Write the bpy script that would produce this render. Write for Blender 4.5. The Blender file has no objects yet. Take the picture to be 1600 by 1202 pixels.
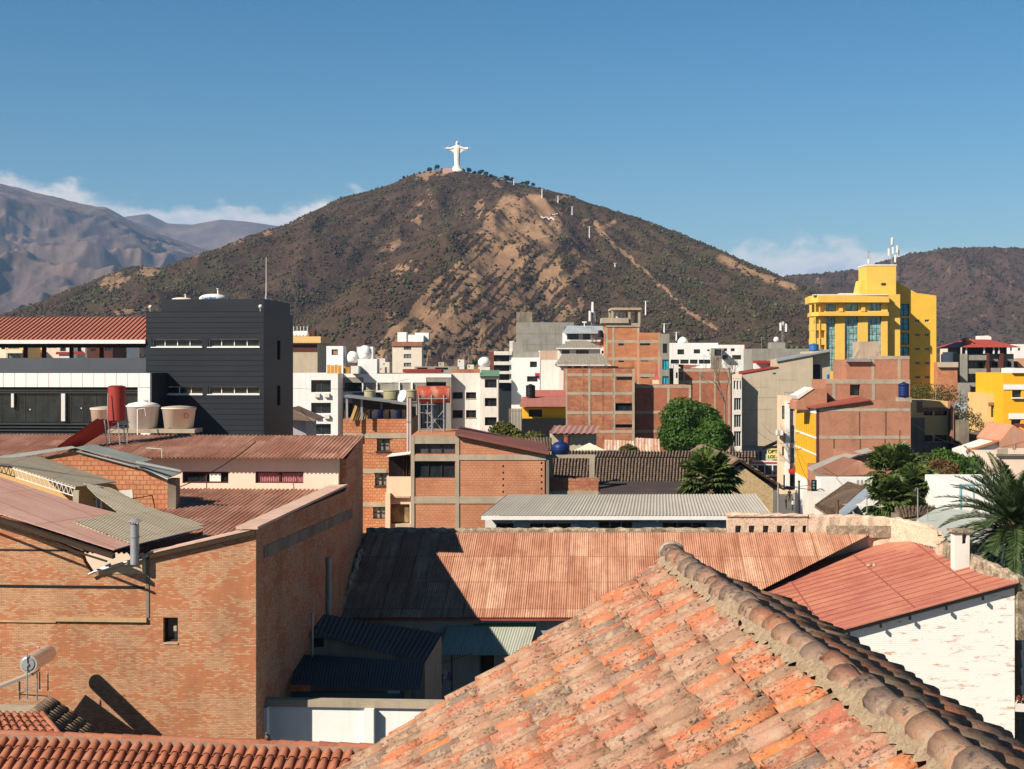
import bpy, bmesh, math, random
import numpy as np
from mathutils import Vector, Matrix, noise
rnd = random.Random(7)
F = 2300.0; H0 = 20.0; HZ = 565.0
SC = bpy.context.scene
COL = SC.collection
R = math.radians

def P(px, py, Y):
    return Vector(((px - 800) * Y / F, Y, H0 - (py - HZ) * Y / F))

def zof(py, Y): return H0 - (py - HZ) * Y / F
def xof(px, Y): return (px - 800) * Y / F

# ------------------------------------------------------------------ objects
def tag(o, label=None, cat=None, group=None, kind=None):
    if label: o['label'] = label
    if cat: o['category'] = cat
    if group: o['group'] = group
    if kind: o['kind'] = kind
    return o

def thing(name, label, cat, loc=(0, 0, 0), group=None):
    o = bpy.data.objects.new(name, None)
    o.empty_display_size = 0.3
    o.location = loc
    COL.objects.link(o)
    return tag(o, label, cat, group)

ROOTLOC = {}
def root_loc(o):
    v = Vector((0, 0, 0))
    while o is not None:
        v = v + o.location
        o = o.parent
    return v

def uv_box(me):
    n = len(me.polygons)
    if n == 0: return
    nor = np.empty(n * 3, np.float32); me.polygons.foreach_get('normal', nor); nor = nor.reshape(-1, 3)
    co = np.empty(len(me.vertices) * 3, np.float32); me.vertices.foreach_get('co', co); co = co.reshape(-1, 3)
    lv = np.empty(len(me.loops), np.int32); me.loops.foreach_get('vertex_index', lv)
    lt = np.empty(n, np.int32); me.polygons.foreach_get('loop_total', lt)
    fi = np.repeat(np.arange(n), lt)
    nx, ny = nor[:, 0], nor[:, 1]
    h = np.sqrt(nx * nx + ny * ny)
    ok = h > 0.08
    hh = np.where(ok, h, 1)
    t = np.stack([np.where(ok, -ny / hh, 1), np.where(ok, nx / hh, 0), np.zeros(n)], 1)
    s = np.cross(nor, t)
    p = co[lv]
    u = (p * t[fi]).sum(1); v = (p * s[fi]).sum(1)
    uvl = me.uv_layers.new(name='UVMap')
    uvl.data.foreach_set('uv', np.stack([u, v], 1).astype(np.float32).ravel())

class MB:
    def __init__(s): s.v = []; s.f = []; s.uv = {}; s.sm = []; s.mi = []
    def add(s, vs, fs, smooth=False, mi=0):
        b = len(s.v); s.v.extend([tuple(q) for q in vs])
        for f in fs:
            s.f.append(tuple(b + i for i in f)); s.sm.append(smooth); s.mi.append(mi)
        return b
    def quad(s, a, b, c, d, uv=None, mi=0):
        s.add([a, b, c, d], [(0, 1, 2, 3)], mi=mi)
        if uv: s.uv[len(s.f) - 1] = uv
    def poly(s, pts, mi=0): s.add(pts, [tuple(range(len(pts)))], mi=mi)
    def box(s, x0, x1, y0, y1, z0, z1, mi=0):
        s.obox((x0, y0, z0), (x1 - x0, 0, 0), (0, y1 - y0, 0), (0, 0, z1 - z0), mi)
    def obox(s, o, a, b, c, mi=0):
        o = Vector(o); a = Vector(a); b = Vector(b); c = Vector(c)
        if a.cross(b).dot(c) < 0: o = o + a; a = -a
        vs = [o, o + a, o + a + b, o + b, o + c, o + a + c, o + a + b + c, o + b + c]
        s.add(vs, [(0, 3, 2, 1), (4, 5, 6, 7), (0, 1, 5, 4), (1, 2, 6, 5), (2, 3, 7, 6), (3, 0, 4, 7)], mi=mi)
    def slab(s, pts, d, mi=0):
        # polygon pts extruded by vector d (d points away from the front, closed solid)
        pts = [Vector(p) for p in pts]; d = Vector(d); n = len(pts)
        nn = Vector((0, 0, 0))
        for i in range(n): nn += pts[i].cross(pts[(i + 1) % n])
        if nn.dot(d) > 0: pts = pts[::-1]
        vs = pts + [p + d for p in pts]
        fs = [tuple(range(n)), tuple(range(2 * n - 1, n - 1, -1))]
        for i in range(n):
            j = (i + 1) % n
            fs.append((j, i, n + i, n + j))
        s.add(vs, fs, mi=mi)
    def cyl(s, p0, p1, r0, r1=None, seg=12, caps=True, smooth=True, mi=0):
        r1 = r0 if r1 is None else r1
        p0 = Vector(p0); p1 = Vector(p1); d = (p1 - p0).normalized()
        a = d.orthogonal().normalized(); b = d.cross(a)
        vs = []
        for p, r in ((p0, r0), (p1, r1)):
            for i in range(seg):
                t = 2 * math.pi * i / seg
                vs.append(p + a * (r * math.cos(t)) + b * (r * math.sin(t)))
        s.add(vs, [(i, (i + 1) % seg, seg + (i + 1) % seg, seg + i) for i in range(seg)], smooth, mi)
        if caps:
            if r0 > 1e-6: s.add(vs[:seg], [tuple(range(seg - 1, -1, -1))], mi=mi)
            if r1 > 1e-6: s.add(vs[seg:], [tuple(range(seg))], mi=mi)
    def bar(s, p0, p1, w, mi=0):
        s.cyl(p0, p1, w * 0.7, None, 4, True, False, mi)
    def path(s, pts, r, seg=6, mi=0):
        for i in range(len(pts) - 1): s.cyl(pts[i], pts[i + 1], r, None, seg, True, True, mi)
    def lathe(s, c, prof, seg=20, mi=0, smooth=True):
        c = Vector(c); vs = []; n = len(prof)
        for r, z in prof:
            for i in range(seg):
                t = 2 * math.pi * i / seg
                vs.append(c + Vector((r * math.cos(t), r * math.sin(t), z)))
        fs = []
        for k in range(n - 1):
            for i in range(seg):
                j = (i + 1) % seg
                fs.append((k * seg + i, k * seg + j, (k + 1) * seg + j, (k + 1) * seg + i))
        fs.append(tuple(range(seg - 1, -1, -1))); fs.append(tuple((n - 1) * seg + i for i in range(seg)))
        s.add(vs, fs, smooth, mi)
    def blob(s, c, r, seg=10, ring=6, jit=0.0, mi=0):
        c = Vector(c); r = Vector(r) if not isinstance(r, (int, float)) else Vector((r, r, r))
        vs = [c + Vector((0, 0, -r.z))]
        for k in range(1, ring):
            ph = -math.pi / 2 + math.pi * k / ring
            for i in range(seg):
                t = 2 * math.pi * i / seg
                j = 1 + rnd.uniform(-jit, jit)
                vs.append(c + Vector((r.x * math.cos(ph) * math.cos(t) * j, r.y * math.cos(ph) * math.sin(t) * j, r.z * math.sin(ph) * j)))
        vs.append(c + Vector((0, 0, r.z)))
        fs = [(0, 1 + (i + 1) % seg, 1 + i) for i in range(seg)]
        for k in range(ring - 2):
            for i in range(seg):
                j = (i + 1) % seg
                fs.append((1 + k * seg + i, 1 + k * seg + j, 1 + (k + 1) * seg + j, 1 + (k + 1) * seg + i))
        L = len(vs) - 1; b = 1 + (ring - 2) * seg
        fs += [(b + i, b + (i + 1) % seg, L) for i in range(seg)]
        s.add(vs, fs, True, mi)
    def build(s, name, mat, parent=None, label=None):
        me = bpy.data.meshes.new(name)
        me.from_pydata(s.v, [], s.f)
        mats = mat if isinstance(mat, (list, tuple)) else [mat]
        for m in mats: me.materials.append(m)
        me.update()
        uv_box(me)
        if s.uv:
            d = me.uv_layers[0].data
            for fi, uv in s.uv.items():
                ls = me.polygons[fi].loop_start
                for k, q in enumerate(uv): d[ls + k].uv = q
        if any(s.sm): me.polygons.foreach_set('use_smooth', s.sm)
        if len(mats) > 1: me.polygons.foreach_set('material_index', s.mi)
        o = bpy.data.objects.new(name, me)
        COL.objects.link(o)
        if parent is not None:
            off = root_loc(parent)
            me.transform(Matrix.Translation(-off))
            o.parent = parent
        if label: o['label'] = label
        return o

def np_mesh(name, V, Fq, mat, parent=None, smooth=False, nper=4, attrs=None, uv=None):
    """fast mesh from numpy arrays: V (n,3), Fq (m,nper)"""
    me = bpy.data.meshes.new(name)
    V = np.asarray(V, np.float32); Fq = np.asarray(Fq, np.int32)
    if parent is not None:
        V = V - np.array(root_loc(parent), np.float32)
    me.vertices.add(len(V)); me.vertices.foreach_set('co', V.ravel())
    m = len(Fq)
    me.loops.add(m * nper); me.loops.foreach_set('vertex_index', Fq.ravel())
    me.polygons.add(m)
    me.polygons.foreach_set('loop_start', np.arange(0, m * nper, nper, dtype=np.int32))
    try: me.polygons.foreach_set('loop_total', np.full(m, nper, np.int32))
    except Exception: pass
    if smooth: me.polygons.foreach_set('use_smooth', np.ones(m, bool))
    if uv is not None:
        l = me.uv_layers.new(name='UVMap'); l.data.foreach_set('uv', np.asarray(uv, np.float32).ravel())
    if attrs:
        for k, a in attrs.items():
            at = me.attributes.new(k, 'FLOAT', 'POINT'); at.data.foreach_set('value', np.asarray(a, np.float32))
    me.materials.append(mat)
    me.update(calc_edges=True); me.validate()
    o = bpy.data.objects.new(name, me)
    COL.objects.link(o)
    if parent is not None: o.parent = parent
    return o

def copy_tree(o, parent=None):
    c = o.copy(); COL.objects.link(c)
    if parent is not None: c.parent = parent
    for ch in [q for q in COL.objects if q.parent == o]:
        copy_tree(ch, c)
    return c

# ------------------------------------------------------------------ materials
class NT:
    def __init__(s, name):
        s.m = bpy.data.materials.new(name); s.m.use_nodes = True
        s.t = s.m.node_tree; s.t.nodes.clear()
        s.out = s.n('ShaderNodeOutputMaterial')
        s.b = s.n('ShaderNodeBsdfPrincipled')
        s.l(s.b.outputs[0], s.out.inputs[0])
    def n(s, t, **k):
        x = s.t.nodes.new(t)
        for a, v in k.items():
            if a.startswith('i_'):
                key = a[2:]
                key = int(key) if key.isdigit() else key.replace('_', ' ')
                x.inputs[key].default_value = v
            else: setattr(x, a, v)
        return x
    def l(s, a, b): s.t.links.new(a, b)
    def pos(s): return s.n('ShaderNodeNewGeometry').outputs['Position']
    def uv(s):
        return s.n('ShaderNodeUVMap', uv_map='UVMap').outputs[0]
    def mp(s, vec, sc=(1, 1, 1), loc=(0, 0, 0), rot=(0, 0, 0)):
        x = s.n('ShaderNodeMapping'); x.inputs['Scale'].default_value = sc; x.inputs['Location'].default_value = loc
        x.inputs['Rotation'].default_value = rot
        s.l(vec, x.inputs[0]); return x.outputs[0]
    def noise(s, vec, scale, detail=4, rough=0.6, out=0):
        x = s.n('ShaderNodeTexNoise'); x.inputs['Scale'].default_value = scale
        x.inputs['Detail'].default_value = detail; x.inputs['Roughness'].default_value = rough
        s.l(vec, x.inputs['Vector']); return x.outputs[out]
    def ramp(s, fac, stops, interp='LINEAR'):
        x = s.n('ShaderNodeValToRGB'); x.color_ramp.interpolation = interp
        e = x.color_ramp.elements
        while len(e) < len(stops): e.new(0.5)
        for k, (p, c) in enumerate(stops):
            e[k].position = p
            e[k].color = (c, c, c, 1) if isinstance(c, (int, float)) else (*c, 1)
        s.l(fac, x.inputs[0]); return x.outputs[0]
    def mix(s, fac, a, b, mode='MIX'):
        x = s.n('ShaderNodeMix', data_type='RGBA', blend_type=mode)
        for sock, v in ((x.inputs[0], fac), (x.inputs[6], a), (x.inputs[7], b)):
            if isinstance(v, (int, float)): sock.default_value = v if sock == x.inputs[0] else (v, v, v, 1)
            elif isinstance(v, tuple): sock.default_value = (*v, 1)
            else: s.l(v, sock)
        return x.outputs[2]
    def math(s, op, a, b=None, c=None, clamp=False):
        x = s.n('ShaderNodeMath', operation=op, use_clamp=clamp)
        for i, v in enumerate((a, b, c)):
            if v is None: continue
            if isinstance(v, (int, float)): x.inputs[i].default_value = v
            else: s.l(v, x.inputs[i])
        return x.outputs[0]
    def bump(s, h, strength=0.3, dist=0.02):
        x = s.n('ShaderNodeBump'); x.inputs['Strength'].default_value = strength; x.inputs['Distance'].default_value = dist
        s.l(h, x.inputs['Height']); s.l(x.outputs[0], s.b.inputs['Normal'])
    def fin(s, col=None, rough=0.85, metal=0.0, spec=0.3):
        if col is not None:
            if isinstance(col, tuple): s.b.inputs['Base Color'].default_value = (*col, 1)
            else: s.l(col, s.b.inputs['Base Color'])
        if isinstance(rough, (int, float)): s.b.inputs['Roughness'].default_value = rough
        else: s.l(rough, s.b.inputs['Roughness'])
        s.b.inputs['Metallic'].default_value = metal
        s.b.inputs['Specular IOR Level'].default_value = spec
        return s.m

def sc3(c, k): return tuple(min(1, q * k) for q in c)
_mc = {}
def cached(fn):
    def w(*a, **k):
        key = (fn.__name__, repr(a), repr(sorted(k.items())))
        if key not in _mc: _mc[key] = fn(*a, **k)
        return _mc[key]
    return w

@cached
def plain(name, col, rough=0.85, var=0.18, streak=0.35, dirt=None, vs=0.6, bump=0.15, metal=0.0, spec=0.25):
    t = NT(name); p = t.pos()
    n1 = t.noise(p, vs, 5, 0.65)
    c = t.mix(t.ramp(n1, [(0.3, 0.0), (0.7, 1.0)]), sc3(col, 1 - var), sc3(col, 1 + var * 0.5))
    n3 = t.noise(p, 14, 3, 0.6)
    c = t.mix(t.math('MULTIPLY', t.ramp(n3, [(0.35, 1.0), (0.6, 0.0)]), var * 0.8), c, sc3(col, 0.7))
    if streak > 0:
        d = dirt or sc3(col, 0.45)
        n2 = t.noise(t.mp(p, (1.6, 1.6, 0.12)), 1.3, 5, 0.7)
        f = t.math('MULTIPLY', t.ramp(n2, [(0.5, 0.0), (0.72, 1.0)]), streak)
        c = t.mix(f, c, d)
    if bump: t.bump(t.noise(p, 9, 4, 0.6), bump, 0.03)
    return t.fin(c, rough, metal, spec)

@cached
def brickm(name, c1, c2, mortar, bw=0.3, bh=0.2, ms=0.015, patch=None, pamt=0.5, pth=0.5, dark=0.25, paint=None, bump=0.5):
    t = NT(name); uv = t.uv(); p = t.pos()
    wob = t.noise(uv, 2.0, 2, 0.5, out=1)
    uvw = t.mix(0.012 if bh < 0.1 else 0.02, uv, wob, 'ADD')
    b = t.n('ShaderNodeTexBrick'); t.l(uvw, b.inputs['Vector'])
    b.inputs['Scale'].default_value = 1; b.inputs['Brick Width'].default_value = bw; b.inputs['Row Height'].default_value = bh
    b.inputs['Mortar Size'].default_value = ms; b.inputs['Mortar Smooth'].default_value = 0.3
    b.inputs['Bias'].default_value = 0.0
    b.inputs['Color1'].default_value = (*c1, 1); b.inputs['Color2'].default_value = (*c2, 1); b.inputs['Mortar'].default_value = (*mortar, 1)
    c = b.outputs['Color']
    # second brick pass for a few odd bricks
    b2 = t.n('ShaderNodeTexBrick'); t.l(uvw, b2.inputs['Vector'])
    for k, v in (('Scale', 1), ('Brick Width', bw), ('Row Height', bh), ('Mortar Size', 0.0), ('Bias', 0.0)): b2.inputs[k].default_value = v
    b2.inputs['Color1'].default_value = (0, 0, 0, 1); b2.inputs['Color2'].default_value = (1, 1, 1, 1)
    b2.offset = 0.5
    notm = t.math('SUBTRACT', 1.0, b.outputs['Fac'])
    if patch:
        pn = t.noise(t.mp(uv, (0.55, 1.3, 1)), 0.8, 5, 0.7)
        pv = t.math('ADD', pn, t.math('MULTIPLY', t.math('SUBTRACT', b2.outputs['Color'], 0.5), 0.16))
        f = t.math('MULTIPLY', t.math('MULTIPLY', t.ramp(pv, [(pth, 0.0), (pth + 0.06, 1.0)]), notm), pamt)
        c = t.mix(f, c, patch)
    if dark:
        dn = t.noise(t.mp(p, (1, 1, 0.35)), 0.6, 6, 0.7)
        c = t.mix(t.math('MULTIPLY', t.ramp(dn, [(0.48, 0.0), (0.75, 1.0)]), dark), c, sc3(mortar, 0.35))
        d2 = t.noise(uv, 6.0, 3, 0.6)
        c = t.mix(t.math('MULTIPLY', t.ramp(d2, [(0.56, 0.0), (0.72, 1.0)]), dark), c, sc3(c1, 0.45))
    if paint:
        wn = t.noise(t.mp(uv, (0.9, 3.5, 1)), 1.1, 6, 0.75)
        c = t.mix(t.ramp(wn, [(0.555, 1.0), (0.63, 0.0)]), c, paint)
    t.bump(t.math('ADD', t.math('MULTIPLY', notm, 1.0), t.math('MULTIPLY', t.noise(uv, 30, 2), 0.4)), bump, 0.012)
    return t.fin(c, 0.9, 0, 0.15)

@cached
def sheetm(name, c1, c2, c3, pw=0.8, ph=2.2, rib=0.0, rust=0.5, seam=0.012, rough=0.7, metal=0.0, streak_dir='v', sw=3.0):
    """metal / fibre cement sheets: panels with own tint, weathering along the fall of the roof"""
    t = NT(name); uv = t.uv()
    b = t.n('ShaderNodeTexBrick'); t.l(uv, b.inputs['Vector'])
    for k, v in (('Scale', 1), ('Brick Width', pw), ('Row Height', ph), ('Mortar Size', seam), ('Mortar Smooth', 0.2), ('Bias', 0.0)): b.inputs[k].default_value = v
    b.offset = 0.0
    b.inputs['Color1'].default_value = (*c1, 1); b.inputs['Color2'].default_value = (*c2, 1); b.inputs['Mortar'].default_value = (*sc3(c3, 0.35), 1)
    c = b.outputs['Color']
    n1 = t.noise(t.mp(uv, (sw, 0.25, 1)), 1.0, 6, 0.72)
    n2 = t.noise(uv, 0.7, 6, 0.75)
    f = t.math('MULTIPLY', t.ramp(t.math('ADD', t.math('MULTIPLY', n1, 0.55), t.math('MULTIPLY', n2, 0.45)), [(0.42, 0.0), (0.62, 1.0)]), rust)
    c = t.mix(f, c, c3)
    n3 = t.noise(uv, 9, 4, 0.7)
    c = t.mix(t.math('MULTIPLY', t.ramp(n3, [(0.55, 0.0), (0.75, 1.0)]), 0.4), c, sc3(c3, 0.55))
    if rib:
        w = t.n('ShaderNodeTexWave'); w.wave_type = 'BANDS'; w.bands_direction = 'X'
        w.inputs['Scale'].default_value = 1.0 / rib / 3.18 ; t.l(uv, w.inputs['Vector'])
        # wave texture period is 2*pi/20 per unit scale
        w.inputs['Scale'].default_value = (2 * math.pi / 20) / rib
        t.bump(w.outputs[1], 1.0, rib * 0.35)
    else:
        t.bump(n3, 0.15, 0.01)
    return t.fin(c, rough, metal, 0.3)

@cached
def tilem(name, stops, lichen=0.6, lc=(0.30, 0.24, 0.16), dc=(0.05, 0.04, 0.035), sc=7.0, rough=0.9):
    t = NT(name); p = t.pos()
    g = t.n('ShaderNodeNewGeometry')
    n = len(stops)
    c = t.ramp(g.outputs['Random Per Island'], [(i / n, s) for i, s in enumerate(stops)], 'CONSTANT')
    v = t.noise(p, sc * 0.35, 4, 0.7)
    c = t.mix(t.math('MULTIPLY', t.ramp(v, [(0.45, 0.0), (0.62, 1.0)]), 0.4), c, sc3(stops[-1], 1.0))
    fn = t.noise(p, sc * 9, 6, 0.8)
    c = t.mix(t.math('MULTIPLY', t.ramp(fn, [(0.35, 1.0), (0.55, 0.0)]), 0.42), c, sc3(stops[-1], 0.5))
    c = t.mix(t.math('MULTIPLY', t.ramp(t.noise(p, sc * 6, 5, 0.7), [(0.58, 0.0), (0.68, 1.0)]), 0.45), c, sc3(lc, 1.5))
    l1 = t.noise(p, sc, 6, 0.75)
    c = t.mix(t.math('MULTIPLY', t.ramp(l1, [(0.5, 0.0), (0.6, 1.0)]), lichen), c, lc)
    l2 = t.noise(t.mp(p, (1, 1, 1), (5, 9, 2)), sc * 3.5, 5, 0.75)
    l3 = t.noise(t.mp(p, (1, 1, 1), (15, 9, 2)), sc * 0.5, 3, 0.6)
    f = t.math('MULTIPLY', t.ramp(l2, [(0.52, 0.0), (0.60, 1.0)]), t.ramp(l3, [(0.42, 0.0), (0.55, 1.0)]))
    c = t.mix(t.math('MULTIPLY', f, lichen * 1.2, clamp=True), c, dc)
    t.bump(t.noise(p, sc * 5, 6, 0.75), 0.6, 0.015)
    return t.fin(c, rough, 0, 0.2)

@cached
def glassm(name, col=(0.012, 0.015, 0.018), rough=0.08, var=0.5, spec=0.5):
    t = NT(name)
    n = t.noise(t.mp(t.uv(), (1.2, 0.6, 1)), 1.5, 3, 0.6)
    c = t.mix(t.ramp(n, [(0.35, 0.0), (0.7, 1.0)]), col, sc3(col, 1 + var * 3))
    return t.fin(c, rough, 0, spec)

@cached
def leafm(name, stops, trans=0.25, rough=0.6):
    t = NT(name)
    g = t.n('ShaderNodeNewGeometry'); n = len(stops)
    c = t.ramp(g.outputs['Random Per Island'], [((i + 0.5) / n, s) for i, s in enumerate(stops)])
    cl = t.noise(t.pos(), 0.9, 3, 0.6)
    c = t.mix(t.math('MULTIPLY', t.ramp(cl, [(0.4, 0.0), (0.65, 1.0)]), 0.45), c, stops[-1])
    t.fin(c, rough, 0, 0.3)
    tr = t.n('ShaderNodeBsdfTranslucent'); t.l(c, tr.inputs[0])
    mx = t.n('ShaderNodeMixShader'); mx.inputs[0].default_value = trans
    t.l(t.b.outputs[0], mx.inputs[1]); t.l(tr.outputs[0], mx.inputs[2]); t.l(mx.outputs[0], t.out.inputs[0])
    return t.m

@cached
def metalm(name, col, rough=0.35, metal=1.0):
    t = NT(name)
    n = t.noise(t.pos(), 5, 4, 0.6)
    c = t.mix(t.ramp(n, [(0.3, 0.0), (0.7, 1.0)]), sc3(col, 0.75), col)
    return t.fin(c, rough, metal, 0.5)

# palette
M_CONC = plain('concrete', (0.43, 0.36, 0.27), 0.9, 0.25, 0.5)
M_CONCG = plain('grey_render', (0.30, 0.285, 0.25), 0.9, 0.2, 0.5)
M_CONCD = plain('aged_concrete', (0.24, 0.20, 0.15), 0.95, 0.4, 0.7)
M_WHITE = plain('white_paint', (0.80, 0.79, 0.77), 0.7, 0.06, 0.25, (0.48, 0.44, 0.38))
M_OFFW = plain('off_white_paint', (0.72, 0.69, 0.64), 0.8, 0.1, 0.42, (0.42, 0.38, 0.32))
M_CREAM = plain('cream_paint', (0.74, 0.58, 0.42), 0.8, 0.07, 0.2)
M_PEACH = plain('peach_paint', (0.76, 0.60, 0.48), 0.8, 0.05, 0.15)
M_TAN = plain('tan_render', (0.50, 0.42, 0.31), 0.9, 0.1, 0.35)
M_YEL = plain('yellow_paint', (0.80, 0.50, 0.10), 0.75, 0.09, 0.4, (0.55, 0.38, 0.12))
M_YEL2 = plain('deep_yellow_paint', (0.80, 0.42, 0.02), 0.75, 0.06, 0.15, (0.5, 0.3, 0.06))
M_YPALE = plain('pale_yellow_paint', (0.72, 0.47, 0.20), 0.8, 0.07, 0.2)
M_DARKP = plain('charcoal_panel', (0.020, 0.025, 0.034), 0.55, 0.15, 0.1, None, 0.5, 0.05)
M_BROWNP = plain('brown_paint', (0.10, 0.035, 0.025), 0.8, 0.15, 0.2)
M_REDP = plain('red_paint', (0.30, 0.04, 0.03), 0.6, 0.15, 0.3, (0.2, 0.03, 0.02))
M_BLACK = plain('black_plastic', (0.012, 0.012, 0.014), 0.5, 0.2, 0)
M_BLUE = plain('blue_plastic', (0.008, 0.026, 0.12), 0.45, 0.15, 0.1)
M_TIN = plain('grey_metal_sheet', (0.30, 0.32, 0.33), 0.5, 0.2, 0.5, (0.2, 0.14, 0.1), 0.6, 0.05, 0.2)
M_STEEL = plain('galvanised_steel', (0.40, 0.42, 0.44), 0.45, 0.2, 0.3, (0.2, 0.15, 0.1), 1.5, 0, 0.5)
M_RUST = plain('rusty_steel', (0.16, 0.075, 0.04), 0.85, 0.35, 0.4)
M_WOOD = plain('weathered_wood', (0.42, 0.26, 0.11), 0.9, 0.3, 0.3)
M_DKWOOD = plain('dark_wood', (0.05, 0.03, 0.02), 0.85, 0.3, 0.2)
M_GLASS = glassm('dark_window_glass')
M_GLASSB = glassm('blue_window_glass', (0.02, 0.27, 0.38), 0.3, 0.3)
M_GLASSG = glassm('greenish_window_glass', (0.05, 0.10, 0.10), 0.1, 0.8)
M_HOLLOW = brickm('hollow_brick', (0.48, 0.165, 0.09), (0.34, 0.10, 0.055), (0.27, 0.16, 0.11), 0.30, 0.2, 0.024, (0.62, 0.29, 0.14), 0.6, 0.5, .45)
M_HOLLOW2 = brickm('orange_hollow_brick', (0.60, 0.235, 0.12), (0.48, 0.155, 0.075), (0.30, 0.16, 0.09), 0.30, 0.2, 0.024, (0.66, 0.33, 0.16), 0.6, 0.5, .45)
M_HOLLOWR = brickm('red_hollow_brick', (0.42, 0.12, 0.06), (0.32, 0.085, 0.045), (0.30, 0.19, 0.14), 0.30, 0.22, 0.02, (0.46, 0.16, 0.075), 0.6, 0.48, .5)
M_SOLIDR = brickm('red_solid_brick', (0.50, 0.20, 0.12), (0.36, 0.13, 0.08), (0.36, 0.24, 0.17), 0.26, 0.095, 0.014, (0.50, 0.21, 0.11), 0.6, 0.48, .5)
# ------------------------------------------------------------------ building kit
class Frame:
    """vertical plane: origin (X,Y), direction angle a (radians, 0 = along +X, facing the viewer)"""
    def __init__(s, X, Y, a=0.0):
        s.O = Vector((X, Y, 0)); s.U = Vector((math.cos(a), math.sin(a), 0)); s.W = Vector((-math.sin(a), math.cos(a), 0)); s.a = a
    def uz(s, px, py):
        k = (px - 800) / F
        u = (k * s.O.y - s.O.x) / (s.U.x - k * s.U.y)
        t = s.O.y + u * s.U.y
        return u, H0 - (py - HZ) * t / F
    def pt(s, u, w, z): return s.O + s.U * u + s.W * w + Vector((0, 0, z))
    def px(s, px, py, w=0.0):
        """point of the plane offset w behind the frame seen at pixel"""
        f = Frame(0, 0, s.a); f.O = s.O + s.W * w
        u, z = f.uz(px, py)
        return f.pt(u, 0, z)
    def side(s, u):
        """right-hand return wall, running away from the viewer, at u"""
        o = s.O + s.U * u
        return Frame(o.x, o.y, s.a + math.pi / 2)
    def box(s, mb, u0, u1, w0, w1, z0, z1, mi=0):
        mb.obox(s.pt(u0, w0, z0), s.U * (u1 - u0), s.W * (w1 - w0), (0, 0, z1 - z0), mi)

def wall_holes(mb, fr, u0, u1, z0, z1, holes, rev=0.18):
    us = sorted({u0, u1, *[min(max(h[0], u0), u1) for h in holes], *[min(max(h[1], u0), u1) for h in holes]})
    zs = sorted({z0, z1, *[min(max(h[2], z0), z1) for h in holes], *[min(max(h[3], z0), z1) for h in holes]})
    def inh(u, z): return any(h[0] < u < h[1] and h[2] < z < h[3] for h in holes)
    for j in range(len(zs) - 1):
        run = None
        for i in range(len(us) - 1):
            solid = not inh((us[i] + us[i + 1]) / 2, (zs[j] + zs[j + 1]) / 2)
            if solid and run is None: run = us[i]
            if run is not None and (not solid or i == len(us) - 2):
                e = us[i + 1] if solid else us[i]
                mb.quad(fr.pt(run, 0, zs[j]), fr.pt(e, 0, zs[j]), fr.pt(e, 0, zs[j + 1]), fr.pt(run, 0, zs[j + 1]))
                run = None
    for (a, b, c, d) in holes:
        mb.quad(fr.pt(a, 0, c), fr.pt(b, 0, c), fr.pt(b, rev, c), fr.pt(a, rev, c))
        mb.quad(fr.pt(a, rev, d), fr.pt(b, rev, d), fr.pt(b, 0, d), fr.pt(a, 0, d))
        mb.quad(fr.pt(a, 0, c), fr.pt(a, rev, c), fr.pt(a, rev, d), fr.pt(a, 0, d))
        mb.quad(fr.pt(b, rev, c), fr.pt(b, 0, c), fr.pt(b, 0, d), fr.pt(b, rev, d))

def box_walls(mb, fr, u0, u1, d, z0, z1, holes, sideholes=(), top=True, rev=0.18):
    wall_holes(mb, fr, u0, u1, z0, z1, holes, rev)
    wall_holes(mb, fr.side(u1), 0, d, z0, z1, list(sideholes), rev)
    mb.quad(fr.pt(u0, d, z0), fr.pt(u0, 0, z0), fr.pt(u0, 0, z1), fr.pt(u0, d, z1))
    mb.quad(fr.pt(u1, d, z0), fr.pt(u0, d, z0), fr.pt(u0, d, z1), fr.pt(u1, d, z1))
    if top: mb.quad(fr.pt(u0, 0, z1), fr.pt(u1, 0, z1), fr.pt(u1, d, z1), fr.pt(u0, d, z1))

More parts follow.
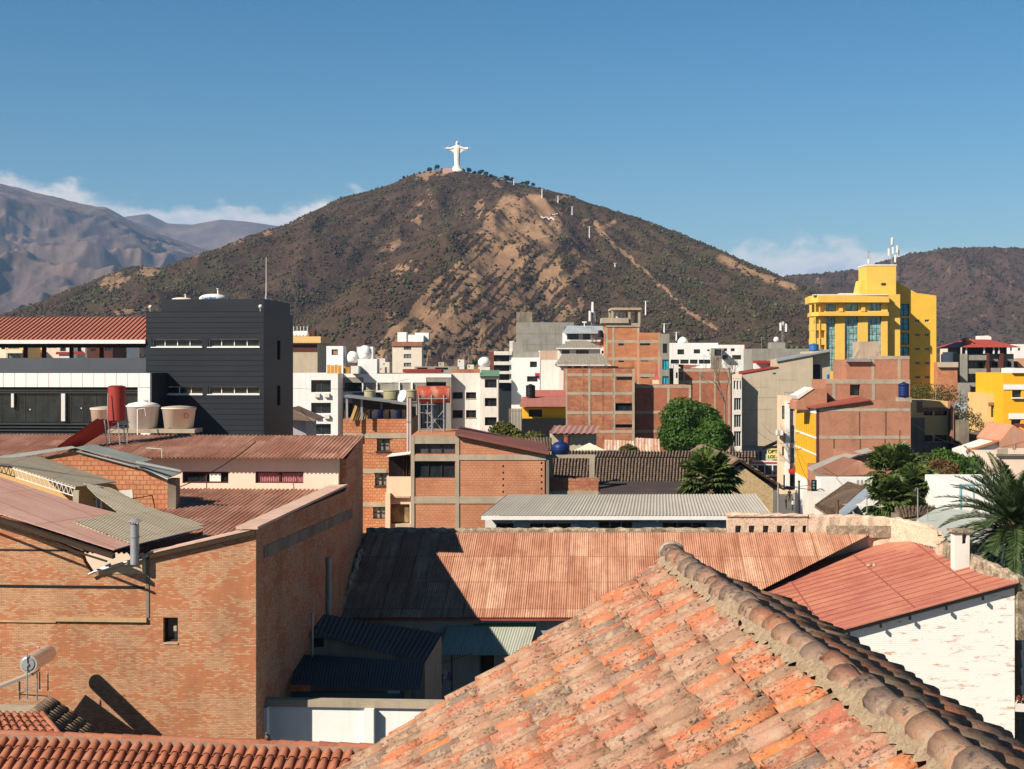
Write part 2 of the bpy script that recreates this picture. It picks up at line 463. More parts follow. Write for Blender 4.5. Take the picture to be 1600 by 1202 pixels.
def window(fr, h, parent, fm, gm, rev=0.18, mull=1, bars=0, sill=True, t=0.05, name='window', curtain=None, sillm=None):
    a, b, c, d = h
    mb = MB(); w = rev - 0.06
    fr.box(mb, a, b, w - 0.03, w + 0.03, d - t, d); fr.box(mb, a, b, w - 0.03, w + 0.03, c, c + t)
    fr.box(mb, a, a + t, w - 0.03, w + 0.03, c + t, d - t); fr.box(mb, b - t, b, w - 0.03, w + 0.03, c + t, d - t)
    for i in range(1, mull + 1):
        u = a + (b - a) * i / (mull + 1)
        fr.box(mb, u - t / 2, u + t / 2, w - 0.026, w + 0.03, c + t, d - t)
    for i in range(1, bars + 1):
        z = c + (d - c) * i / (bars + 1)
        fr.box(mb, a + t, b - t, w - 0.022, w + 0.02, z - t / 3, z + t / 3)
    o = mb.build(name, fm, parent)
    g = MB(); g.quad(fr.pt(a, rev, c), fr.pt(b, rev, c), fr.pt(b, rev, d), fr.pt(a, rev, d))
    g.build('pane', gm, o)
    if curtain:
        cm = MB(); n = max(6, int((b - a) * 9)); pts = []
        for half in (0, 1):
            ca = a + (b - a) * (0.03 if half == 0 else 0.53); cb = a + (b - a) * (0.47 if half == 0 else 0.97)
            for i in range(n):
                ua = ca + (cb - ca) * i / n; ub = ca + (cb - ca) * (i + 1) / n
                wa = rev - 0.01 - 0.03 * (i % 2); wb = rev - 0.01 - 0.03 * ((i + 1) % 2)
                cm.quad(fr.pt(ua, wa, c + 0.04), fr.pt(ub, wb, c + 0.04), fr.pt(ub, wb, d - 0.04), fr.pt(ua, wa, d - 0.04))
        cm.build('curtain', curtain, o)
    if sill:
        s = MB(); fr.box(s, a - 0.06, b + 0.06, -0.07, 0.0 - 0.002, c - 0.08, c - 0.004)
        s.build('sill', sillm or M_CONC, o)
    return o

class Bld:
    """a block-shaped building given by the pixels of its front face"""
    def __init__(s, name, label, px0, px1, pytop, Y, depth, mat, a=0.0, base=0.0, holes=(), sholes=(), cat='building', group=None,
                 pxo=None, parapet=0.0, top=True, wall='wall', mull=1, bars=0, fm=None, gm=None, sill=False, rev=0.2, roofm=None, curtain=None):
        X = xof(px0, Y) if pxo is None else xof(pxo, Y)
        s.fr = Frame(X, Y, a)
        s.u0, s.z1 = s.fr.uz(px0, pytop); s.u1, _ = s.fr.uz(px1, pytop); s.z0 = base; s.d = depth
        s.root = thing(name, label, cat, tuple(s.fr.pt((s.u0 + s.u1) / 2, depth / 2, base)), group)
        s.H = []
        for h in holes:
            s.H.append(s.rect(h))
        sf = s.fr.side(s.u1); s.SH = []
        for h in sholes:
            ua, zt = sf.uz(h[0], h[1]); ub, zb = sf.uz(h[2], h[3])
            zt2 = sf.uz(h[0], h[3])[1]
            s.SH.append((min(ua, ub), max(ua, ub), zt2, zt))
        s.SH = [(max(0.1, q[0]), min(depth - 0.1, q[1]), q[2], q[3]) for q in s.SH]
        mb = MB(); box_walls(mb, s.fr, s.u0, s.u1, depth, base, s.z1, s.H, s.SH, top, rev)
        s.wallo = mb.build(wall, mat, s.root)
        fm = fm or M_BLACK; gm = gm or M_GLASS
        s.W = []
        for i, h in enumerate(s.H):
            ex = holes[i][4] if len(holes[i]) > 4 else {}
            s.W.append(window(s.fr, h, s.root, ex.get('fm', fm), ex.get('gm', gm), rev, ex.get('mull', mull), ex.get('bars', bars), ex.get('sill', sill), ex.get('t', 0.05), 'window', ex.get('curtain', curtain), ex.get('sillm')))
        for h in s.SH:
            s.W.append(window(sf, h, s.root, fm, gm, rev, 0, bars, False))
        if parapet:
            p = MB(); t = 0.18; z = s.z1 + 0.004
            s.fr.box(p, s.u0, s.u1, 0.0, t, z, z + parapet); s.fr.box(p, s.u0, s.u1, depth - t, depth, z, z + parapet)
            s.fr.box(p, s.u0, s.u0 + t, t, depth - t, z, z + parapet); s.fr.box(p, s.u1 - t, s.u1, t, depth - t, z, z + parapet)
            p.build('parapet', roofm or mat, s.root)
    def rect(s, h):
        ua, zt = s.fr.uz(h[0], h[1]); ub, zb = s.fr.uz(h[2], h[3])
        return (ua, ub, zb, zt)
    def part(s, name, mat, rects, w0=-0.03, w1=0.0, label=None):
        """boxes on the front given as pixel rects"""
        mb = MB()
        for h in rects:
            a, b, c, d = s.rect(h)
            s.fr.box(mb, a, b, w0, w1 - 0.002 if w1 == 0 else w1, c, d)
        return mb.build(name, mat, s.root, label)
    def frame_grid(s, xs, ys, wx=0.25, wy=0.3, mat=None, name='concrete_frame', x0=None, x1=None, y0=None, y1=None, proud=0.03):
        """concrete columns at pixel xs and beams at pixel ys"""
        mb = MB(); fr = s.fr
        zt = s.z1 if y0 is None else fr.uz(s_px(s), y0)[1]
        ua = s.u0 if x0 is None else fr.uz(x0, 600)[0]; ub = s.u1 if x1 is None else fr.uz(x1, 600)[0]
        zb = s.z0 if y1 is None else fr.uz(s_px(s), y1)[1]
        for y in ys:
            z = fr.uz(s_px(s), y)[1]
            fr.box(mb, ua, ub, -proud, -0.002, z - wy / 2, z + wy / 2)
        for x in xs:
            u = fr.uz(x, 600)[0]; u = min(max(u, ua + wx / 2), ub - wx / 2)
            fr.box(mb, u - wx / 2, u + wx / 2, -proud - 0.006, -0.003, zb, zt)
        return mb.build(name, mat or M_CONC, s.root)

def s_px(b):
    p = b.fr.pt(b.u0, 0, 0); return 800 + p.x / p.y * F

def sheet(A, B, C, D, n=None, pitch=0.1, amp=0.02, name='roof', mat=None, parent=None, rows=1, vend=None, sag=0.0, th=0.0):
    """corrugated sheet. A,B = top edge left/right, D,C = bottom left/right. corrugations run A->D"""
    A, B, C, D = map(Vector, (A, B, C, D))
    wid = max((B - A).length, (C - D).length)
    n = n or max(4, int(wid / pitch))
    cols = n * 4 + 1
    nor = (B - A).cross(D - A).normalized()
    if nor.z < 0: nor = -nor
    us = np.linspace(0, 1, cols)
    h = amp * np.cos(2 * np.pi * us * n)
    V = []; UV = []
    lenl = ((D - A).length + (C - B).length) / 2
    for r in range(rows + 1):
        for i, u in enumerate(us):
            v = r / rows
            ve = vend(u) if vend else 1.0
            v *= ve
            t = A.lerp(B, u); b = D.lerp(C, u)
            p = t.lerp(b, v) + nor * (h[i] + sag * math.sin(u * 37) * 0.0)
            V.append(p); UV.append((u * wid, -v * lenl))
    fs = []; uvs = []
    for r in range(rows):
        for i in range(cols - 1):
            q = (r * cols + i, (r + 1) * cols + i, (r + 1) * cols + i + 1, r * cols + i + 1)
            fs.append(q); uvs += [UV[k] for k in q]
    return np_mesh(name, V, fs, mat, parent, smooth=True, uv=uvs)

def tiles(A, B, C, D, pitch=0.22, course=0.34, r=0.085, name='tiles', mat=None, parent=None, pans=True, seg=6, jit=0.012, skip=None, rise=1.0, clip=None):
    """barrel clay tiles over the quad: A,B ridge left/right, D,C eave left/right. each tile is its own island"""
    A, B, C, D = map(Vector, (A, B, C, D))
    wid = (B - A).length; ln = (D - A).length
    nc = max(1, int(round(wid / pitch))); nr = max(1, int(round(ln / course)))
    nor = (B - A).cross(D - A).normalized()
    if nor.z < 0: nor = -nor
    V = []; Fc = []
    rg = random.Random(int(wid * 100) + 3)
    def tile(p0, p1, side, r0, r1, up, lift0, lift1):
        # p0 upper end, p1 lower end
        b = len(V)
        for p, rr, lf in ((p0, r0, lift0), (p1, r1, lift1)):
            for k in range(seg + 1):
                t = math.pi * k / seg
                V.append(p + side * (rr * math.cos(t)) + nor * (rr * math.sin(t) * up * rise + lf))
            for k in range(seg, -1, -1):
                t = math.pi * k / seg; rq = rr - 0.012 if up > 0 else rr + 0.0
                V.append(p + side * (rq * math.cos(t)) + nor * (rq * math.sin(t) * up * rise + lf - (0.0 if up > 0 else 0.012)))
        n = 2 * (seg + 1)
        for k in range(n):
            j = (k + 1) % n
            Fc.append((b + k, b + j, b + n + j, b + n + k))
        # end caps of the clay thickness
        for k in range(seg):
            a0 = b + k; a1 = b + k + 1; c1 = b + n - 2 - k; c0 = b + n - 1 - k
            Fc.append((a0, c0, c1, a1)); Fc.append((a0 + n, a1 + n, c1 + n, c0 + n))
    for i in range(nc):
        for j in range(nr):
            u = (i + 0.5) / nc
            for kind in ((0, 1) if pans else (0,)):
                uu = u if kind == 0 else u + 0.5 / nc
                if uu > 1: continue
                if clip and not clip(uu, (j + 0.5) / nr): continue
                t = A.lerp(B, uu); e = D.lerp(C, uu); dr = (e - t)
                L = dr.length; dn = dr / L
                v0 = j / nr * L - 0.05; v1 = (j + 1) / nr * L + 0.03
                jx = rg.uniform(-jit, jit); jl = rg.uniform(-jit, jit) * 1.6; ja = rg.uniform(-jit, jit)
                side = (B - A).normalized()
                if kind == 0:
                    tile(t + dn * (v0 + jl) + side * jx, t + dn * (v1 + jl) + side * (jx + ja), side, r * 0.84, r * 1.02, 1, 0.0 + 0.2 * jit, 0.028 + abs(ja) * 0.6)
                else:
                    tile(t + dn * (v0 + jl) + side * jx + nor * 0.02, t + dn * (v1 + jl) + side * jx + nor * 0.02, side, r * 0.95, r * 0.80, -0.55, 0.02, 0.05)
    return np_mesh(name, [tuple(v) for v in V], Fc, mat, parent, smooth=False, uv=None)

def text_mesh(body, size, origin, ux, uz, mat, parent, name='lettering', ext=0.01, bold=0.0):
    cu = bpy.data.curves.new(name, 'FONT'); cu.body = body; cu.size = size; cu.extrude = ext; cu.offset = bold
    o = bpy.data.objects.new(name, cu); COL.objects.link(o)
    dg = bpy.context.evaluated_depsgraph_get()
    me = bpy.data.meshes.new_from_object(o.evaluated_get(dg))
    bpy.data.objects.remove(o)
    ux = Vector(ux).normalized(); uz = Vector(uz).normalized(); n = ux.cross(uz)
    M = Matrix((ux, uz, n)).transposed().to_4x4(); M.translation = Vector(origin)
    me.transform(M)
    me.materials.clear(); me.materials.append(mat)
    ob = bpy.data.objects.new(name, me); COL.objects.link(ob)
    if parent is not None:
        me.transform(Matrix.Translation(-root_loc(parent))); ob.parent = parent
    return ob

def water_tank(name, label, c, r, h, mat, group=None, cat='water tank', dome=True, lidm=None, taper=0.0, ribs=True):
    """c = centre of the bottom"""
    t = thing(name, label, cat, c, group)
    b = MB(); prof = [(r * (1 - taper), 0)]
    if ribs:
        for k in range(1, 5):
            z = h * 0.8 * k / 5
            q = r * (1 - taper + taper * k / 5)
            prof += [(q, z - 0.03), (q * 1.03, z), (q, z + 0.03)]
    prof += [(r, h * 0.82), (r * 1.05, h * 0.83), (r * 1.05, h * 0.87), (r * 0.98, h * 0.88)]
    b.lathe(c, prof, 24); b.build('tank_body', mat, t)
    l = MB()
    if dome: l.lathe(c, [(r * 0.99, h * 0.881), (r * 0.9, h * 0.93), (r * 0.55, h * 0.98), (r * 0.3, h), (r * 0.28, h * 1.05), (r * 0.05, h * 1.06)], 24)
    else: l.lathe(c, [(r * 1.04, h * 0.881), (r * 1.03, h * 0.9), (r * 0.5, h * 0.94), (0.05, h * 0.96)], 24)
    l.build('lid', lidm or mat, t)
    return t

# ------------------------------------------------------------------ vegetation
def leaf_cloud(name, clumps, nleaf, size, mat, parent, seed=1, flat=0.75, asp=1.6):
    """clumps = list of (centre, radius). leaves are small quads spread mostly near each clump's surface"""
    g = np.random.default_rng(seed)
    cs = np.array([c for c, r in clumps]); rs = np.array([r for c, r in clumps])
    w = rs ** 2; idx = g.choice(len(cs), nleaf, p=w / w.sum())
    d = g.normal(size=(nleaf, 3)); d /= np.linalg.norm(d, axis=1)[:, None]
    rad = g.uniform(0.55, 1.05, nleaf) ** 0.6
    p = cs[idx] + d * (rs[idx] * rad)[:, None] * np.array([1, 1, flat])
    n = d + g.normal(scale=0.55, size=(nleaf, 3)); n /= np.linalg.norm(n, axis=1)[:, None]
    a = np.cross(n, g.normal(size=(nleaf, 3))); a /= np.linalg.norm(a, axis=1)[:, None]
    b = np.cross(n, a)
    s = size * g.uniform(0.6, 1.3, nleaf)[:, None]
    a = a * s; b = b * s * asp
    V = np.stack([p - a * .5, p + b * .5 , p + a * .5, p - b * .5], 1).reshape(-1, 3)
    Fq = np.arange(nleaf * 4).reshape(-1, 4)
    return np_mesh(name, V, Fq, mat, parent)

def tree(name, label, base, height, crown_r, mat, nclump=22, nleaf=6000, leaf=0.22, seed=1, group=None, trunk_r=0.18, crown_h=None, cat='tree', flat=0.8, trunkm=None, bare=0.35, spread=0.75):
    base = Vector(base); rg = random.Random(seed)
    t = thing(name, label, cat, base, group)
    crown_h = crown_h or crown_r * 1.5
    cc = base + Vector((0, 0, height - crown_h / 2))
    clumps = []
    for i in range(nclump):
        while True:
            q = Vector((rg.uniform(-1, 1), rg.uniform(-1, 1), rg.uniform(-1, 1)))
            if 0.25 < q.length < 1: break
        q = q * (0.45 + 0.55 * rg.random()) / max(q.length, 0.4) * min(1, q.length + 0.3)
        rr = crown_r * rg.uniform(0.22, 0.42)
        c = cc + Vector((q.x * crown_r * spread, q.y * crown_r * spread, q.z * crown_h * 0.38))
        clumps.append((tuple(c), rr))
    m = MB()
    top = cc + Vector((0, 0, -crown_h * 0.1))
    m.cyl(base, base + (top - base) * 0.5, trunk_r, trunk_r * 0.75, 8, False); m.cyl(base + (top - base) * 0.5, top, trunk_r * 0.75, trunk_r * 0.4, 8, False)
    for c, rr in clumps[::2]:
        s0 = base + (top - base) * rg.uniform(0.45, 0.9); e = Vector(c); mid = s0.lerp(e, 0.5) + Vector((0, 0, -0.1 * crown_r))
        m.cyl(s0, mid, trunk_r * 0.4, trunk_r * 0.25, 6, False); m.cyl(mid, e, trunk_r * 0.25, trunk_r * 0.08, 5, False)
    m.build('trunk', trunkm or M_BARK, t)
    leaf_cloud('crown', clumps, nleaf, leaf, mat, t, seed, flat)
    return t

def fan_palm(name, label, base, height, rad, mat, deadm, seed=1, nf=46, cat='palm tree'):
    """palm with round pleated fans on stalks"""
    base = Vector(base); rg = random.Random(seed); t = thing(name, label, cat, base)
    m = MB(); top = base + Vector((0.1, 0, height))
    n = 14
    for i in range(n):
        p0 = base.lerp(top, i / n); p1 = base.lerp(top, (i + 1) / n)
        m.cyl(p0, p1, 0.26 - 0.05 * i / n, 0.22 - 0.05 * i / n, 10, False)
    m.build('trunk', M_BARK, t)
    for nm, mt, cnt, lo, hi in (('crown', mat, nf, -0.55, 1.35), ('dry_skirt', deadm, nf // 4, -1.3, -0.7)):
        mb = MB()
        for k in range(cnt):
            az = rg.uniform(0, 2 * math.pi); el = lo + (hi - lo) * ((k + rg.random()) / cnt)
            d = Vector((math.cos(az) * math.cos(el), math.sin(az) * math.cos(el), math.sin(el)))
            sl = rad * rg.uniform(0.42, 0.6)
            st = top + Vector((0, 0, rg.uniform(-0.2, 0.1))); hub = st + d * sl + Vector((0, 0, -0.06 * rad))
            mb.cyl(st, hub, 0.02, 0.012, 4, False)
            side = d.cross(Vector((0, 0, 1)));
            if side.length < 0.1: side = Vector((1, 0, 0))
            side.normalize(); up = side.cross(d).normalized()
            if rg.random() < 0.5: side = (side + up * rg.uniform(-.5, .5)).normalized(); up = side.cross(d).normalized()
            fr = rad * rg.uniform(0.42, 0.56); ns = 15
            for j in range(ns):
                th = -1.9 + 3.8 * j / (ns - 1)
                dd = (d * math.cos(th) + side * math.sin(th)).normalized()
                wv = (d * -math.sin(th) + side * math.cos(th)) * fr * 0.11
                L = fr * (1 - 0.12 * abs(th)) * rg.uniform(0.9, 1.05)
                mid = hub + dd * L * 0.6; tip = hub + dd * L + Vector((0, 0, -0.22 * L)) 
                pl = up * 0.02
                mb.add([hub, mid - wv + pl, tip, mid + wv - pl], [(0, 1, 2, 3)])
        mb.build(nm, mt, t)
    return t

def date_palm(name, label, base, height, rad, mat, seed=3, nf=44, cat='palm tree'):
    base = Vector(base); rg = random.Random(seed); t = thing(name, label, cat, base)
    m = MB(); top = base + Vector((0, 0, height)); n = 16
    for i in range(n):
        m.cyl(base.lerp(top, i / n), base.lerp(top, (i + 1) / n), 0.36, 0.30, 12, False)
    m.blob(top + Vector((0, 0, -0.3)), (0.55, 0.55, 0.7), 12, 7, 0.15)
    m.build('trunk', M_BARK, t)
    mb = MB(); st = MB()
    for k in range(nf):
        az = k * 2.39996 + rg.uniform(-.2, .2); el = -0.75 + 2.15 * (k / nf) ** 0.8
        L = rad * rg.uniform(0.85, 1.08)
        dirh = Vector((math.cos(az), math.sin(az), 0)); pts = []; p = Vector(top); e = el; ns = 16
        for j in range(ns + 1):
            pts.append(Vector(p)); p = p + (dirh * math.cos(e) + Vector((0, 0, math.sin(e)))) * (L / ns); e -= 0.055 + 0.018 * (1 - abs(el))
        side0 = dirh.cross(Vector((0, 0, 1))).normalized()
        for j in range(ns):
            st.cyl(pts[j], pts[j + 1], 0.035 * (1 - j / ns) + 0.008, None, 4, False)
            if j < 2: continue
            dn = (pts[j + 1] - pts[j]).normalized(); up = side0.cross(dn).normalized()
            ll = rad * 0.15 * math.sin(math.pi * min(1, (j + 1) / (ns + 1)) ** 0.7) + 0.1
            for q in (0, 0.25, 0.5, 0.75):
                pp = pts[j].lerp(pts[j + 1], q)
                for sg in (-1, 1):
                    dd = (side0 * sg * 0.75 + dn * 0.75 + up * (0.25 + rg.uniform(-.15, .15))).normalized()
                    w = dn * 0.045
                    mb.add([pp - w, pp + dd * ll * 0.5 - w * .8, pp + dd * ll + Vector((0, 0, -0.05 * ll)), pp + dd * ll * 0.5 + w], [(0, 1, 2, 3)])
    st.build('frond_stem', mat, t); mb.build('crown', mat, t)
    return t

M_BARK = plain('bark', (0.12, 0.085, 0.055), 0.95, 0.4, 0.4, None, 3.0, 0.6)
M_LEAFD = leafm('dark_green_leaves', [(0.022, 0.055, 0.009), (0.042, 0.10, 0.012), (0.08, 0.16, 0.018), (0.05, 0.115, 0.014)])
M_LEAFO = leafm('olive_leaves', [(0.06, 0.075, 0.012), (0.12, 0.12, 0.02), (0.16, 0.13, 0.03), (0.07, 0.08, 0.015)])
M_LEAFS = leafm('muted_green_leaves', [(0.045, 0.065, 0.02), (0.09, 0.10, 0.035), (0.06, 0.07, 0.025)])  # muted green leaf tones, varied at random per leaf
M_LEAFB = leafm('dry_brown_leaves', [(0.14, 0.07, 0.02), (0.2, 0.11, 0.035), (0.09, 0.05, 0.02), (0.12, 0.07, 0.03)])
M_PALM = leafm('palm_leaves', [(0.03, 0.062, 0.015), (0.08, 0.125, 0.03), (0.21, 0.235, 0.065), (0.055, 0.09, 0.022)], 0.2, 0.45)
M_PALMD = leafm('dry_palm_leaves', [(0.20, 0.14, 0.06), (0.12, 0.08, 0.03), (0.15, 0.12, 0.05)], 0.15, 0.7)
M_DATE = leafm('date_palm_leaves', [(0.03, 0.06, 0.022), (0.055, 0.095, 0.035), (0.13, 0.16, 0.06), (0.045, 0.08, 0.03)], 0.15, 0.4)
M_PINE = leafm('hill_tree_leaves', [(0.022, 0.032, 0.016), (0.03, 0.04, 0.02), (0.04, 0.05, 0.02)], 0.1)
# ------------------------------------------------------------------ camera, light, sky
cam = bpy.data.cameras.new('camera'); camo = bpy.data.objects.new('camera', cam); COL.objects.link(camo)
camo.location = (0, 0, H0); camo.rotation_euler = (R(90), 0, 0)
cam.sensor_width = 36; cam.sensor_fit = 'HORIZONTAL'; cam.lens = F / 1600 * 36
cam.shift_y = (HZ - 601) / 1600.0
cam.clip_start = 0.3; cam.clip_end = 40000
SC.camera = camo
SUN = Vector((1.25, 1.0, -1.15)).normalized()
sl = bpy.data.lights.new('sun', 'SUN'); sl.energy = 5.0; sl.angle = R(0.5); sl.color = (1.0, 0.89, 0.74)
so = bpy.data.objects.new('sun', sl); COL.objects.link(so); so.rotation_euler = SUN.to_track_quat('-Z', 'Y').to_euler()
so.location = (-60, -60, 120)
w = bpy.data.worlds.new('World'); SC.world = w; w.use_nodes = True
nt = w.node_tree; nt.nodes.clear()
wo = nt.nodes.new('ShaderNodeOutputWorld'); bg = nt.nodes.new('ShaderNodeBackground')
sky = nt.nodes.new('ShaderNodeTexSky'); sky.sky_type = 'NISHITA'; sky.sun_disc = False
sky.sun_elevation = math.asin(-SUN.z); sky.sun_rotation = math.atan2(-SUN.x, -SUN.y)
sky.altitude = 2500; sky.air_density = 1.5; sky.dust_density = 0.25; sky.ozone_density = 4.5
def wn(t, **k):
    x = nt.nodes.new(t)
    for a, v in k.items(): setattr(x, a, v)
    return x
def wl(a, b): nt.links.new(a, b)
def wm(op, a, b=None, c=None, clamp=False):
    x = wn('ShaderNodeMath', operation=op, use_clamp=clamp)
    for i, v in enumerate((a, b, c)):
        if v is None: continue
        if isinstance(v, (int, float)): x.inputs[i].default_value = v
        else: wl(v, x.inputs[i])
    return x.outputs[0]
tc = wn('ShaderNodeTexCoord'); sp = wn('ShaderNodeSeparateXYZ'); wl(tc.outputs['Generated'], sp.inputs[0])
az = wm('ARCTAN2', sp.outputs[0], sp.outputs[1]); el = wm('ARCSINE', sp.outputs[2])
cb = wn('ShaderNodeCombineXYZ'); wl(az, cb.inputs[0]); wl(wm('MULTIPLY', el, 1.7), cb.inputs[1])
def cnoise(sc, det, off=0.0, rough=0.6):
    x = wn('ShaderNodeTexNoise'); x.inputs['Scale'].default_value = sc; x.inputs['Detail'].default_value = det; x.inputs['Roughness'].default_value = rough
    m = wn('ShaderNodeMapping'); m.inputs['Location'].default_value = (off, off * 0.7, 0); wl(cb.outputs[0], m.inputs[0]); wl(m.outputs[0], x.inputs['Vector']); return x.outputs[0]
# height of the cloud bank's top along the horizon (azimuth 0.5 +- 0.5 rad mapped to 0..1)
rp = wn('ShaderNodeValToRGB'); wl(wm('ADD', az, 0.5, None, True), rp.inputs[0])
e = rp.color_ramp.elements
tops = [(-0.5, .10), (-.35, .124), (-.30, .119), (-.26, .109), (-.2, .108), (-.16, .104), (-.135, .110), (-.11, .118), (-.08, .116), (-.04, .09), (.05, .03), (.12, .06), (.135, .075), (.17, .084), (.205, .080), (.24, .075), (.28, .070), (.32, .045), (.5, .09)]
while len(e) < len(tops): e.new(0.5)
for k, (a, tv) in enumerate(tops):
    e[k].position = a + 0.5; e[k].color = (tv * 5, tv * 5, tv * 5, 1)
top = wm('ADD', wm('MULTIPLY', rp.outputs[0], 0.2), -0.001)
n1 = cnoise(30, 6, 3.1); n2 = cnoise(9, 4, 7.7)
edge = wm('ADD', top, wm('ADD', wm('MULTIPLY', wm('SUBTRACT', n1, 0.5), 0.048), wm('MULTIPLY', wm('SUBTRACT', n2, 0.5), 0.020)))
dd = wm('SUBTRACT', edge, el)                       # >0 inside the bank
cl = wn('ShaderNodeMapRange'); cl.interpolation_type = 'SMOOTHSTEP'; wl(dd, cl.inputs[0]); cl.inputs[1].default_value = -0.003; cl.inputs[2].default_value = 0.012
above = wn('ShaderNodeMapRange'); wl(el, above.inputs[0]); above.inputs[1].default_value = 0.0; above.inputs[2].default_value = 0.01
wisp = wn('ShaderNodeMapRange'); wl(cnoise(16, 5, 1.3), wisp.inputs[0]); wisp.inputs[1].default_value = 0.3; wisp.inputs[2].default_value = 0.55; wisp.inputs[3].default_value = 0.72
dens = wm('MULTIPLY', wm('MULTIPLY', cl.outputs[0], above.outputs[0]), wm('MULTIPLY', wisp.outputs[0], 0.92))
ccol = wn('ShaderNodeValToRGB'); wl(wm('MULTIPLY', wm('ADD', dd, wm('MULTIPLY', wm('SUBTRACT', cnoise(22, 5, 5.5), 0.5), -0.06)), 26.0, None, True), ccol.inputs[0])
e = ccol.color_ramp.elements; e[0].position = 0.1; e[0].color = (12.5, 11.2, 10.2, 1); e[1].position = 0.75; e[1].color = (6.6, 7.2, 8.4, 1)
hs = wn('ShaderNodeHueSaturation'); hs.inputs['Saturation'].default_value = 1.32; hs.inputs['Hue'].default_value = 0.495; hs.inputs['Value'].default_value = 1.0
wl(sky.outputs[0], hs.inputs['Color'])
mx = wn('ShaderNodeMix', data_type='RGBA'); wl(dens, mx.inputs[0]); wl(hs.outputs[0], mx.inputs[6]); wl(ccol.outputs[0], mx.inputs[7])
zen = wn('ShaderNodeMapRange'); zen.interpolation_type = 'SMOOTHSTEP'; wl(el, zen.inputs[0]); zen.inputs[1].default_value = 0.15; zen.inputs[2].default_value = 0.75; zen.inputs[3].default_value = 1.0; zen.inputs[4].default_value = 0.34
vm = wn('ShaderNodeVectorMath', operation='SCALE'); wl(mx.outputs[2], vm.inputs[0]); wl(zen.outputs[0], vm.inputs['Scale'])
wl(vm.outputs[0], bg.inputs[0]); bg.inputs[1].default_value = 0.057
wl(bg.outputs[0], wo.inputs[0])
SC.view_settings.view_transform = 'Standard'; SC.view_settings.look = 'None'
SC.view_settings.exposure = 0.58; SC.view_settings.gamma = 1.0
SC.cycles.use_denoising = True
SC.cycles.max_bounces = 6; SC.cycles.volume_bounces = 1; SC.cycles.diffuse_bounces = 1; SC.cycles.glossy_bounces = 3; SC.cycles.transmission_bounces = 3
SC.cycles.caustics_reflective = False; SC.cycles.caustics_refractive = False

# ------------------------------------------------------------------ numpy noise
_rg = np.random.default_rng(11); _perm = _rg.permutation(512); _perm = np.concatenate([_perm, _perm, _perm]); _grad = _rg.uniform(0, 2 * np.pi, 512)
def pn(x, y):
    xi = np.floor(x).astype(int); yi = np.floor(y).astype(int); xf = x - xi; yf = y - yi
    u = xf * xf * xf * (xf * (xf * 6 - 15) + 10); v = yf * yf * yf * (yf * (yf * 6 - 15) + 10)
    def g(i, j, a, b):
        h = _grad[_perm[(_perm[i & 511] + j) & 511]]
        return np.cos(h) * a + np.sin(h) * b
    a = g(xi, yi, xf, yf); b = g(xi + 1, yi, xf - 1, yf); c = g(xi, yi + 1, xf, yf - 1); d = g(xi + 1, yi + 1, xf - 1, yf - 1)
    return (a * (1 - u) + b * u) * (1 - v) + (c * (1 - u) + d * u) * v
def fbm(x, y, o=5, r=0.5):
    s = 0; a = 1
    for k in range(o): s = s + a * pn(x * 2 ** k + 17 * k, y * 2 ** k - 9 * k); a *= r
    return s
def ridged(x, y, o=5, r=0.5):
    s = 0; a = 1
    for k in range(o): s = s + a * (1 - 2.2 * np.abs(pn(x * 2 ** k + 31 * k, y * 2 ** k + 5 * k))); a *= r
    return s
def sstep(a, b, x):
    t = np.clip((x - a) / (b - a), 0, 1); return t * t * (3 - 2 * t)
def prof(pts, Y):
    px = np.array([p[0] for p in pts]); py = np.array([p[1] for p in pts])
    X = (px - 800) * Y / F; Z = H0 - (py - HZ) * Y / F
    return lambda x: np.interp(x, X, Z)
def polyd(px, py, pts):
    d = np.full(px.shape, 1e9)
    for (ax, ay), (bx, by) in zip(pts[:-1], pts[1:]):
        l2 = (bx - ax) ** 2 + (by - ay) ** 2
        t = np.clip(((px - ax) * (bx - ax) + (py - ay) * (by - ay)) / l2, 0, 1)
        d = np.minimum(d, np.hypot(px - ax - t * (bx - ax), py - ay - t * (by - ay)))
    return d

def terrain(name, pxr, ys, hfun, mat, maskf=None):
    px = np.arange(*pxr); ys = np.asarray(ys, float)
    K, Yg = np.meshgrid((px - 800) / F, ys, indexing='xy')
    X = K * Yg; Z = hfun(X, Yg)
    V = np.stack([X, Yg, Z], -1).reshape(-1, 3)
    nx, ny = len(px), len(ys)
    i = np.arange(nx - 1)[None, :] + nx * np.arange(ny - 1)[:, None]
    Fq = np.stack([i, i + 1, i + nx + 1, i + nx], -1).reshape(-1, 4)
    PY = HZ - (Z - H0) * F / Yg
    at = maskf(K * F + 800, PY, X, Yg, Z) if maskf else None
    o = np_mesh(name, V, Fq, mat, None, True, attrs={k: v.ravel() for k, v in at.items()} if at else None)
    tag(o, kind='structure')
    return X, Yg, Z, PY, at

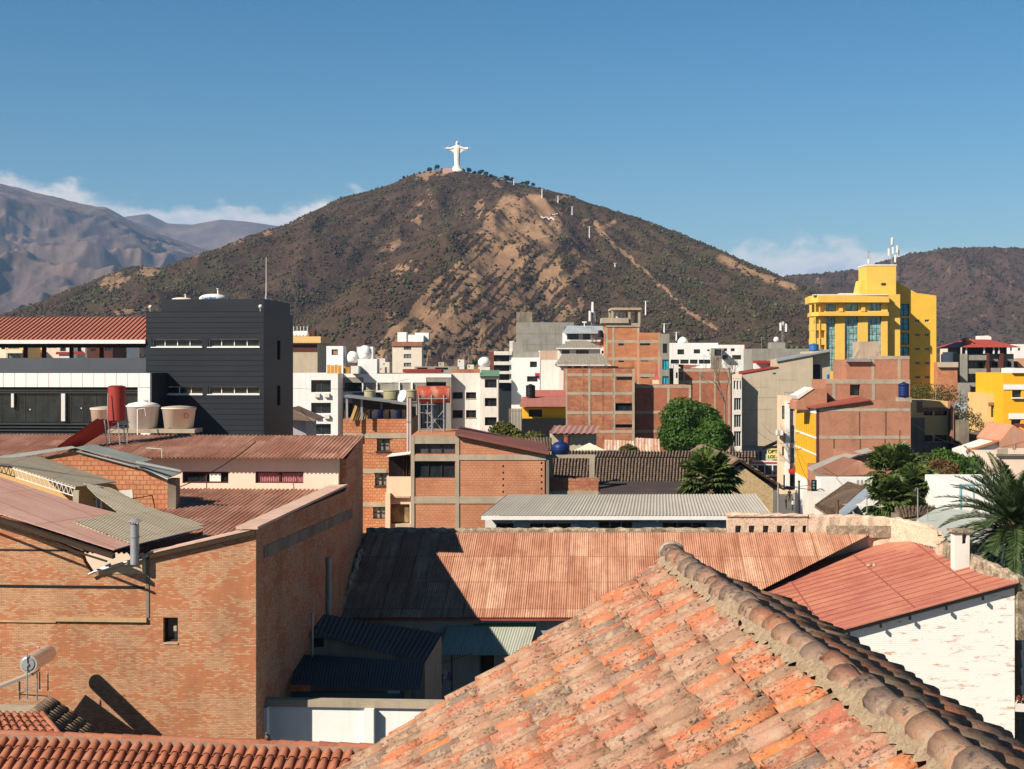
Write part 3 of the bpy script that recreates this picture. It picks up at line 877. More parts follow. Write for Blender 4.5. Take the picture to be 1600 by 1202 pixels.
# main hill
YC = 1960.0
HILL = [(-400, 575), (-60, 520), (0, 492), (60, 472), (100, 455), (150, 437), (190, 420), (215, 415), (250, 419), (290, 404), (340, 387), (400, 364), (450, 350), (480, 334), (530, 309), (580, 298), (620, 284), (645, 272), (680, 266), (715, 266), (760, 274), (800, 284), (840, 292), (880, 303), (930, 319), (990, 337), (1050, 359), (1110, 383), (1160, 406), (1210, 427), (1260, 449), (1320, 478), (1400, 520), (1500, 555), (1900, 590)]
hp = prof(HILL, YC)
def fanq(x, t): return (x + 60) / (0.22 + np.clip(t, 0, 3))
def hill_h(x, y):
    Rr = hp(x); wob = 45 * fbm(x / 420, x * 0 + 3.3, 3)
    t = (YC + 0 * wob - y) / 950.0
    g = np.where(t >= 0, np.clip(1 - t, 0, 1) ** 1.12, np.clip(1 - (-t) * 1.3, 0, 1) ** 1.2)
    z = (Rr + 12) * g - 12
    f = sstep(0.01, 0.28, t) * sstep(1.02, 0.85, t)
    q = fanq(x, t)
    gul = ridged(q / 520 + 0.3 * fbm(x / 300, y / 300, 2), t * 1.6 + 5, 4, 0.5) - 0.9
    gul2 = ridged(q / 150 + 0.25 * fbm(x / 120, y / 120, 2), t * 3.0 + 1, 3, 0.5) - 0.9
    z = z + f * np.clip(Rr / 150, 0, 1) * (34 * gul + 9 * gul2)
    # pale spur running down from below the summit towards the town
    cx = np.interp(t, [0.0, 0.12, 0.3, 0.5, 0.75, 1.0], [95, 60, 5, -20, -60, -90])
    cx2 = np.interp(t, [0.0, 0.2, 0.5, 1.0], [110, 150, 190, 240])
    z = z + sstep(0.03, 0.15, t) * sstep(1.02, .8, t) * (22 * np.exp(-((x - cx) / (45 + 70 * t)) ** 2) + 8 * np.exp(-((x - cx2) / 60) ** 2))
    z = z - sstep(0.1, 0.3, t) * 26 * np.exp(-((x - np.interp(t, [0, .3, .6, 1], [-60, -150, -190, -230])) / 50) ** 2)
    yc_ = np.maximum(y, 200.0); el_c = (hp(x / yc_ * YC) - H0) / YC
    z = np.where(y < YC, np.minimum(z, H0 + y * el_c - 2.0 - 14 * np.clip(t, 0, .15)), z)
    z = z + (1.6 * fbm(x / 14, y / 14, 4) + 4 * fbm(x / 60, y / 60, 3)) * sstep(-0.02, 0.06, np.abs(t) + 0.012) * sstep(1.05, .95, t)
    return z
def hill_mask(px, py, X, Y, Z):
    n = fbm(px / 40, py / 40, 5, 0.6); n2 = fbm(px / 12 + 5, py / 22, 4, 0.6)
    m = np.zeros(px.shape)
    # bright fan of dry grass
    ax = np.interp(py, [300, 330, 380, 440, 500, 560], [792, 772, 730, 672, 622, 560]); bx = np.interp(py, [300, 330, 380, 440, 500, 560], [838, 880, 880, 892, 905, 880])
    inside = sstep(-18, 22, px - ax) * sstep(-14, 26, bx - px) * sstep(300, 312, py)
    diag = fbm((px + py * 0.95) / 11, (py - px * 0.6) / 90, 4, 0.6)
    low = sstep(340, 420, py)
    m = np.maximum(m, inside * sstep(-0.15, 0.2, 0.30 - 0.25 * low + n * 0.4 + diag * (0.3 + 0.5 * low)))
    m = np.maximum(m, sstep(0.15, 0.45, n + 0.5 * diag - 0.06 + 0.12 * sstep(450, 540, py) * sstep(560, 680, px)) * sstep(540, 640, px) * (1 - sstep(900, 1000, px)) * 0.7)
    cap = sstep(-10, 14, px - np.interp(py, [300, 360, 420], [785, 745, 790])) * sstep(-8, 16, np.interp(py, [300, 330, 370, 420], [842, 885, 880, 800]) - px) * sstep(298, 308, py) * sstep(425, 350, py)
    m = np.maximum(m, cap * (0.75 + 0.5 * n))
    m = np.maximum(m, sstep(285, 262, py) * sstep(600, 625, px) * sstep(715, 690, px) * 0.9)                      # bare summit shoulder
    m = np.maximum(m, np.exp(-(polyd(px, py, [(160, 448), (215, 418), (250, 421)]) / 16) ** 2) * sstep(-0.35, 0.2, n) * 0.9)
    crest = HZ - (hp(X) - H0) * F / YC
    m = np.maximum(m, np.exp(-((py - crest - 6) / 9) ** 2) * sstep(-0.1, 0.3, n + 0.1) * sstep(620, 400, px) * 0.8)
    for pts, wd, am in (([(930, 352), (962, 385), (1010, 425), (1045, 458), (1080, 492), (1118, 512)], 3.0, 1.0), ([(805, 405), (812, 440), (800, 470), (812, 500)], 3.2, 1.0),
                        ([(1128, 405), (1175, 425), (1240, 449)], 9, 0.75), ([(590, 395), (620, 375)], 9, 0.5), ([(612, 388), (625, 378)], 5, 0.9), ([(755, 385), (765, 372)], 5, 0.8),
                        ([(880, 440), (930, 410)], 7, 0.7), ([(690, 520), (730, 490), (760, 470)], 8, 0.8), ([(640, 545), (700, 520)], 7, 0.6), ([(180, 490), (235, 480)], 4, 1.0), ([(940, 360), (960, 345)], 5, .6)):
        d = polyd(px + 5 * n2, py + 4 * n, pts)
        m = np.maximum(m, am * np.exp(-(d / wd) ** 2))
    m = np.maximum(m, 0.3 * sstep(0.36, 0.6, fbm(px / 26 + 3, py / 15 + 8, 4, 0.6)))
    gr = sstep(0.0, 0.4, fbm(px / 60 + 9, py / 25, 4) + 0.35 * sstep(880, 1050, px) + 0.5 * np.exp(-(polyd(px, py, [(60, 500), (180, 460), (330, 430)]) / 22) ** 2) - 0.08)
    return {'tan': np.clip(m, 0, 1), 'green': gr}

def terrain_mat(name, dark, dark2, tan, tan2, green, scale=1.0, attr=True):
    t = NT(name); p = t.pos()
    n1 = t.noise(p, 0.035 * scale, 8, 0.7); n2 = t.noise(p, 0.25 * scale, 6, 0.7)
    c = t.mix(t.ramp(n1, [(0.35, 0.0), (0.65, 1.0)]), dark, dark2)
    if attr:
        ag = t.n('ShaderNodeAttribute', attribute_name='green').outputs['Fac']
        c = t.mix(t.math('MULTIPLY', ag, 0.6), c, green)
        at = t.n('ShaderNodeAttribute', attribute_name='tan').outputs['Fac']
        f = t.math('ADD', at, t.math('MULTIPLY', t.math('SUBTRACT', n2, 0.5), 0.9))
        tc = t.mix(t.ramp(n1, [(0.35, 0.0), (0.6, 1.0)]), tan, tan2)
        c = t.mix(t.ramp(f, [(0.35, 0.0), (0.62, 1.0)]), c, tc)
        c = t.mix(t.math('MULTIPLY', t.ramp(n2, [(0.5, 0.0), (0.7, 1.0)]), 0.35), c, tan2)
    else:
        c = t.mix(t.ramp(t.noise(p, 0.012 * scale, 8, 0.7), [(0.42, 0.0), (0.62, 1.0)]), c, tan)
        c = t.mix(t.math('MULTIPLY', t.ramp(n2, [(0.5, 0.0), (0.7, 1.0)]), 0.4), c, green)
    t.bump(n2, 0.6, 2.0)
    return t.fin(c, 0.95, 0, 0.1)
M_HILL = terrain_mat('hill_soil', (0.050, 0.032, 0.022), (0.080, 0.052, 0.036), (0.33, 0.205, 0.115), (0.22, 0.135, 0.083), (0.058, 0.052, 0.026))
ysr = np.concatenate([np.linspace(930, 1850, 190), np.linspace(1856, 2010, 42), np.linspace(2030, 2500, 16)])
HX, HY, HZg, HPY, HAT = terrain('hill', (-420, 1960, 2.4), ysr, hill_h, M_HILL, hill_mask)

# hill behind on the right, with the saddle
HILL2 = [(1000, 470), (1180, 440), (1240, 430), (1290, 427), (1340, 421), (1385, 407), (1420, 397), (1470, 389), (1540, 386), (1600, 388), (1700, 392), (1900, 420), (2200, 470)]
hp2 = prof(HILL2, 3000.0)
def hill2_h(x, y):
    Rr = hp2(x); t = (3000 - y) / 1150.0
    g = np.where(t >= 0, np.clip(1 - t, 0, 1) ** 1.05, np.clip(1 + t * 1.2, 0, 1))
    z = (Rr + 15) * g - 15; f = sstep(0.01, 0.25, t)
    q = (x - 700) / (0.5 + np.clip(t, 0, 3)) 
    z = z + f * (55 * (ridged((q + 260 * t) / 420 + 0.2 * fbm(x / 300, y / 300, 2) + 7, t * 1.5 + 2, 5, 0.5) - 0.9)) * np.clip(Rr / 200, 0, 1)
    return z + 3.5 * fbm(x / 25, y / 25, 4) + 9 * fbm(x / 110, y / 110, 3) * sstep(.02, .1, t)
def hill2_mask(px, py, X, Y, Z):
    n = fbm(px / 30 + 50, py / 30, 5, 0.6)
    return {'tan': np.clip(0.55 * sstep(0.2, 0.6, n), 0, 1), 'green': sstep(0.1, 0.5, n * -1 + 0.6 * sstep(480, 560, py))}
M_HILL2 = terrain_mat('far_hill_soil', (0.062, 0.038, 0.033), (0.095, 0.06, 0.048), (0.25, 0.16, 0.105), (0.17, 0.105, 0.075), (0.055, 0.05, 0.03))
RX, RY, RZg, RPY, RAT = terrain('right_hill', (980, 1960, 2.6), np.concatenate([np.linspace(1800, 2900, 150), np.linspace(2908, 3060, 22), np.linspace(3100, 3600, 8)]), hill2_h, M_HILL2, hill2_mask)

# far mountains on the left
MA = [(-300, 262), (-100, 268), (0, 286), (25, 292), (50, 300), (90, 308), (130, 319), (165, 324), (200, 342), (230, 358), (290, 380), (340, 396), (400, 425), (480, 470), (600, 520), (900, 560)]
hpA = prof(MA, 7600.0)
def mA(x, y):
    Rr = hpA(x); t = (7600 - y) / 3400.0
    g = np.where(t >= 0, np.clip(1 - t, 0, 1) ** 0.95, np.clip(1 + t * 1.6, 0, 1))
    z = (Rr + 30) * g - 30; f = sstep(0.005, 0.2, t) * np.clip(Rr / 500, 0, 1)
    q = (x + 900) / (0.6 + np.clip(t, 0, 3)) + 700 * t
    z = z + f * (230 * (ridged(q / 1350 + 0.35 * fbm(x / 1400, y / 1400, 2) + 2.4, t * 1.4 + 6, 6, 0.52) - 0.95))
    z = z + f * 75 * (ridged(q / 420 + .3 * fbm(x / 500, y / 500, 2), t * 4 + 2, 4, .55) - .9)
    yc_ = np.maximum(y, 500.0); el_c = (hpA(x / yc_ * 7600) - H0) / 7600
    z = np.where(y < 7600, np.minimum(z, H0 + y * el_c - 8 - 160 * np.clip(t, 0, .4)), z)
    return z + 12 * fbm(x / 90, y / 90, 4) * sstep(-.05, .05, np.abs(t))
M_MA = terrain_mat('mountain_soil', (0.085, 0.06, 0.058), (0.125, 0.09, 0.08), (0.19, 0.13, 0.10), (0.2, 0.13, 0.095), (0.07, 0.065, 0.055), 0.25, False)
terrain('mountains', (-130, 800, 2.4), np.concatenate([np.linspace(4200, 7500, 210), np.linspace(7520, 7800, 18), np.linspace(7900, 9000, 8)]), mA, M_MA)
MBp = [(0, 380), (120, 352), (200, 338), (232, 334), (262, 349), (300, 351), (345, 343), (385, 346), (440, 354), (500, 362), (620, 385), (900, 480)]
hpB = prof(MBp, 10500.0)
def mB(x, y):
    Rr = hpB(x); t = (10500 - y) / 3000.0
    g = np.where(t >= 0, np.clip(1 - t, 0, 1), np.clip(1 + t * 1.6, 0, 1))
    z = (Rr + 30) * g - 30; f = sstep(0.005, 0.2, t) * np.clip(Rr / 500, 0, 1)
    return z + f * 160 * (ridged(x / 1600 + 9 + t, t * 2 + 3, 5, 0.5) - 0.95)
terrain('far_mountains', (100, 860, 3.5), np.concatenate([np.linspace(7600, 10400, 90), np.linspace(10420, 10700, 12), np.linspace(10800, 11500, 5)]), mB, M_MA)

# ground
g = MB(); g.quad((-11000, -60, 0), (11000, -60, 0), (11000, 12000, 0), (-11000, 12000, 0))
tag(g.build('ground', plain('town_ground', (0.20, 0.165, 0.125), 0.95, 0.3, 0.0, None, 0.05)), kind='structure')

# haze: real air
hm = bpy.data.materials.new('haze'); hm.use_nodes = True; hn = hm.node_tree; hn.nodes.clear()
ho = hn.nodes.new('ShaderNodeOutputMaterial'); pv = hn.nodes.new('ShaderNodeVolumePrincipled')
pv.inputs['Color'].default_value = (0.34, 0.60, 1.0, 1); pv.inputs['Density'].default_value = 4.8e-5; pv.inputs['Anisotropy'].default_value = 0.0
hn.links.new(pv.outputs[0], ho.inputs['Volume'])
hb = MB(); hb.box(-11500, 11500, -80, 12300, -31, 1090)
tag(hb.build('haze', hm), kind='stuff')

# ------------------------------------------------------------------ scrub on the hill
def scrub(name, n, X, Y, Z, PY, AT, mat, smin, smax, seed, dens):
    g = np.random.default_rng(seed)
    ny, nx = X.shape
    # candidates uniform in area over cells that face the town
    j = g.integers(0, ny - 1, n * 5); i = g.integers(0, nx - 1, n * 5)
    cn = fbm(X[j, i] / 22, Y[j, i] / 22, 4, .65)
    ok = (Z[j, i] > 2) & (g.random(n * 5) < dens(AT['tan'][j, i], AT['green'][j, i], PY[j, i]) * np.clip(.5 + 2.2 * cn, .04, 1))
    j, i = j[ok][:n], i[ok][:n]; m = len(j)
    a, b = g.random(m), g.random(m)
    def bl(A): return (A[j, i] * (1 - a) + A[j, i + 1] * a) * (1 - b) + (A[j + 1, i] * (1 - a) + A[j + 1, i + 1] * a) * b
    c = np.stack([bl(X), bl(Y), bl(Z)], 1)
    s = g.uniform(0, 1, m) ** 2 * (smax - smin) + smin
    k = 5; th = np.arange(k) * 2 * np.pi / k
    base = np.stack([np.cos(th), np.sin(th), np.full(k, 0.15)], 1); tmpl = np.vstack([base, base * [0.72, 0.72, 0] + [0, 0, 0.62], [[0, 0, 0.95]]])
    V = tmpl[None] * g.uniform(0.65, 1.35, (m, len(tmpl), 3)) * s[:, None, None]
    V[:, :, 2] *= 0.9; V[:, :, :2] *= 0.62
    V = V + (c - np.array([0, 0, 0.1]) )[:, None, :]
    T = []
    for q in range(k):
        r = (q + 1) % k
        T += [(q, r, k + r), (q, k + r, k + q), (k + q, k + r, 2 * k)]
    T = np.array(T); Fq = (T[None] + (np.arange(m) * len(tmpl))[:, None, None]).reshape(-1, 3)
    o = np_mesh(name, V.reshape(-1, 3), Fq, mat, None, nper=3)
    return tag(o, kind='stuff')
def scrubm(name, stops):
    t = NT(name); gg = t.n('ShaderNodeNewGeometry'); n = len(stops)
    c = t.ramp(gg.outputs['Random Per Island'], [((q + .5) / n, s) for q, s in enumerate(stops)])
    return t.fin(c, 0.95, 0, 0.1)
M_SCRUB = scrubm('scrub', [(0.042, 0.029, 0.020), (0.06, 0.044, 0.028), (0.052, 0.046, 0.022), (0.09, 0.064, 0.040), (0.045, 0.036, 0.022)])
M_SCRUBG = scrubm('green_scrub', [(0.05, 0.055, 0.02), (0.068, 0.074, 0.028), (0.04, 0.046, 0.018), (0.10, 0.105, 0.045)])
scrub('scrub', 120000, HX, HY, HZg, HPY, HAT, M_SCRUB, 0.7, 3.0, 5, lambda t, g, y: np.clip(1.0 - 0.86 * t, 0.1, 1))
scrub('scrub', 45000, RX, RY, RZg, RPY, RAT, M_SCRUB, 1.2, 4.6, 8, lambda t, g, y: np.clip(1 - .6 * t, .1, 1))
scrub('green_scrub', 18000, HX, HY, HZg, HPY, HAT, M_SCRUBG, 1.0, 3.8, 6, lambda t, g, y: np.clip(g * 1.1 - 0.2, 0, 1) * (1 - .7 * t))

# ------------------------------------------------------------------ statue and summit
st_base = Vector((xof(713.5, 1955), 1955, zof(267.5, 1955)))
statue = thing('statue', 'giant white statue of a robed figure with outstretched arms on the hilltop', 'statue', st_base)
mb = MB(); b0 = st_base - Vector((0, 0, 4))
mb.lathe(b0, [(9.5, 0), (9.5, 4.5), (8.6, 5.0), (7.0, 6.6), (5.4, 8.0), (4.8, 10.2)], 20)
mb.build('pedestal', plain('statue_white', (0.86, 0.80, 0.70), 0.7, 0.06, 0.1), statue)
def rings(mb, secs, seg=20, fold=0.0):
    vs = []
    for (x, y, z, rx, ry) in secs:
        for i in range(seg):
            t = 2 * math.pi * i / seg; f = 1 + fold * math.cos(t * 7)
            vs.append(Vector((x + rx * f * math.cos(t), y + ry * f * math.sin(t), z)))
    n = len(secs)
    fs = [(k * seg + i, k * seg + (i + 1) % seg, (k + 1) * seg + (i + 1) % seg, (k + 1) * seg + i) for k in range(n - 1) for i in range(seg)]
    fs += [tuple(range(seg - 1, -1, -1)), tuple((n - 1) * seg + i for i in range(seg))]
    mb.add(vs, fs, True)
c = st_base + Vector((0.7, 0, 4.5)); mb = MB()
sec = [(0, 4.3, 3.4), (2, 3.5, 2.9), (6, 3.1, 2.6), (12, 3.2, 2.6), (18, 3.5, 2.7), (22, 3.6, 2.6), (25, 4.3, 2.6), (27.5, 4.9, 2.5), (29, 4.0, 2.2), (30.2, 1.7, 1.5), (31, 1.35, 1.3)]
rings(mb, [(c.x, c.y, c.z + z, rx, ry) for z, rx, ry in sec], 28, 0.045)
mb.blob(c + Vector((0, -0.1, 33.0)), (1.6, 1.8, 2.5), 14, 10)
mb.blob(c + Vector((0, 0.7, 32.4)), (2.0, 1.7, 2.9), 14, 10)
mb.blob(c + Vector((0, -1.8, 32.9)), (0.3, 0.4, 0.55), 8, 6); mb.blob(c + Vector((0, -1.1, 31.3)), (0.95, 0.8, 1.1), 10, 6)
for s in (-1, 1):
    sh = c + Vector((s * 3.2, 0, 27.2)); el_ = c + Vector((s * 8.8, -0.3, 25.3)); wr = c + Vector((s * 14.6, -0.6, 25.2))
    mb.cyl(sh, el_, 1.9, 1.5, 14); mb.cyl(el_, wr, 1.5, 1.75, 14); mb.cyl(wr, wr + Vector((s * 1.2, 0, 0.3)), 0.6, 0.7, 8)
    mb.slab([c + Vector((s * 3.4, -1.0, 26.5)), el_ + Vector((0, -0.6, -0.5)), wr + Vector((0, -.6, -0.9)), wr + Vector((0, -.6, -1.9)), el_ + Vector((0, -.6, -2.4)), c + Vector((s * 4.2, -1.0, 19.5)), c + Vector((s * 3.2, -1.0, 12))], (0, 1.4, 0))
    pm = wr + Vector((s * 2.0, 0, 0.5)); mb.blob(pm, (1.1, 0.8, 0.45), 8, 6)
    for f in range(4): mb.cyl(pm + Vector((s * 0.7, -0.5 + f * 0.32, 0)), pm + Vector((s * (2.2 - abs(f - 1.4) * .25), -0.6 + f * 0.36, 0.15)), 0.17, 0.11, 6)
    mb.cyl(pm + Vector((0, -.6, 0.1)), pm + Vector((s * 0.7, -1.2, 0.7)), 0.18, 0.12, 6)
for s, x0 in ((-1, -3.2), (1, 3.0)): mb.cyl(c + Vector((x0, -0.6, 4)), c + Vector((x0 * 1.1, -0.4, 22)), 0.55, 0.9, 8)
mb.build('figure', plain('statue_white', (0.86, 0.80, 0.70), 0.7, 0.06, 0.1), statue)

def hz(px, Y=1960.0):
    x = xof(px, Y); return Vector((x, Y, float(hill_h(np.array([x]), np.array([Y]))[0])))
proto = tree('hill_tree', 'round dark tree at the left end of the summit trees', hz(671, 1965), 8, 4.5, M_PINE, 10, 900, 0.9, 5, 'trees on the hilltop', 0.3)
sumt = [(683, 1.0, 'second dark tree from the left on the hilltop'), (692, 0.9, 'dark tree just left of the white statue'), (724, .85, 'low dark tree just right of the statue base'), (733, 0.95, 'dark tree one place right of the low tree by the statue'),
        (741, 1.1, 'third dark tree right of the statue'), (750, 1.35, 'tallest dark tree right of the statue'), (759, 1.0, 'dark tree directly right of the tallest summit tree'), (768, 1.35, 'wide dark tree left of the summit hut'),
        (775, 1.0, 'dark tree behind the green roofed summit hut'), (792, 1.25, 'dark tree just right of the summit hut'), (800, 0.9, 'small tree beside the topmost white pylon'), (815, 1.0, 'dark tree on the ridge right of the topmost pylon'),
        (823, 1.1, 'dark bushy tree halfway down the right summit ridge'), (833, 0.8, 'small tree on the right ridge above the second pylon'), (845, 0.7, 'lone small tree right of the second pylon'), (897, 0.7, 'lone dot of a tree low on the right ridge line'), (631, 0.6, 'lone small tree on the left summit ridge')]
for i, (px, s, lab) in enumerate(sumt):
    o = copy_tree(proto); o.location = hz(px, 1962 + (i * 7) % 10) ; o.scale = (s, s, s); o.rotation_euler.z = i; o['label'] = lab
hut = thing('summit_hut', 'small hut with a pale green pitched roof just below the hilltop', 'hut', hz(783, 1935))
hb_ = hz(783, 1935); m = MB(); m.box(hb_.x - 5, hb_.x + 5, 1932, 1940, hb_.z - 3, hb_.z + 4); m.build('wall', M_BROWNP, hut)
m = MB(); m.slab([hb_ + Vector((-7.5, -5, 3)), hb_ + Vector((0, -5, 9)), hb_ + Vector((7.5, -5, 3)), hb_ + Vector((0, -5, 7.5))], (0, 12, 0)); m.build('roof', plain('green_roof', (0.25, 0.33, 0.25)), hut)
pin = thing('summit_wall', 'pinkish terrace wall in front of the statue base', 'wall', hz(700, 1940)); q = hz(700, 1940)
m = MB(); m.box(q.x - 7, q.x + 6, 1939, 1941, q.z - 2, q.z + 6); m.build('wall', plain('pink_stone', (0.55, 0.34, 0.28)), pin)
pyl = [(803, 280, 291, 'topmost cable car pylon beside the summit trees'), (847, 295, 308, 'cable car pylon where the right ridge starts to fall'), (872, 306, 317, 'cable car pylon above the bright grassy spur'), (894, 323, 336, 'cable car pylon right of the white stone letters'), (921, 354, 373, 'cable car pylon halfway down the hill'), (961, 411, 420, 'small pylon beside the pale trail'), (1009, 470, 492, 'tall cable car pylon above the unfinished brick tower'), (1038, 505, 519, 'cable car pylon above the small white house'), (1057, 518, 533, 'lowest cable car pylon above the long white building')]
for i, (px, y0, y1, lab) in enumerate(pyl):
    # find the depth at which the slope is seen at y1
    ys = np.linspace(1100, 1955, 600); xs = xof(px, ys); hh = hill_h(xs, ys); pys = HZ - (hh - H0) * F / ys
    k = int(np.argmin(np.abs(pys - y1) + 0.0008 * ys)); b = Vector((xs[k], ys[k], hh[k])); hgt = max(4.0, (y1 - y0) * ys[k] / F)
    t = thing('cable_car_pylon', lab, 'pylon', b, 'cable car pylons')
    m = MB(); m.cyl(b - Vector((0, 0, 2)), b + Vector((0, 0, hgt)), 0.75, 0.5, 8); m.build('mast', M_WHITE, t)
    m = MB(); m.box(b.x - 2.0, b.x + 2.0, b.y - .3, b.y + .3, b.z + hgt - 0.5, b.z + hgt); m.box(b.x - 2.2, b.x - 1.7, b.y - 1.2, b.y + 1.2, b.z + hgt - .9, b.z + hgt - .4); m.box(b.x + 1.7, b.x + 2.2, b.y - 1.2, b.y + 1.2, b.z + hgt - .9, b.z + hgt - .4); m.build('cross_arm', M_STEEL, t)

ws = thing('white_stone_marks', 'short row of white painted stones on the dark patch beside the pale spur', 'stones', hz(857, 1700))
def onhill(px, py):
    ys = np.linspace(1150, 1955, 700); xs = xof(px, ys); hh = hill_h(xs, ys); k = int(np.argmin(np.abs(HZ - (hh - H0) * F / ys - py))); return Vector((xs[k], ys[k], hh[k]))
for (x0, y0, x1, y1) in ((846, 340, 849, 342), (849, 342, 852.5, 341), (855, 341, 858, 344), (858, 344, 861, 341.5), (861, 341.5, 863, 342), (863, 342, 865.5, 345), (864, 336.5, 870, 336)):
    m = MB(); a = onhill(x0, y0); b = onhill(x1, y1)
    for k in range(3): m.blob(a.lerp(b, k / 2) + Vector((0, 0, .7)), (1.3, 1.0, .9), 7, 5, .2)
    m.build('stone_row', M_OFFW, ws)
# ------------------------------------------------------------------ near cluster (rotated a little against the view)
AL = -R(3.7)
def plane3(a, b, c):
    n = (b - a).cross(c - a).normalized(); return a, n
def onp(px, py, pl, off=0.0):
    a, n = pl; o = Vector((0, 0, H0)); d = Vector(((px - 800) / F, 1, -(py - HZ) / F))
    t = (a - o).dot(n) / d.dot(n); q = o + d * t
    nn = n if n.z > 0 else -n
    return q + nn * off

M_BRK = brickm('old_ochre_brick', (0.58, 0.335, 0.195), (0.45, 0.22, 0.12), (0.35, 0.225, 0.14), 0.17, 0.058, 0.008, (0.50, 0.15, 0.06), 0.9, 0.49, 0.5, None, 0.6)
M_RUSTC = sheetm('rusty_corrugated', (0.62, 0.37, 0.25), (0.45, 0.215, 0.135), (0.25, 0.09, 0.05), 0.93, 2.05, 0.0, 0.85, 0.014, 0.75)
M_RUSTC2 = sheetm('red_brown_corrugated', (0.60, 0.34, 0.24), (0.42, 0.18, 0.12), (0.24, 0.12, 0.08), 0.8, 1.5, 0.0, 0.85, 0.006, 0.75)
M_REDSH = sheetm('red_metal_sheet', (0.46, 0.155, 0.12), (0.36, 0.095, 0.078), (0.54, 0.25, 0.14), 1.5, 4.2, 0.0, 0.95, 0.010, 0.6, 0.0, 'v', 2.2)
M_PINKSH = sheetm('pink_metal_sheet', (0.60, 0.40, 0.33), (0.54, 0.34, 0.28), (0.42, 0.16, 0.11), 2.2, 3.2, 0.0, 0.6, 0.015, 0.6)
M_BEISH = sheetm('beige_fibre_sheet', (0.50, 0.44, 0.33), (0.44, 0.38, 0.28), (0.30, 0.24, 0.16), 0.9, 2.0, 0.15, 0.45, 0.01, 0.8)
M_GREYSH = sheetm('grey_corrugated', (0.46, 0.43, 0.38), (0.41, 0.38, 0.335), (0.33, 0.29, 0.24), 0.9, 2.4, 0.0, 0.4, 0.006, 0.6)
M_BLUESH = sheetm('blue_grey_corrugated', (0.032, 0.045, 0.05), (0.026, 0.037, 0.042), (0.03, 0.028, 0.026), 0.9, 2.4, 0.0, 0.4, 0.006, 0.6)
M_GRNSH = sheetm('pale_green_corrugated', (0.40, 0.42, 0.35), (0.36, 0.38, 0.32), (0.2, 0.22, 0.18), 0.9, 2.4, 0.0, 0.3, 0.006, 0.6)

FW = Frame(xof(400, 50), 50, AL)
house = thing('brick_house', 'long ochre brick building with a bare side wall and corrugated roofs at left', 'building', (FW.pt(-6, 10, 0)))
# front wall with the small dark window
def fpx(px, py): return FW.uz(px, py)
zb = fpx(200, 898)[1]
hole = (*[fpx(255, 985)[0], fpx(278, 985)[0]], fpx(266, 1004)[1], fpx(266, 965)[1])
m = MB(); wall_holes(m, FW, -17, 0, 0, zb, [hole], 0.3)
top = [(-330, 690), (0, 812), (126, 862), (131, 878), (143, 896), (231, 894), (231, 867), (400, 827)]
tp = [FW.pt(*((lambda q: (q[0], 0, q[1]))(fpx(x, y)))) for x, y in top]
tp[0] = FW.pt(-17, 0, tp[0].z)
m.poly([FW.pt(-17, 0, zb), FW.pt(0, 0, zb)] + tp[::-1])
m.quad(FW.pt(0, 0.3, 0), FW.pt(0, 0, 0), FW.pt(0, 0, tp[-1].z), FW.pt(0, 0.3, tp[-1].z))
m.poly([FW.pt(0, 0.3, 0), FW.pt(-17, 0.3, 0), tp[0] + FW.W * .3] + [q + FW.W * 0.3 for q in tp[1:]])
for i in range(len(tp) - 1): m.quad(tp[i], tp[i + 1], tp[i + 1] + FW.W * .3, tp[i] + FW.W * .3)
m.build('front_wall', M_BRK, house)
wo_ = window(FW, hole, house, M_DKWOOD, M_GLASS, 0.28, 0, 0, False, 0.06)
m = MB(); u, z = fpx(275, 985); FW.box(m, u - 0.12, u - 0.02, 0.12, 0.2, z - 0.05, z + 0.12); FW.box(m, hole[0], hole[1], -0.03, 0.1, hole[2] - 0.06, hole[2] - 0.002); m.build('sill', M_CONC, wo_)
# side wall in shadow
SW = FW.side(0)
so_ = [(400, 827), (470, 797), (538, 768), (541, 764), (541, 718), (567, 681)]
sp_ = [SW.uz(x, y) for x, y in so_]; uend = sp_[-1][0]
sp_[0] = (0.3, sp_[0][1])
m = MB(); m.slab([SW.pt(0.3, 0, 0), SW.pt(uend, 0, 0)] + [SW.pt(u, 0, z) for u, z in sp_[::-1]], SW.W * 0.3)
m.build('side_wall', M_BRK, house)
zc = sp_[0][1]
m = MB()   # render band stained on the side wall, and pier
q0 = SW.uz(412, 854); q1 = SW.uz(550, 795)
m.obox(SW.pt(q0[0], -0.03, q0[1] - 0.42), SW.U * (q1[0] - q0[0]) + Vector((0, 0, q1[1] - q0[1])), (0, 0, 0.42), SW.W * 0.028)
m.build('render_band', M_CONCD, house)
m = MB()
cu = sp_[3][0]
m.obox(SW.pt(-0.1, -0.08, zc + 0.003), SW.U * (cu + 0.1), SW.W * 0.75, (0, 0, 0.09))
p0 = FW.pt(*((lambda q: (q[0], -0.06, q[1]))(fpx(231, 866)))); p1 = FW.pt(0.0, -0.06, zc + 0.003)
m.obox(p0, p1 - p0, FW.W * 0.62, (0, 0, 0.07)); m.build('coping', plain('pink_render', (0.62, 0.42, 0.33), 0.85, 0.12, 0.4), house)
m = MB(); dz = Vector((0, 0, -0.16)); d = FW.W * -0.10
m.obox(p0 + d + dz, p1 - p0, FW.W * 0.10, (0, 0, 0.13)); m.build('gutter', M_DKWOOD, house)
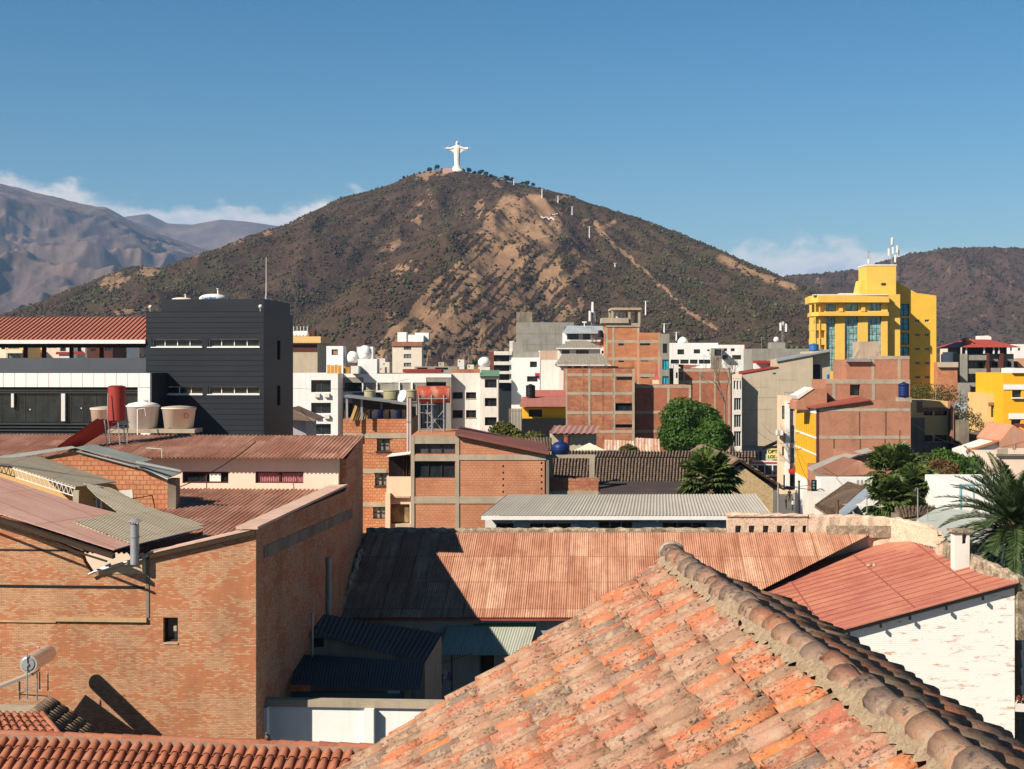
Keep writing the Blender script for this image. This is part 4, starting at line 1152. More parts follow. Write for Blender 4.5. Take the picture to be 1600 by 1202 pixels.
# plaster triangle, ledges, strips on the front
def frect(m, x0, y0, x1, y1, pr):
    a, zt = fpx(x0, y0); b, zb_ = fpx(x1, y1); FW.box(m, a, b, -pr, -0.002, zb_, zt)
m = MB(); m.slab([FW.pt(*((lambda q: (q[0], -0.03, q[1]))(fpx(*q)))) for q in ((148, 896), (231, 897), (231, 870), (205, 874))], FW.W * 0.028); m.build('plaster_patch', plain('beige_plaster', (0.58, 0.42, 0.27), 0.85, 0.12, 0.4), house)
m = MB(); frect(m, 88, 964, 230, 972, 0.10); frect(m, -400, 967, 88, 970, 0.06); m.build('ledge', plain('ledge_render', (0.48, 0.33, 0.18), 0.9, 0.2, 0.4), house)
m = MB(); frect(m, 228, 872, 233, 965, 0.03); m.build('joint_strip', M_CONCD, house)
m = MB(); frect(m, -400, 857, 126, 859, 0.02); frect(m, -400, 914, 226, 916, 0.015); m.build('cable_run', M_BLACK, house)
# main corrugated roof with pink wall under it
zr = FW.px(567, 681, 21.9).z; ur = 0.08
B_ = FW.pt(ur, 21.9, zr); ze = FW.px(541, 716, 16.3).z
A_ = FW.pt(-30, 21.9, zr); C_ = FW.pt(ur, 16.3, ze); D_ = FW.pt(-30, 16.3, ze)
sheet(A_, B_, C_, D_, pitch=0.19, amp=0.045, name='corrugated_roof', mat=M_RUSTC2, parent=house, rows=2)
Bb = FW.pt(ur - .9, 27.5, ze); Ab = FW.pt(-30, 27.5, ze)
sheet(A_ + Vector((0, 0, .01)), B_ + Vector((0, 0, .01)), Bb, Ab, pitch=0.3, amp=0.02, name='back_roof', mat=M_RUSTC2, parent=house)
PWf = Frame(*FW.pt(0, 17.0, 0).xy, AL)
hs_ = []
for x0, x1 in ((285, 357), (399, 474)):
    a, zt = PWf.uz(x0, 737); b, zb_ = PWf.uz(x1, 755.5); hs_.append((a, b, zb_, zt))
m = MB(); wall_holes(m, PWf, -20, -0.3, 10, ze + 0.05, hs_, 0.2); m.build('pink_wall', M_PEACH, house)
M_CURT = plain('pink_curtain', (0.42, 0.16, 0.17), 0.9, 0.3, 0.0, None, 6)
w1 = window(PWf, hs_[0], house, M_BROWNP, M_GLASS, 0.2, 1, 0, False, 0.06)
m = MB(); a, b, c_, d_ = hs_[0]
PWf.box(m, a + (b - a) * .58, a + (b - a) * .82, 0.1, 0.13, c_ + .08, d_ - .08); m.build('white_sheet', M_OFFW, w1)
w2 = window(PWf, hs_[1], house, M_BROWNP, M_GLASS, 0.2, 1, 0, False, 0.06, curtain=M_CURT)
# lower red roof leaning on the pink wall
zt_ = PWf.uz(540, 765)[1]
A2 = FW.pt(-13, 16.98, zt_); B2 = FW.pt(-0.32, 16.98, zt_); C2 = FW.pt(-0.32, 2.5, zt_ - 1.05); D2 = FW.pt(-13, 2.5, zt_ - 1.05)
sheet(A2, B2, C2, D2, pitch=0.19, amp=0.045, name='lower_roof', mat=M_RUSTC2, parent=house, rows=3)
# side roof sheets over the front wall (pink and beige, one pitch)
plA = plane3(P(178, 859, 49.6), P(0, 802, 50.6), P(320, 821, 55.3))
def polyo(name, pts, mat, pl, th=0.03, off=0.0, parent=house):
    m = MB(); m.slab([onp(x, y, pl, off) for x, y in pts], (0, 0, -th)); return m.build(name, mat, parent)
polyo('pink_roof_sheet', [(-300, 646), (0, 745), (122, 786), (184, 802), (115, 817), (205, 851), (178, 859), (0, 802), (-300, 707)], M_PINKSH, plA)
polyo('beige_roof_sheet', [(184, 801.5), (150, 776), (130, 756), (175, 764), (227, 792), (320, 821), (311, 823), (318, 826), (217, 851), (205, 850.5), (114, 817)], M_BEISH, plA, 0.03, 0.035)
m = MB()
for s, e in (((-300, 712), (0, 807)), ((0, 807), (178, 864)), ((217, 855), (316, 829))):
    a = onp(*s, plA, -0.22); b = onp(*e, plA, -0.22); m.obox(a, b - a, (0, .35, 0), (0, 0, 0.14))
m.bar(onp(-300, 716, plA, -0.3), onp(170, 864, plA, -0.3), 0.06)
m.build('rafter_shade_board', M_DKWOOD, house)  # dark boards serve as rafters and as the black shading under the eave
m = MB(); p = onp(150, 893, plane3(FW.pt(0, -.15, 0), FW.pt(1, -.15, 0), FW.pt(0, -.15, 1))); q = onp(232, 868, plane3(FW.pt(0, -.15, 0), FW.pt(1, -.15, 0), FW.pt(0, -.15, 1)))
m.cyl(p, q, 0.05); m.cyl(p + Vector((-.25, 0, -.1)), p + Vector((0.5, 0, 0.25)), 0.04); m.build('pipe', M_STEEL, house)
# raised canopy with lattice girder
plB = plane3(P(0, 722, 57), P(118, 760, 55.6), P(180, 752, 60.5))
polyo('canopy_sheet', [(-200, 690), (0, 723), (118, 760.5), (182, 752.5), (60, 713), (-60, 718)], M_BEISH, plB, 0.04)
m = MB(); a = onp(-200, 663, plB, -0.06); a = onp(-60, 704, plB, -.06); b = onp(118, 761, plB, -0.06); n = 26; dn = Vector((0, 0, -0.30))
m.bar(a, b, 0.035); m.bar(a + dn, b + dn, 0.035)
for i in range(n):
    p = a.lerp(b, i / n); q = a.lerp(b, (i + 1) / n); m.bar(p, p.lerp(q, .5) + dn, 0.022); m.bar(p.lerp(q, .5) + dn, q, 0.022)
m.build('lattice_girder', M_OFFW, house)
m = MB(); b2 = onp(119, 762, plB, -0.1); m.box(b2.x - .1, b2.x + .12, b2.y, b2.y + .2, 12, b2.z - 0.02); m.build('post', M_TAN, house)
m = MB(); m.quad(P(-60, 720, 60.6), P(180, 757, 60.7), P(205, 800, 60.7), P(-60, 800, 60.6)); m.build('ochre_inner_wall', M_YPALE, house)
# orange hollow-brick gable
GF = Frame(xof(265, 62), 62, AL)
def gp(x, y, w=0): return GF.px(x, y, w)
m = MB(); m.slab([gp(x, y) for x, y in ((262, 835), (262, 752), (212, 730), (150, 711), (124, 703), (80, 712), (60, 720), (60, 835))], GF.W * 0.2); 
m.build('gable_wall', M_HOLLOW2, house)
m = MB(); a = gp(262, 752); m.obox(gp(262, 840) , GF.U * 0.35, GF.W * 0.6, (0, 0, a.z - gp(262, 840).z + .1)); m.build('return_shade_pier', M_CONCD, house)  # dark colour of this pier stands in for the gable return's shadow
m = MB(); m.slab([gp(176, 768), gp(207, 765), gp(209, 790), gp(180, 783)], GF.W * -0.02); m.build('whitewashed_patch', M_OFFW, house)
m = MB(); m.slab([gp(118, 699, -.25), gp(215, 724, -.25), gp(238, 718, 1.2), gp(145, 694, 1.2)], (0, 0, -0.03)); m.slab([gp(212, 727, -.4), gp(262, 747, -.4), gp(284, 738, .8), gp(225, 722, .8)], (0, 0, -0.03))
m.slab([gp(-10, 720, -.25), gp(118, 699, -.25), gp(112, 697, 0.4), gp(-10, 714, 0.4)], (0, 0, -.03))
m.build('flashing_sheet', plain('greenish_metal', (0.33, 0.37, 0.34), 0.55, 0.2, 0.5, (0.2, 0.15, 0.1), .8, 0, .2), house)
m = MB()
for (a, b) in (((205, 722), (262, 748)), ((120, 702), (212, 726))): m.cyl(gp(*a, -.1) - Vector((0, 0, .08)), gp(*b, -.1) - Vector((0, 0, .1)), 0.05, None, 6)
m.cyl(gp(213, 723, -.5), gp(283, 737, -.5), 0.09, 0.07, 8); m.build('gutter_pipe', M_TIN, house)

def flue(label, x, y0, y1, Y, r):
    b = P(x, y1, Y); t = thing('flue_pipe', label, 'flue', b); tp_ = P(x, y0, Y); h = tp_.z - b.z
    m = MB(); m.cyl(b - Vector((0, 0, .3)), b + Vector((0, 0, h * 0.85)), r, None, 16); m.build('pipe', M_STEEL, t)
    m = MB(); m.cyl(b + Vector((0, 0, h * .93)), b + Vector((0, 0, h)), r * 1.7, r * .5, 16)
    for k in range(4): m.cyl(b + Vector((r * .9 * math.cos(k * 1.57), r * .9 * math.sin(k * 1.57), h * .84)), b + Vector((r * .9 * math.cos(k * 1.57), r * .9 * math.sin(k * 1.57), h * .94)), 0.015, None, 4)
    m.build('cap', M_TIN, t); m = MB(); m.cyl(b + Vector((0, 0, h * .5)), b + Vector((0, 0, h * .53)), r * 1.15, None, 16); m.build('collar', M_TIN, t)
flue('short metal flue pipe standing in the shade of the left roofs', 154.5, 759, 798, 57, 0.11)
flue('larger galvanised flue pipe at the edge of the beige roof', 210.5, 811, 868, 49.9, 0.15)

# tank platform and tanks
TY = 74.5
pf = thing('tank_platform', 'long concrete platform on posts carrying the pale water tanks', 'platform', P(237, 690, TY))
m = MB(); a = P(168, 671, TY); b = P(304, 677, TY); m.box(a.x, b.x, TY, TY + 1.9, b.z, a.z); m.build('slab', M_CONC, pf)
for x in (173, 215, 272, 299):
    m = MB(); q = P(x, 677, TY); m.box(q.x - .08, q.x + .08, TY + .1, TY + .3, 12.5, q.z - .002); m.build('post', M_CONC, pf)
TKM = plain('chalky_white_tank', (0.84, 0.82, 0.78), 0.6, 0.12, 0.5, (0.5, 0.38, 0.3)); TKM2 = plain('cream_tank', (0.78, 0.68, 0.57), 0.65, 0.12, 0.4, (0.45, 0.33, 0.24))
for (x, y0, y1, r, mt, lb, dome) in ((164, 634, 671, .72, TKM2, 'cream water tank half hidden behind the red cylinder', False), (223.5, 629, 671, .82, TKM, 'whitest of the three pale tanks, with a domed lid', True), (279.5, 633, 671, .85, TKM2, 'cream tank with a red letter, right end of the platform', False)):
    c0 = P(x, y1, TY + .95); h = P(x, y0, TY + .95).z - c0.z
    tk = water_tank('water_tank', lb, c0 , r, h * 1.02, mt, 'pale water tanks on the platform', dome=dome, taper=0.16, ribs=False, lidm=mt if dome else M_CONC)
    if x > 250:
        text_mesh('D', 0.36, c0 + Vector((0.42, -0.76, h * .48)), (.93, .42, 0), (0, 0, 1), M_REDP, tk, 'letter')
m = MB(); rt = thing('red_solar_boiler', 'rusty red upright cylinder with a slanted red solar panel on steel legs', 'solar heater', P(182, 700, 70))
cb_ = P(182.5, 657, 70); ct = P(182.5, 604, 70); m.cyl(cb_, ct, 0.41, None, 22); m.build('cylinder', M_REDP, rt)
m = MB(); m.cyl(ct + Vector((0, 0, 0.001)), ct + Vector((0, 0, 0.05)), 0.43, 0.25, 22); m.build('lid', M_REDP, rt)
pa = [P(150, 655, 69.3), P(186, 657, 70.6), P(120, 699, 69.2), P(90, 697, 67.9)]
m = MB(); m.slab(pa, Vector((0, 0, -0.12))); pnl = m.build('panel', M_REDP, rt)
m = MB(); 
for k in range(5):
    f = (k + .5) / 5; p = pa[0].lerp(pa[1], f); q = pa[3].lerp(pa[2], f); m.bar(p + Vector((0, 0, .02)), q + Vector((0, 0, .02)), 0.05)
m.build('panel_rib', M_BROWNP, pnl)
for (x, Y) in ((163, 69.6), (172, 70.4), (184, 69.7), (192, 70.5), (200, 70.2)):
    m = MB(); q = P(x, 657, Y); m.bar(q, Vector((q.x + rnd.uniform(-.1, .25), q.y, 15.3)), 0.045); m.build('leg', M_STEEL, rt)
m = MB()
for a, b in (((163, 665), (199, 672)), ((163, 680), (199, 662)), ((175, 660), (203, 660)), ((165, 690), (200, 690))): m.bar(P(*a, 69.8), P(*b, 70.2), 0.03)
m.path([P(169, 615, 69.5), P(168, 650, 69.4), P(172, 690, 69.5)], 0.03); m.build('pipework', M_STEEL, rt)
m = MB(); m.path([P(215, 640, 73.9), P(215, 690, 73.5)], 0.035); m.path([P(214, 640, 73.9), P(226, 638, 73.9), P(228, 650, 73.9)], 0.02); m.path([P(228, 700, 66), P(253, 702, 66), P(253, 716, 66)], 0.02)
tag(m.build('water_pipe', M_OFFW), 'thin white water pipes rising beside the pale tanks', 'pipe')

# solar water heater and the little tiled roof in the left corner
sh_ = thing('solar_water_heater', 'shiny steel solar water heater tank with collector in front of the brick wall', 'solar heater', P(60, 1095, 48.5))
def w2(px, py, Y): return P(px, py, Y)
t0 = P(44, 1038, 47.4); t1 = P(75, 1021, 49.3)
m = MB(); m.cyl(t0, t1, 0.285, None, 28, True); m.build('tank', metalm('polished_steel', (0.80, 0.76, 0.72), 0.3, 0.65), sh_)
m = MB(); dv = (t0 - t1).normalized(); m.cyl(t0 + dv * 0.001, t0 + dv * 0.03, 0.24, 0.20, 24); m.cyl(t0 + dv * .03, t0 + dv * .08, 0.05, 0.04, 10)
m.cyl(t0 + Vector((-.02, -.05, .35)), t0 + Vector((-.02, -.05, -1.1)), 0.022, None, 8); m.build('end_fitting', M_STEEL, sh_)
cp = [P(52, 1051, 47.7), P(63, 1043, 49.4), P(-70, 1096, 48.6), P(-85, 1106, 46.9)]
m = MB(); m.slab([cp[0], cp[1], cp[2], cp[3]], (0, 0, -0.10)); m.build('collector', plain('collector_frame', (0.42, 0.36, 0.32), 0.35, 0.1, 0.1), sh_)
for (x, y, Y) in ((31, 1066, 47.8), (58, 1052, 47.6), (62, 1050, 49.4), (75, 1046, 49.2), (30, 1062, 49.2)):
    m = MB(); q = P(x, y, Y); m.bar(q, Vector((q.x, q.y, 9.0)), 0.035); m.build('leg', M_STEEL, sh_)
m = MB()
for a, b in (((30, 1085, 47.8), (60, 1070, 47.7)), ((30, 1092, 47.8), (62, 1094, 47.7)), ((30, 1085, 49.2), (75, 1088, 49.2))): m.bar(P(*a), P(*b), 0.03)
m.path([P(63, 1022, 48.4), P(61, 1010, 48.4), P(58, 1012, 48.4)], .015); m.path([P(28, 1011, 48.4), P(60, 1004, 48.4)], .008); m.build('frame', M_STEEL, sh_)
cor = thing('corner_house', 'small tiled house below the shiny solar heater in the bottom left corner', 'house', P(40, 1150, 47))
m = MB(); a = P(-200, 1101, 46); b = P(63, 1101, 46); m.box(a.x, b.x, 44.6, 46, a.z - .32, a.z); m.box(a.x, b.x - .3, 44.8, 45.9, 0, a.z - .322); m.build('wall', M_CONC, cor)
r0 = P(63, 1101, 49.2); r1 = P(63, 1118, 45.4)
rr = [Vector((b.x + .1, 46.6, a.z + .1)), Vector((b.x + .1, 44.7, a.z + .05)), Vector((b.x + 1.5, 44.5, a.z - .95)), Vector((b.x + 1.5, 46.6, a.z - .9))]
M_TOLD = tilem('old_brown_tiles', [(0.20, 0.12, 0.08), (0.26, 0.15, 0.09), (0.16, 0.11, 0.08), (0.30, 0.19, 0.12), (0.14, 0.10, 0.085)], 0.5)
tiles(rr[0], rr[1], rr[2], rr[3], 0.22, 0.36, 0.08, 'roof_tiles', M_TOLD, cor)
m = MB(); m.slab(rr, (0, 0, -.12)); m.box(b.x, b.x + 1.4, 45.0, 46.5, 0, a.z - 1.1); m.build('roof_deck', M_DKWOOD, cor)
M_TRED = tilem('clay_red_tiles', [(0.36, 0.125, 0.07), (0.42, 0.15, 0.08), (0.30, 0.10, 0.06), (0.39, 0.16, 0.10), (0.33, 0.115, 0.065)], 0.25, (0.34, 0.2, 0.14))
q0 = P(-60, 1112, 44.5); q1 = P(66, 1116, 44.5); q2 = P(95, 1152, 42.8); q3 = P(-60, 1150, 42.8)
tiles(q0, P(60, 1116, 44.5), q2, q3, 0.21, 0.36, 0.08, 'front_tiles', M_TRED, cor)
m = MB(); m.slab([q0 - Vector((0, 0, .05)), q1 - Vector((0, 0, .05)), q2 - Vector((0, 0, .05)), q3 - Vector((0, 0, .05))], (0, 0, -.1)); m.build('front_deck', M_DKWOOD, cor)
m = MB()
for k in range(4): p = q1.lerp(q2, k / 4); q = q1.lerp(q2, (k + 1.15) / 4); m.cyl(p + Vector((0, 0, .03)), q + Vector((0, 0, .0)), .08, .1, 10)
m.build('hip_tiles', M_TRED, cor)

# foreground tile roof, bottom left
LF = Frame(xof(0, 31), 31, -R(8)); zl = zof(1146, 31)
lr = thing('tiled_house', 'low house with neat red barrel tiles along the bottom left edge', 'house', LF.pt(3, -1, 0))
TA = LF.pt(-4, 0, zl - .05); TB = LF.pt(9.5, 0, zl - .05); TC = LF.pt(9.5, -5, zl - 2.6); TD = LF.pt(-4, -5, zl - 2.6)
tiles(TA, TB, TC, TD, 0.226, 0.36, 0.088, 'roof_tiles', M_TRED, lr, True, 8, 0.008)
m = MB(); m.slab([TA - Vector((0, 0, .06)), TB - Vector((0, 0, .06)), TC - Vector((0, 0, .06)), TD - Vector((0, 0, .06))], (0, 0, -.1))
m.slab([TA + Vector((0, 0.01, -.02)), TB + Vector((0, 0.01, -.02)), LF.pt(9.5, 5, zl - 2.5), LF.pt(-4, 5, zl - 2.5)], (0, 0, -.1)); m.build('roof_deck', M_DKWOOD, lr)
m = MB(); LF.box(m, -4, 9.5, -.12, .14, zl - .14, zl + .01); m.build('ridge_mortar', plain('ridge_mortar', (0.34, 0.22, 0.16), .95, .3, .3, None, 3, .6), lr)
m = MB()
k = -4.0
while k < 9.4:
    p = LF.pt(k, 0, zl - .03); q = LF.pt(k + .46, 0, zl - .035); m.cyl(p, q, .115, .10, 12, True, True); k += .42
m.build('ridge_tiles', M_TRED, lr)
m = MB(); LF.box(m, -3.8, 9.3, -4.6, 4.6, 0, zl - 2.8); m.build('wall', M_OFFW, lr)

# white yard wall with posts
YF = Frame(xof(406, 51.5), 51.5, AL)
yw = thing('yard_wall', 'bright white yard wall with a concrete top beam between brick wall and tiles', 'wall', YF.pt(4, 0, 0))
zt_ = YF.uz(500, 1104)[1]; zt2 = YF.uz(500, 1093)[1]
m = MB(); YF.box(m, 0, 12, 0, 0.2, 0, zt_); m.build('panel', M_WHITE, yw)
m = MB(); YF.box(m, -.05, 12, -.12, .25, zt_ + .002, zt2); m.build('top_beam', M_CONC, yw)
for x in (406, 571):
    u = YF.uz(x, 1100)[0]; m = MB(); YF.box(m, u, u + .34, -.34, -.002, 0, zt_ - .002); m.build('post', M_WHITE, yw)
bird = YF.px(418, 1151, -1.0)

# courtyard buildings in the shade
ch = thing('yard_house', 'shaded low yard house with a patched grey lean-to roof beside the brick wall', 'house', P(570, 1100, 60))
A = [P(497, 958, 62), P(692, 990, 62), P(664, 1036, 58.8), P(484, 990, 58.8)]
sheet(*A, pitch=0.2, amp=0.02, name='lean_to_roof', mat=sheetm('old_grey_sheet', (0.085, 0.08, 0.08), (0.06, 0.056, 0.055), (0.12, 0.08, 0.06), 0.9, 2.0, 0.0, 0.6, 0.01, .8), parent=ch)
hb0 = P(464, 985, 59.2)
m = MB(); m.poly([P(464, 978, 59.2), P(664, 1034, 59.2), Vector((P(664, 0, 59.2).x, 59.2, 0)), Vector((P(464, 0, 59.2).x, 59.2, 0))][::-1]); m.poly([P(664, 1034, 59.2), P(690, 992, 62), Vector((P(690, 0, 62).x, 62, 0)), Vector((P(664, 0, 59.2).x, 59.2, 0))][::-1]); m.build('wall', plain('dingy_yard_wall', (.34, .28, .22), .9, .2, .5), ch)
m = MB(); q = P(490, 997, 59.15); r_ = P(506, 1011, 59.15); m.box(q.x, r_.x, 59.1, 59.16, r_.z, q.z); m.build('window', M_GLASS, ch)
A = [P(462, 1022, 58), P(663, 1034, 58), P(655, 1078, 54.5), P(454, 1070, 54.5)]
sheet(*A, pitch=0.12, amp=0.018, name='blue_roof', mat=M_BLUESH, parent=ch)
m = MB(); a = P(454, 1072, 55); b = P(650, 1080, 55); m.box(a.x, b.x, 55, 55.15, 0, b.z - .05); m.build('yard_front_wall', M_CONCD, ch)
m = MB(); a = P(606, 1079, 54.98); b = P(625, 1083, 54.98); m.box(a.x, b.x, 54.93, 54.99, b.z, a.z); m.build('vent_opening', M_OFFW, ch)
m = MB(); a = P(632, 1076, 54.9); b = P(641, 1094, 54.9); m.box(a.x, b.x, 54.86, 54.99, b.z - 1, a.z); m.build('door', M_WOOD, ch)
pi = thing('drain_pipe', 'dark upright drain pipe against the shaded brick side wall', 'pipe', P(513, 962, 62))
m = MB(); m.cyl(P(513, 962, 62.5), P(513, 874, 62.5), .13, None, 12); m.build('pipe', M_TIN, pi); m = MB(); m.cyl(P(513, 874, 62.5), P(513, 871, 62.5), .18, .16, 12); m.build('collar', M_TIN, pi)
pi = thing('vent_pipe', 'thin grey vent pipe at the corner of the shaded yard house', 'pipe', P(488, 1025, 57.8))
m = MB(); m.cyl(P(488, 1026, 57.8), P(488, 960, 57.8), .045, None, 10); m.build('pipe', M_STEEL, pi); m = MB(); m.cyl(P(488, 960, 57.8), P(488, 958, 57.8), .08, None, 10); m.build('cap', M_STEEL, pi)

# long corrugated hall, red sheet annex and parapets
CF = Frame(xof(575, 72), 72, 0)
hall = thing('corrugated_hall', 'long hall under a rusty salmon corrugated roof in the middle foreground', 'building', P(850, 0, 69) - Vector((0, 0, P(850, 0, 69).z)))
zt_ = zof(832, 72); zb_ = zof(965, 66)
A = Vector((xof(574, 72), 72, zt_)); B = Vector((xof(1356, 72), 72, zof(833, 72))); 
D = Vector((xof(528, 66), 66, zb_)); C = Vector((xof(1130, 66), 66, zb_))
plC = plane3(A, B, D)
Bx = onp(1356, 838, plC); Ex = onp(1172, 930, plC); Cx = onp(1105, 966, plC)
nC = 235; cols = nC * 4 + 1
def hallx(u): return A.x + (Bx.x - A.x) * u
Db = Vector((D.x, 66, zb_)); Cb = Vector((Bx.x, 66, zb_))
def vend(u):
    # position along the sheet's run, cut by the sloping right edge
    p = A.lerp(Vector((Bx.x, 72, A.z)), u); q = Db.lerp(Cb, u)
    if q.x <= Cx.x: return 1.0
    # intersect the run with line Bx -> Cx
    lo, hi = 0.0, 1.0
    for _ in range(24):
        mid = (lo + hi) / 2; r_ = p.lerp(q, mid)
        lx = Bx.x + (Cx.x - Bx.x) * (Bx.y - r_.y) / (Bx.y - Cx.y)
        if r_.x < lx: lo = mid
        else: hi = mid
    return max(0.02, lo)
sheet(A, Vector((Bx.x, 72, A.z)), Cb, Db, n=nC, amp=0.024, name='corrugated_roof', mat=M_RUSTC, parent=hall, rows=4, vend=vend)
m = MB(); m.obox(Db + Vector((0.1, 0.05, -.16)), (Cx.x - Db.x, 0, 0), (0, .14, 0), (0, 0, .12)); m.build('gutter', plain('red_gutter', (0.30, 0.07, 0.05), .6, .2, .3), hall)
m = MB(); m.box(Db.x + .3, Cx.x, 66.5, 66.7, 0, zb_ - .1); m.box(Db.x + .3, Db.x + .5, 66.7, 72, 0, zb_); m.box(Db.x, Bx.x, 72.0, 72.2, 0, zt_ - .05); m.build('wall', plain('yard_grey_wall', (0.36, 0.37, 0.33), .85, .15, .5), hall)
m = MB(); a = P(752, 1022, 66.4); b = P(772, 1060, 66.4); m.box(a.x, b.x, 66.4, 66.49, 0, a.z); m.build('door', M_DKWOOD, hall)
A3 = [P(700, 978, 66.4), P(838, 978, 66.4), P(824, 1024, 64.8), P(686, 1024, 64.8)]
sheet(*A3, pitch=0.12, amp=0.02, name='green_awning', mat=M_GRNSH, parent=hall)
m = MB(); q = P(838, 976, 66.45); m.cyl(P(742, 976.5, 66.4), q, .05); m.build('awning_rail', plain('green_paint', (.05, .14, .05)), hall)
m = MB(); q = P(706, 1022, 65); m.bar(q, Vector((q.x, 65, 0)), .06); m.build('awning_post', M_DKWOOD, hall)
cl_ = thing('washing', 'bundle of purple and white washing hanging in the dark yard', 'laundry', P(695, 1060, 63))
for (x, y, c_) in ((688, 1054, (0.16, 0.10, 0.24)), (694, 1048, (0.5, 0.48, 0.52)), (700, 1050, (.2, .12, .25))):
    m = MB(); q = P(x, y, 63); m.slab([q, q + Vector((.16, 0.02, .02)), q + Vector((.12, .1, -.42)), q + Vector((-.06, .05, -.36))], (0, .02, 0)); m.build('cloth', plain('cloth_%d' % x, c_, .95), cl_)
m = MB(); m.cyl(P(680, 1040, 63), P(740, 1020, 63), .01, None, 4); m.build('clothesline', M_BLACK, cl_)

def rough_wall(name, label, pts, th, mat, seglen=0.25, jit=0.03, cat='wall', parent=None, seed=1):
    """pts = [(x,y,z0,z1)] path; thick lumpy masonry with uneven top"""
    rg = random.Random(seed); t = parent or thing(name, label, cat, (pts[0][0], pts[0][1], pts[0][2]))
    P_ = []
    for (a, b) in zip(pts[:-1], pts[1:]):
        L = math.hypot(b[0] - a[0], b[1] - a[1]); n = max(1, int(L / seglen))
        for i in range(n): f = i / n; P_.append([a[k] + (b[k] - a[k]) * f for k in range(4)])
    P_.append(list(pts[-1]))
    V = []; m = MB(); N = len(P_)
    for i, p in enumerate(P_):
        q = P_[min(i + 1, N - 1)]; o = P_[max(i - 1, 0)]; d = Vector((q[0] - o[0], q[1] - o[1], 0)).normalized(); nn = Vector((-d.y, d.x, 0))
        j = lambda s=1.0: rg.uniform(-jit, jit) * s
        c = Vector((p[0], p[1], 0))
        V += [c + Vector((0, 0, p[2])), c + nn * j() + Vector((0, 0, (p[2] + p[3]) / 2)), c + nn * (j() + 0.02) + Vector((0, 0, p[3] - .07 + j())), c + nn * (.08) + Vector((0, 0, p[3] + j(1.4))),
              c + nn * (th - .08) + Vector((0, 0, p[3] + j(1.4))), c + nn * (th + j()) + Vector((0, 0, p[3] - .08)), c + nn * th + Vector((0, 0, p[2]))]
    fs = []
    for i in range(N - 1):
        for k in range(6): fs.append((i * 7 + k, (i + 1) * 7 + k, (i + 1) * 7 + k + 1, i * 7 + k + 1))
    fs.append(tuple(range(6, -1, -1))); fs.append(tuple((N - 1) * 7 + k for k in range(7)))
    m.add(V, fs); o = m.build('masonry', mat, t)
    return t
def mossm(name, col, dark, th=0.5, sc=1.3):
    t = NT(name); p = t.pos(); n1 = t.noise(p, sc * 2, 7, .75); n2 = t.noise(p, sc * 9, 5, .7)
    c = t.mix(t.ramp(n1, [(th - .1, 0.), (th + .08, 1.)]), col, dark)
    c = t.mix(t.math('MULTIPLY', t.ramp(n2, [(.5, 0.), (.65, 1.)]), .7), c, sc3(dark, .5))
    c = t.mix(t.math('MULTIPLY', t.ramp(t.noise(p, sc * 4, 5, .7), [(.55, 0.), (.68, 1.)]), .8), c, sc3(col, 1.15))
    t.bump(n2, .6, .04); return t.fin(c, .95, 0, .1)
M_MOSS = mossm('mossy_render', (0.52, 0.42, 0.31), (0.15, 0.12, 0.085)); M_PINKR = mossm('flaking_pink_render', (0.66, 0.50, 0.38), (0.40, 0.30, 0.21), .6)
rough_wall('parapet', 'low blackened parapet running along the top of the rusty hall roof', [(xof(572, 72.3), 72.3, 10, zof(826, 72.3)), (xof(1137, 72.3), 72.3, 10, zof(826, 72.3))], .4, M_MOSS)
rough_wall('parapet', 'crumbling stepped masonry edge in the shade between brick side wall and hall roof', [(xof(566, 72), 71.6, 6, zof(846, 71.6)), (xof(553, 69.6), 69.6, 5, zof(868, 69.6)), (xof(545, 68.4), 68.4, 5, zof(893, 68.4)), (xof(530, 67), 67, 5, zof(925, 67)), (xof(522, 66), 66.1, 5, zof(955, 66.1))], .3, M_MOSS, jit=.09, seed=14)
pw = thing('pink_wall', 'curved flaking pink masonry wall with a row of six square openings', 'wall', P(1137, 830, 72.4))
PF = Frame(xof(1137, 72.1), 72.1, 0)
hs_ = []
for x, wd in ((1149, 9), (1170, 9), (1192, 9), (1214, 8), (1235, 7), (1254, 6)):
    a, zt_ = PF.uz(x, 821.5); b, zb_ = PF.uz(x + wd, 834); hs_.append((a, b, zb_, zt_))
m = MB(); ue = PF.uz(1262, 820)[0]; z1_ = PF.uz(1137, 807)[1]
wall_holes(m, PF, 0, ue, 9.5, z1_, hs_, .45); PF.box(m, 0, ue, .45, .47, 9.5, z1_)
m.quad(PF.pt(0, .45, 9.5), PF.pt(0, 0, 9.5), PF.pt(0, 0, z1_), PF.pt(0, .45, z1_)); m.build('pierced_wall', M_PINKR, pw)
rough_wall('', '', [(PF.pt(-.05, 0, 0).x, 72.02, z1_, zof(802, 72)), (PF.pt(ue, 0, 0).x, 72.02, z1_, zof(805, 72))], .55, M_PINKR, parent=pw, seed=4)
cv = [(1262, 72.1, 805), (1340, 72.1, 806), (1390, 71.9, 809), (1420, 71.0, 815), (1445, 69.4, 822), (1458, 67.8, 831), (1466, 66.2, 842)]
rough_wall('', '', [(xof(x, Y), Y, 9.5, zof(y, Y)) for x, Y, y in cv], .45, M_PINKR, parent=pw, jit=.035, seed=5)
m = MB(); a = P(1292, 822, 71.9); b = P(1408, 840, 71.9); m.box(a.x, b.x, 71.85, 72.08, b.z, a.z); m.build('ledge', M_MOSS, pw)
m = MB()
for k in range(10):
    f = k / 10; x = 1420 + 44 * f; Y = 70.95 - 4.5 * f; q = P(x, 846 + 10 * f, Y); m.obox(q, (.12, -.12, 0), (.05, .05, 0), (0, 0, .75))
m.build('ribbed_face', M_PINKR, pw)

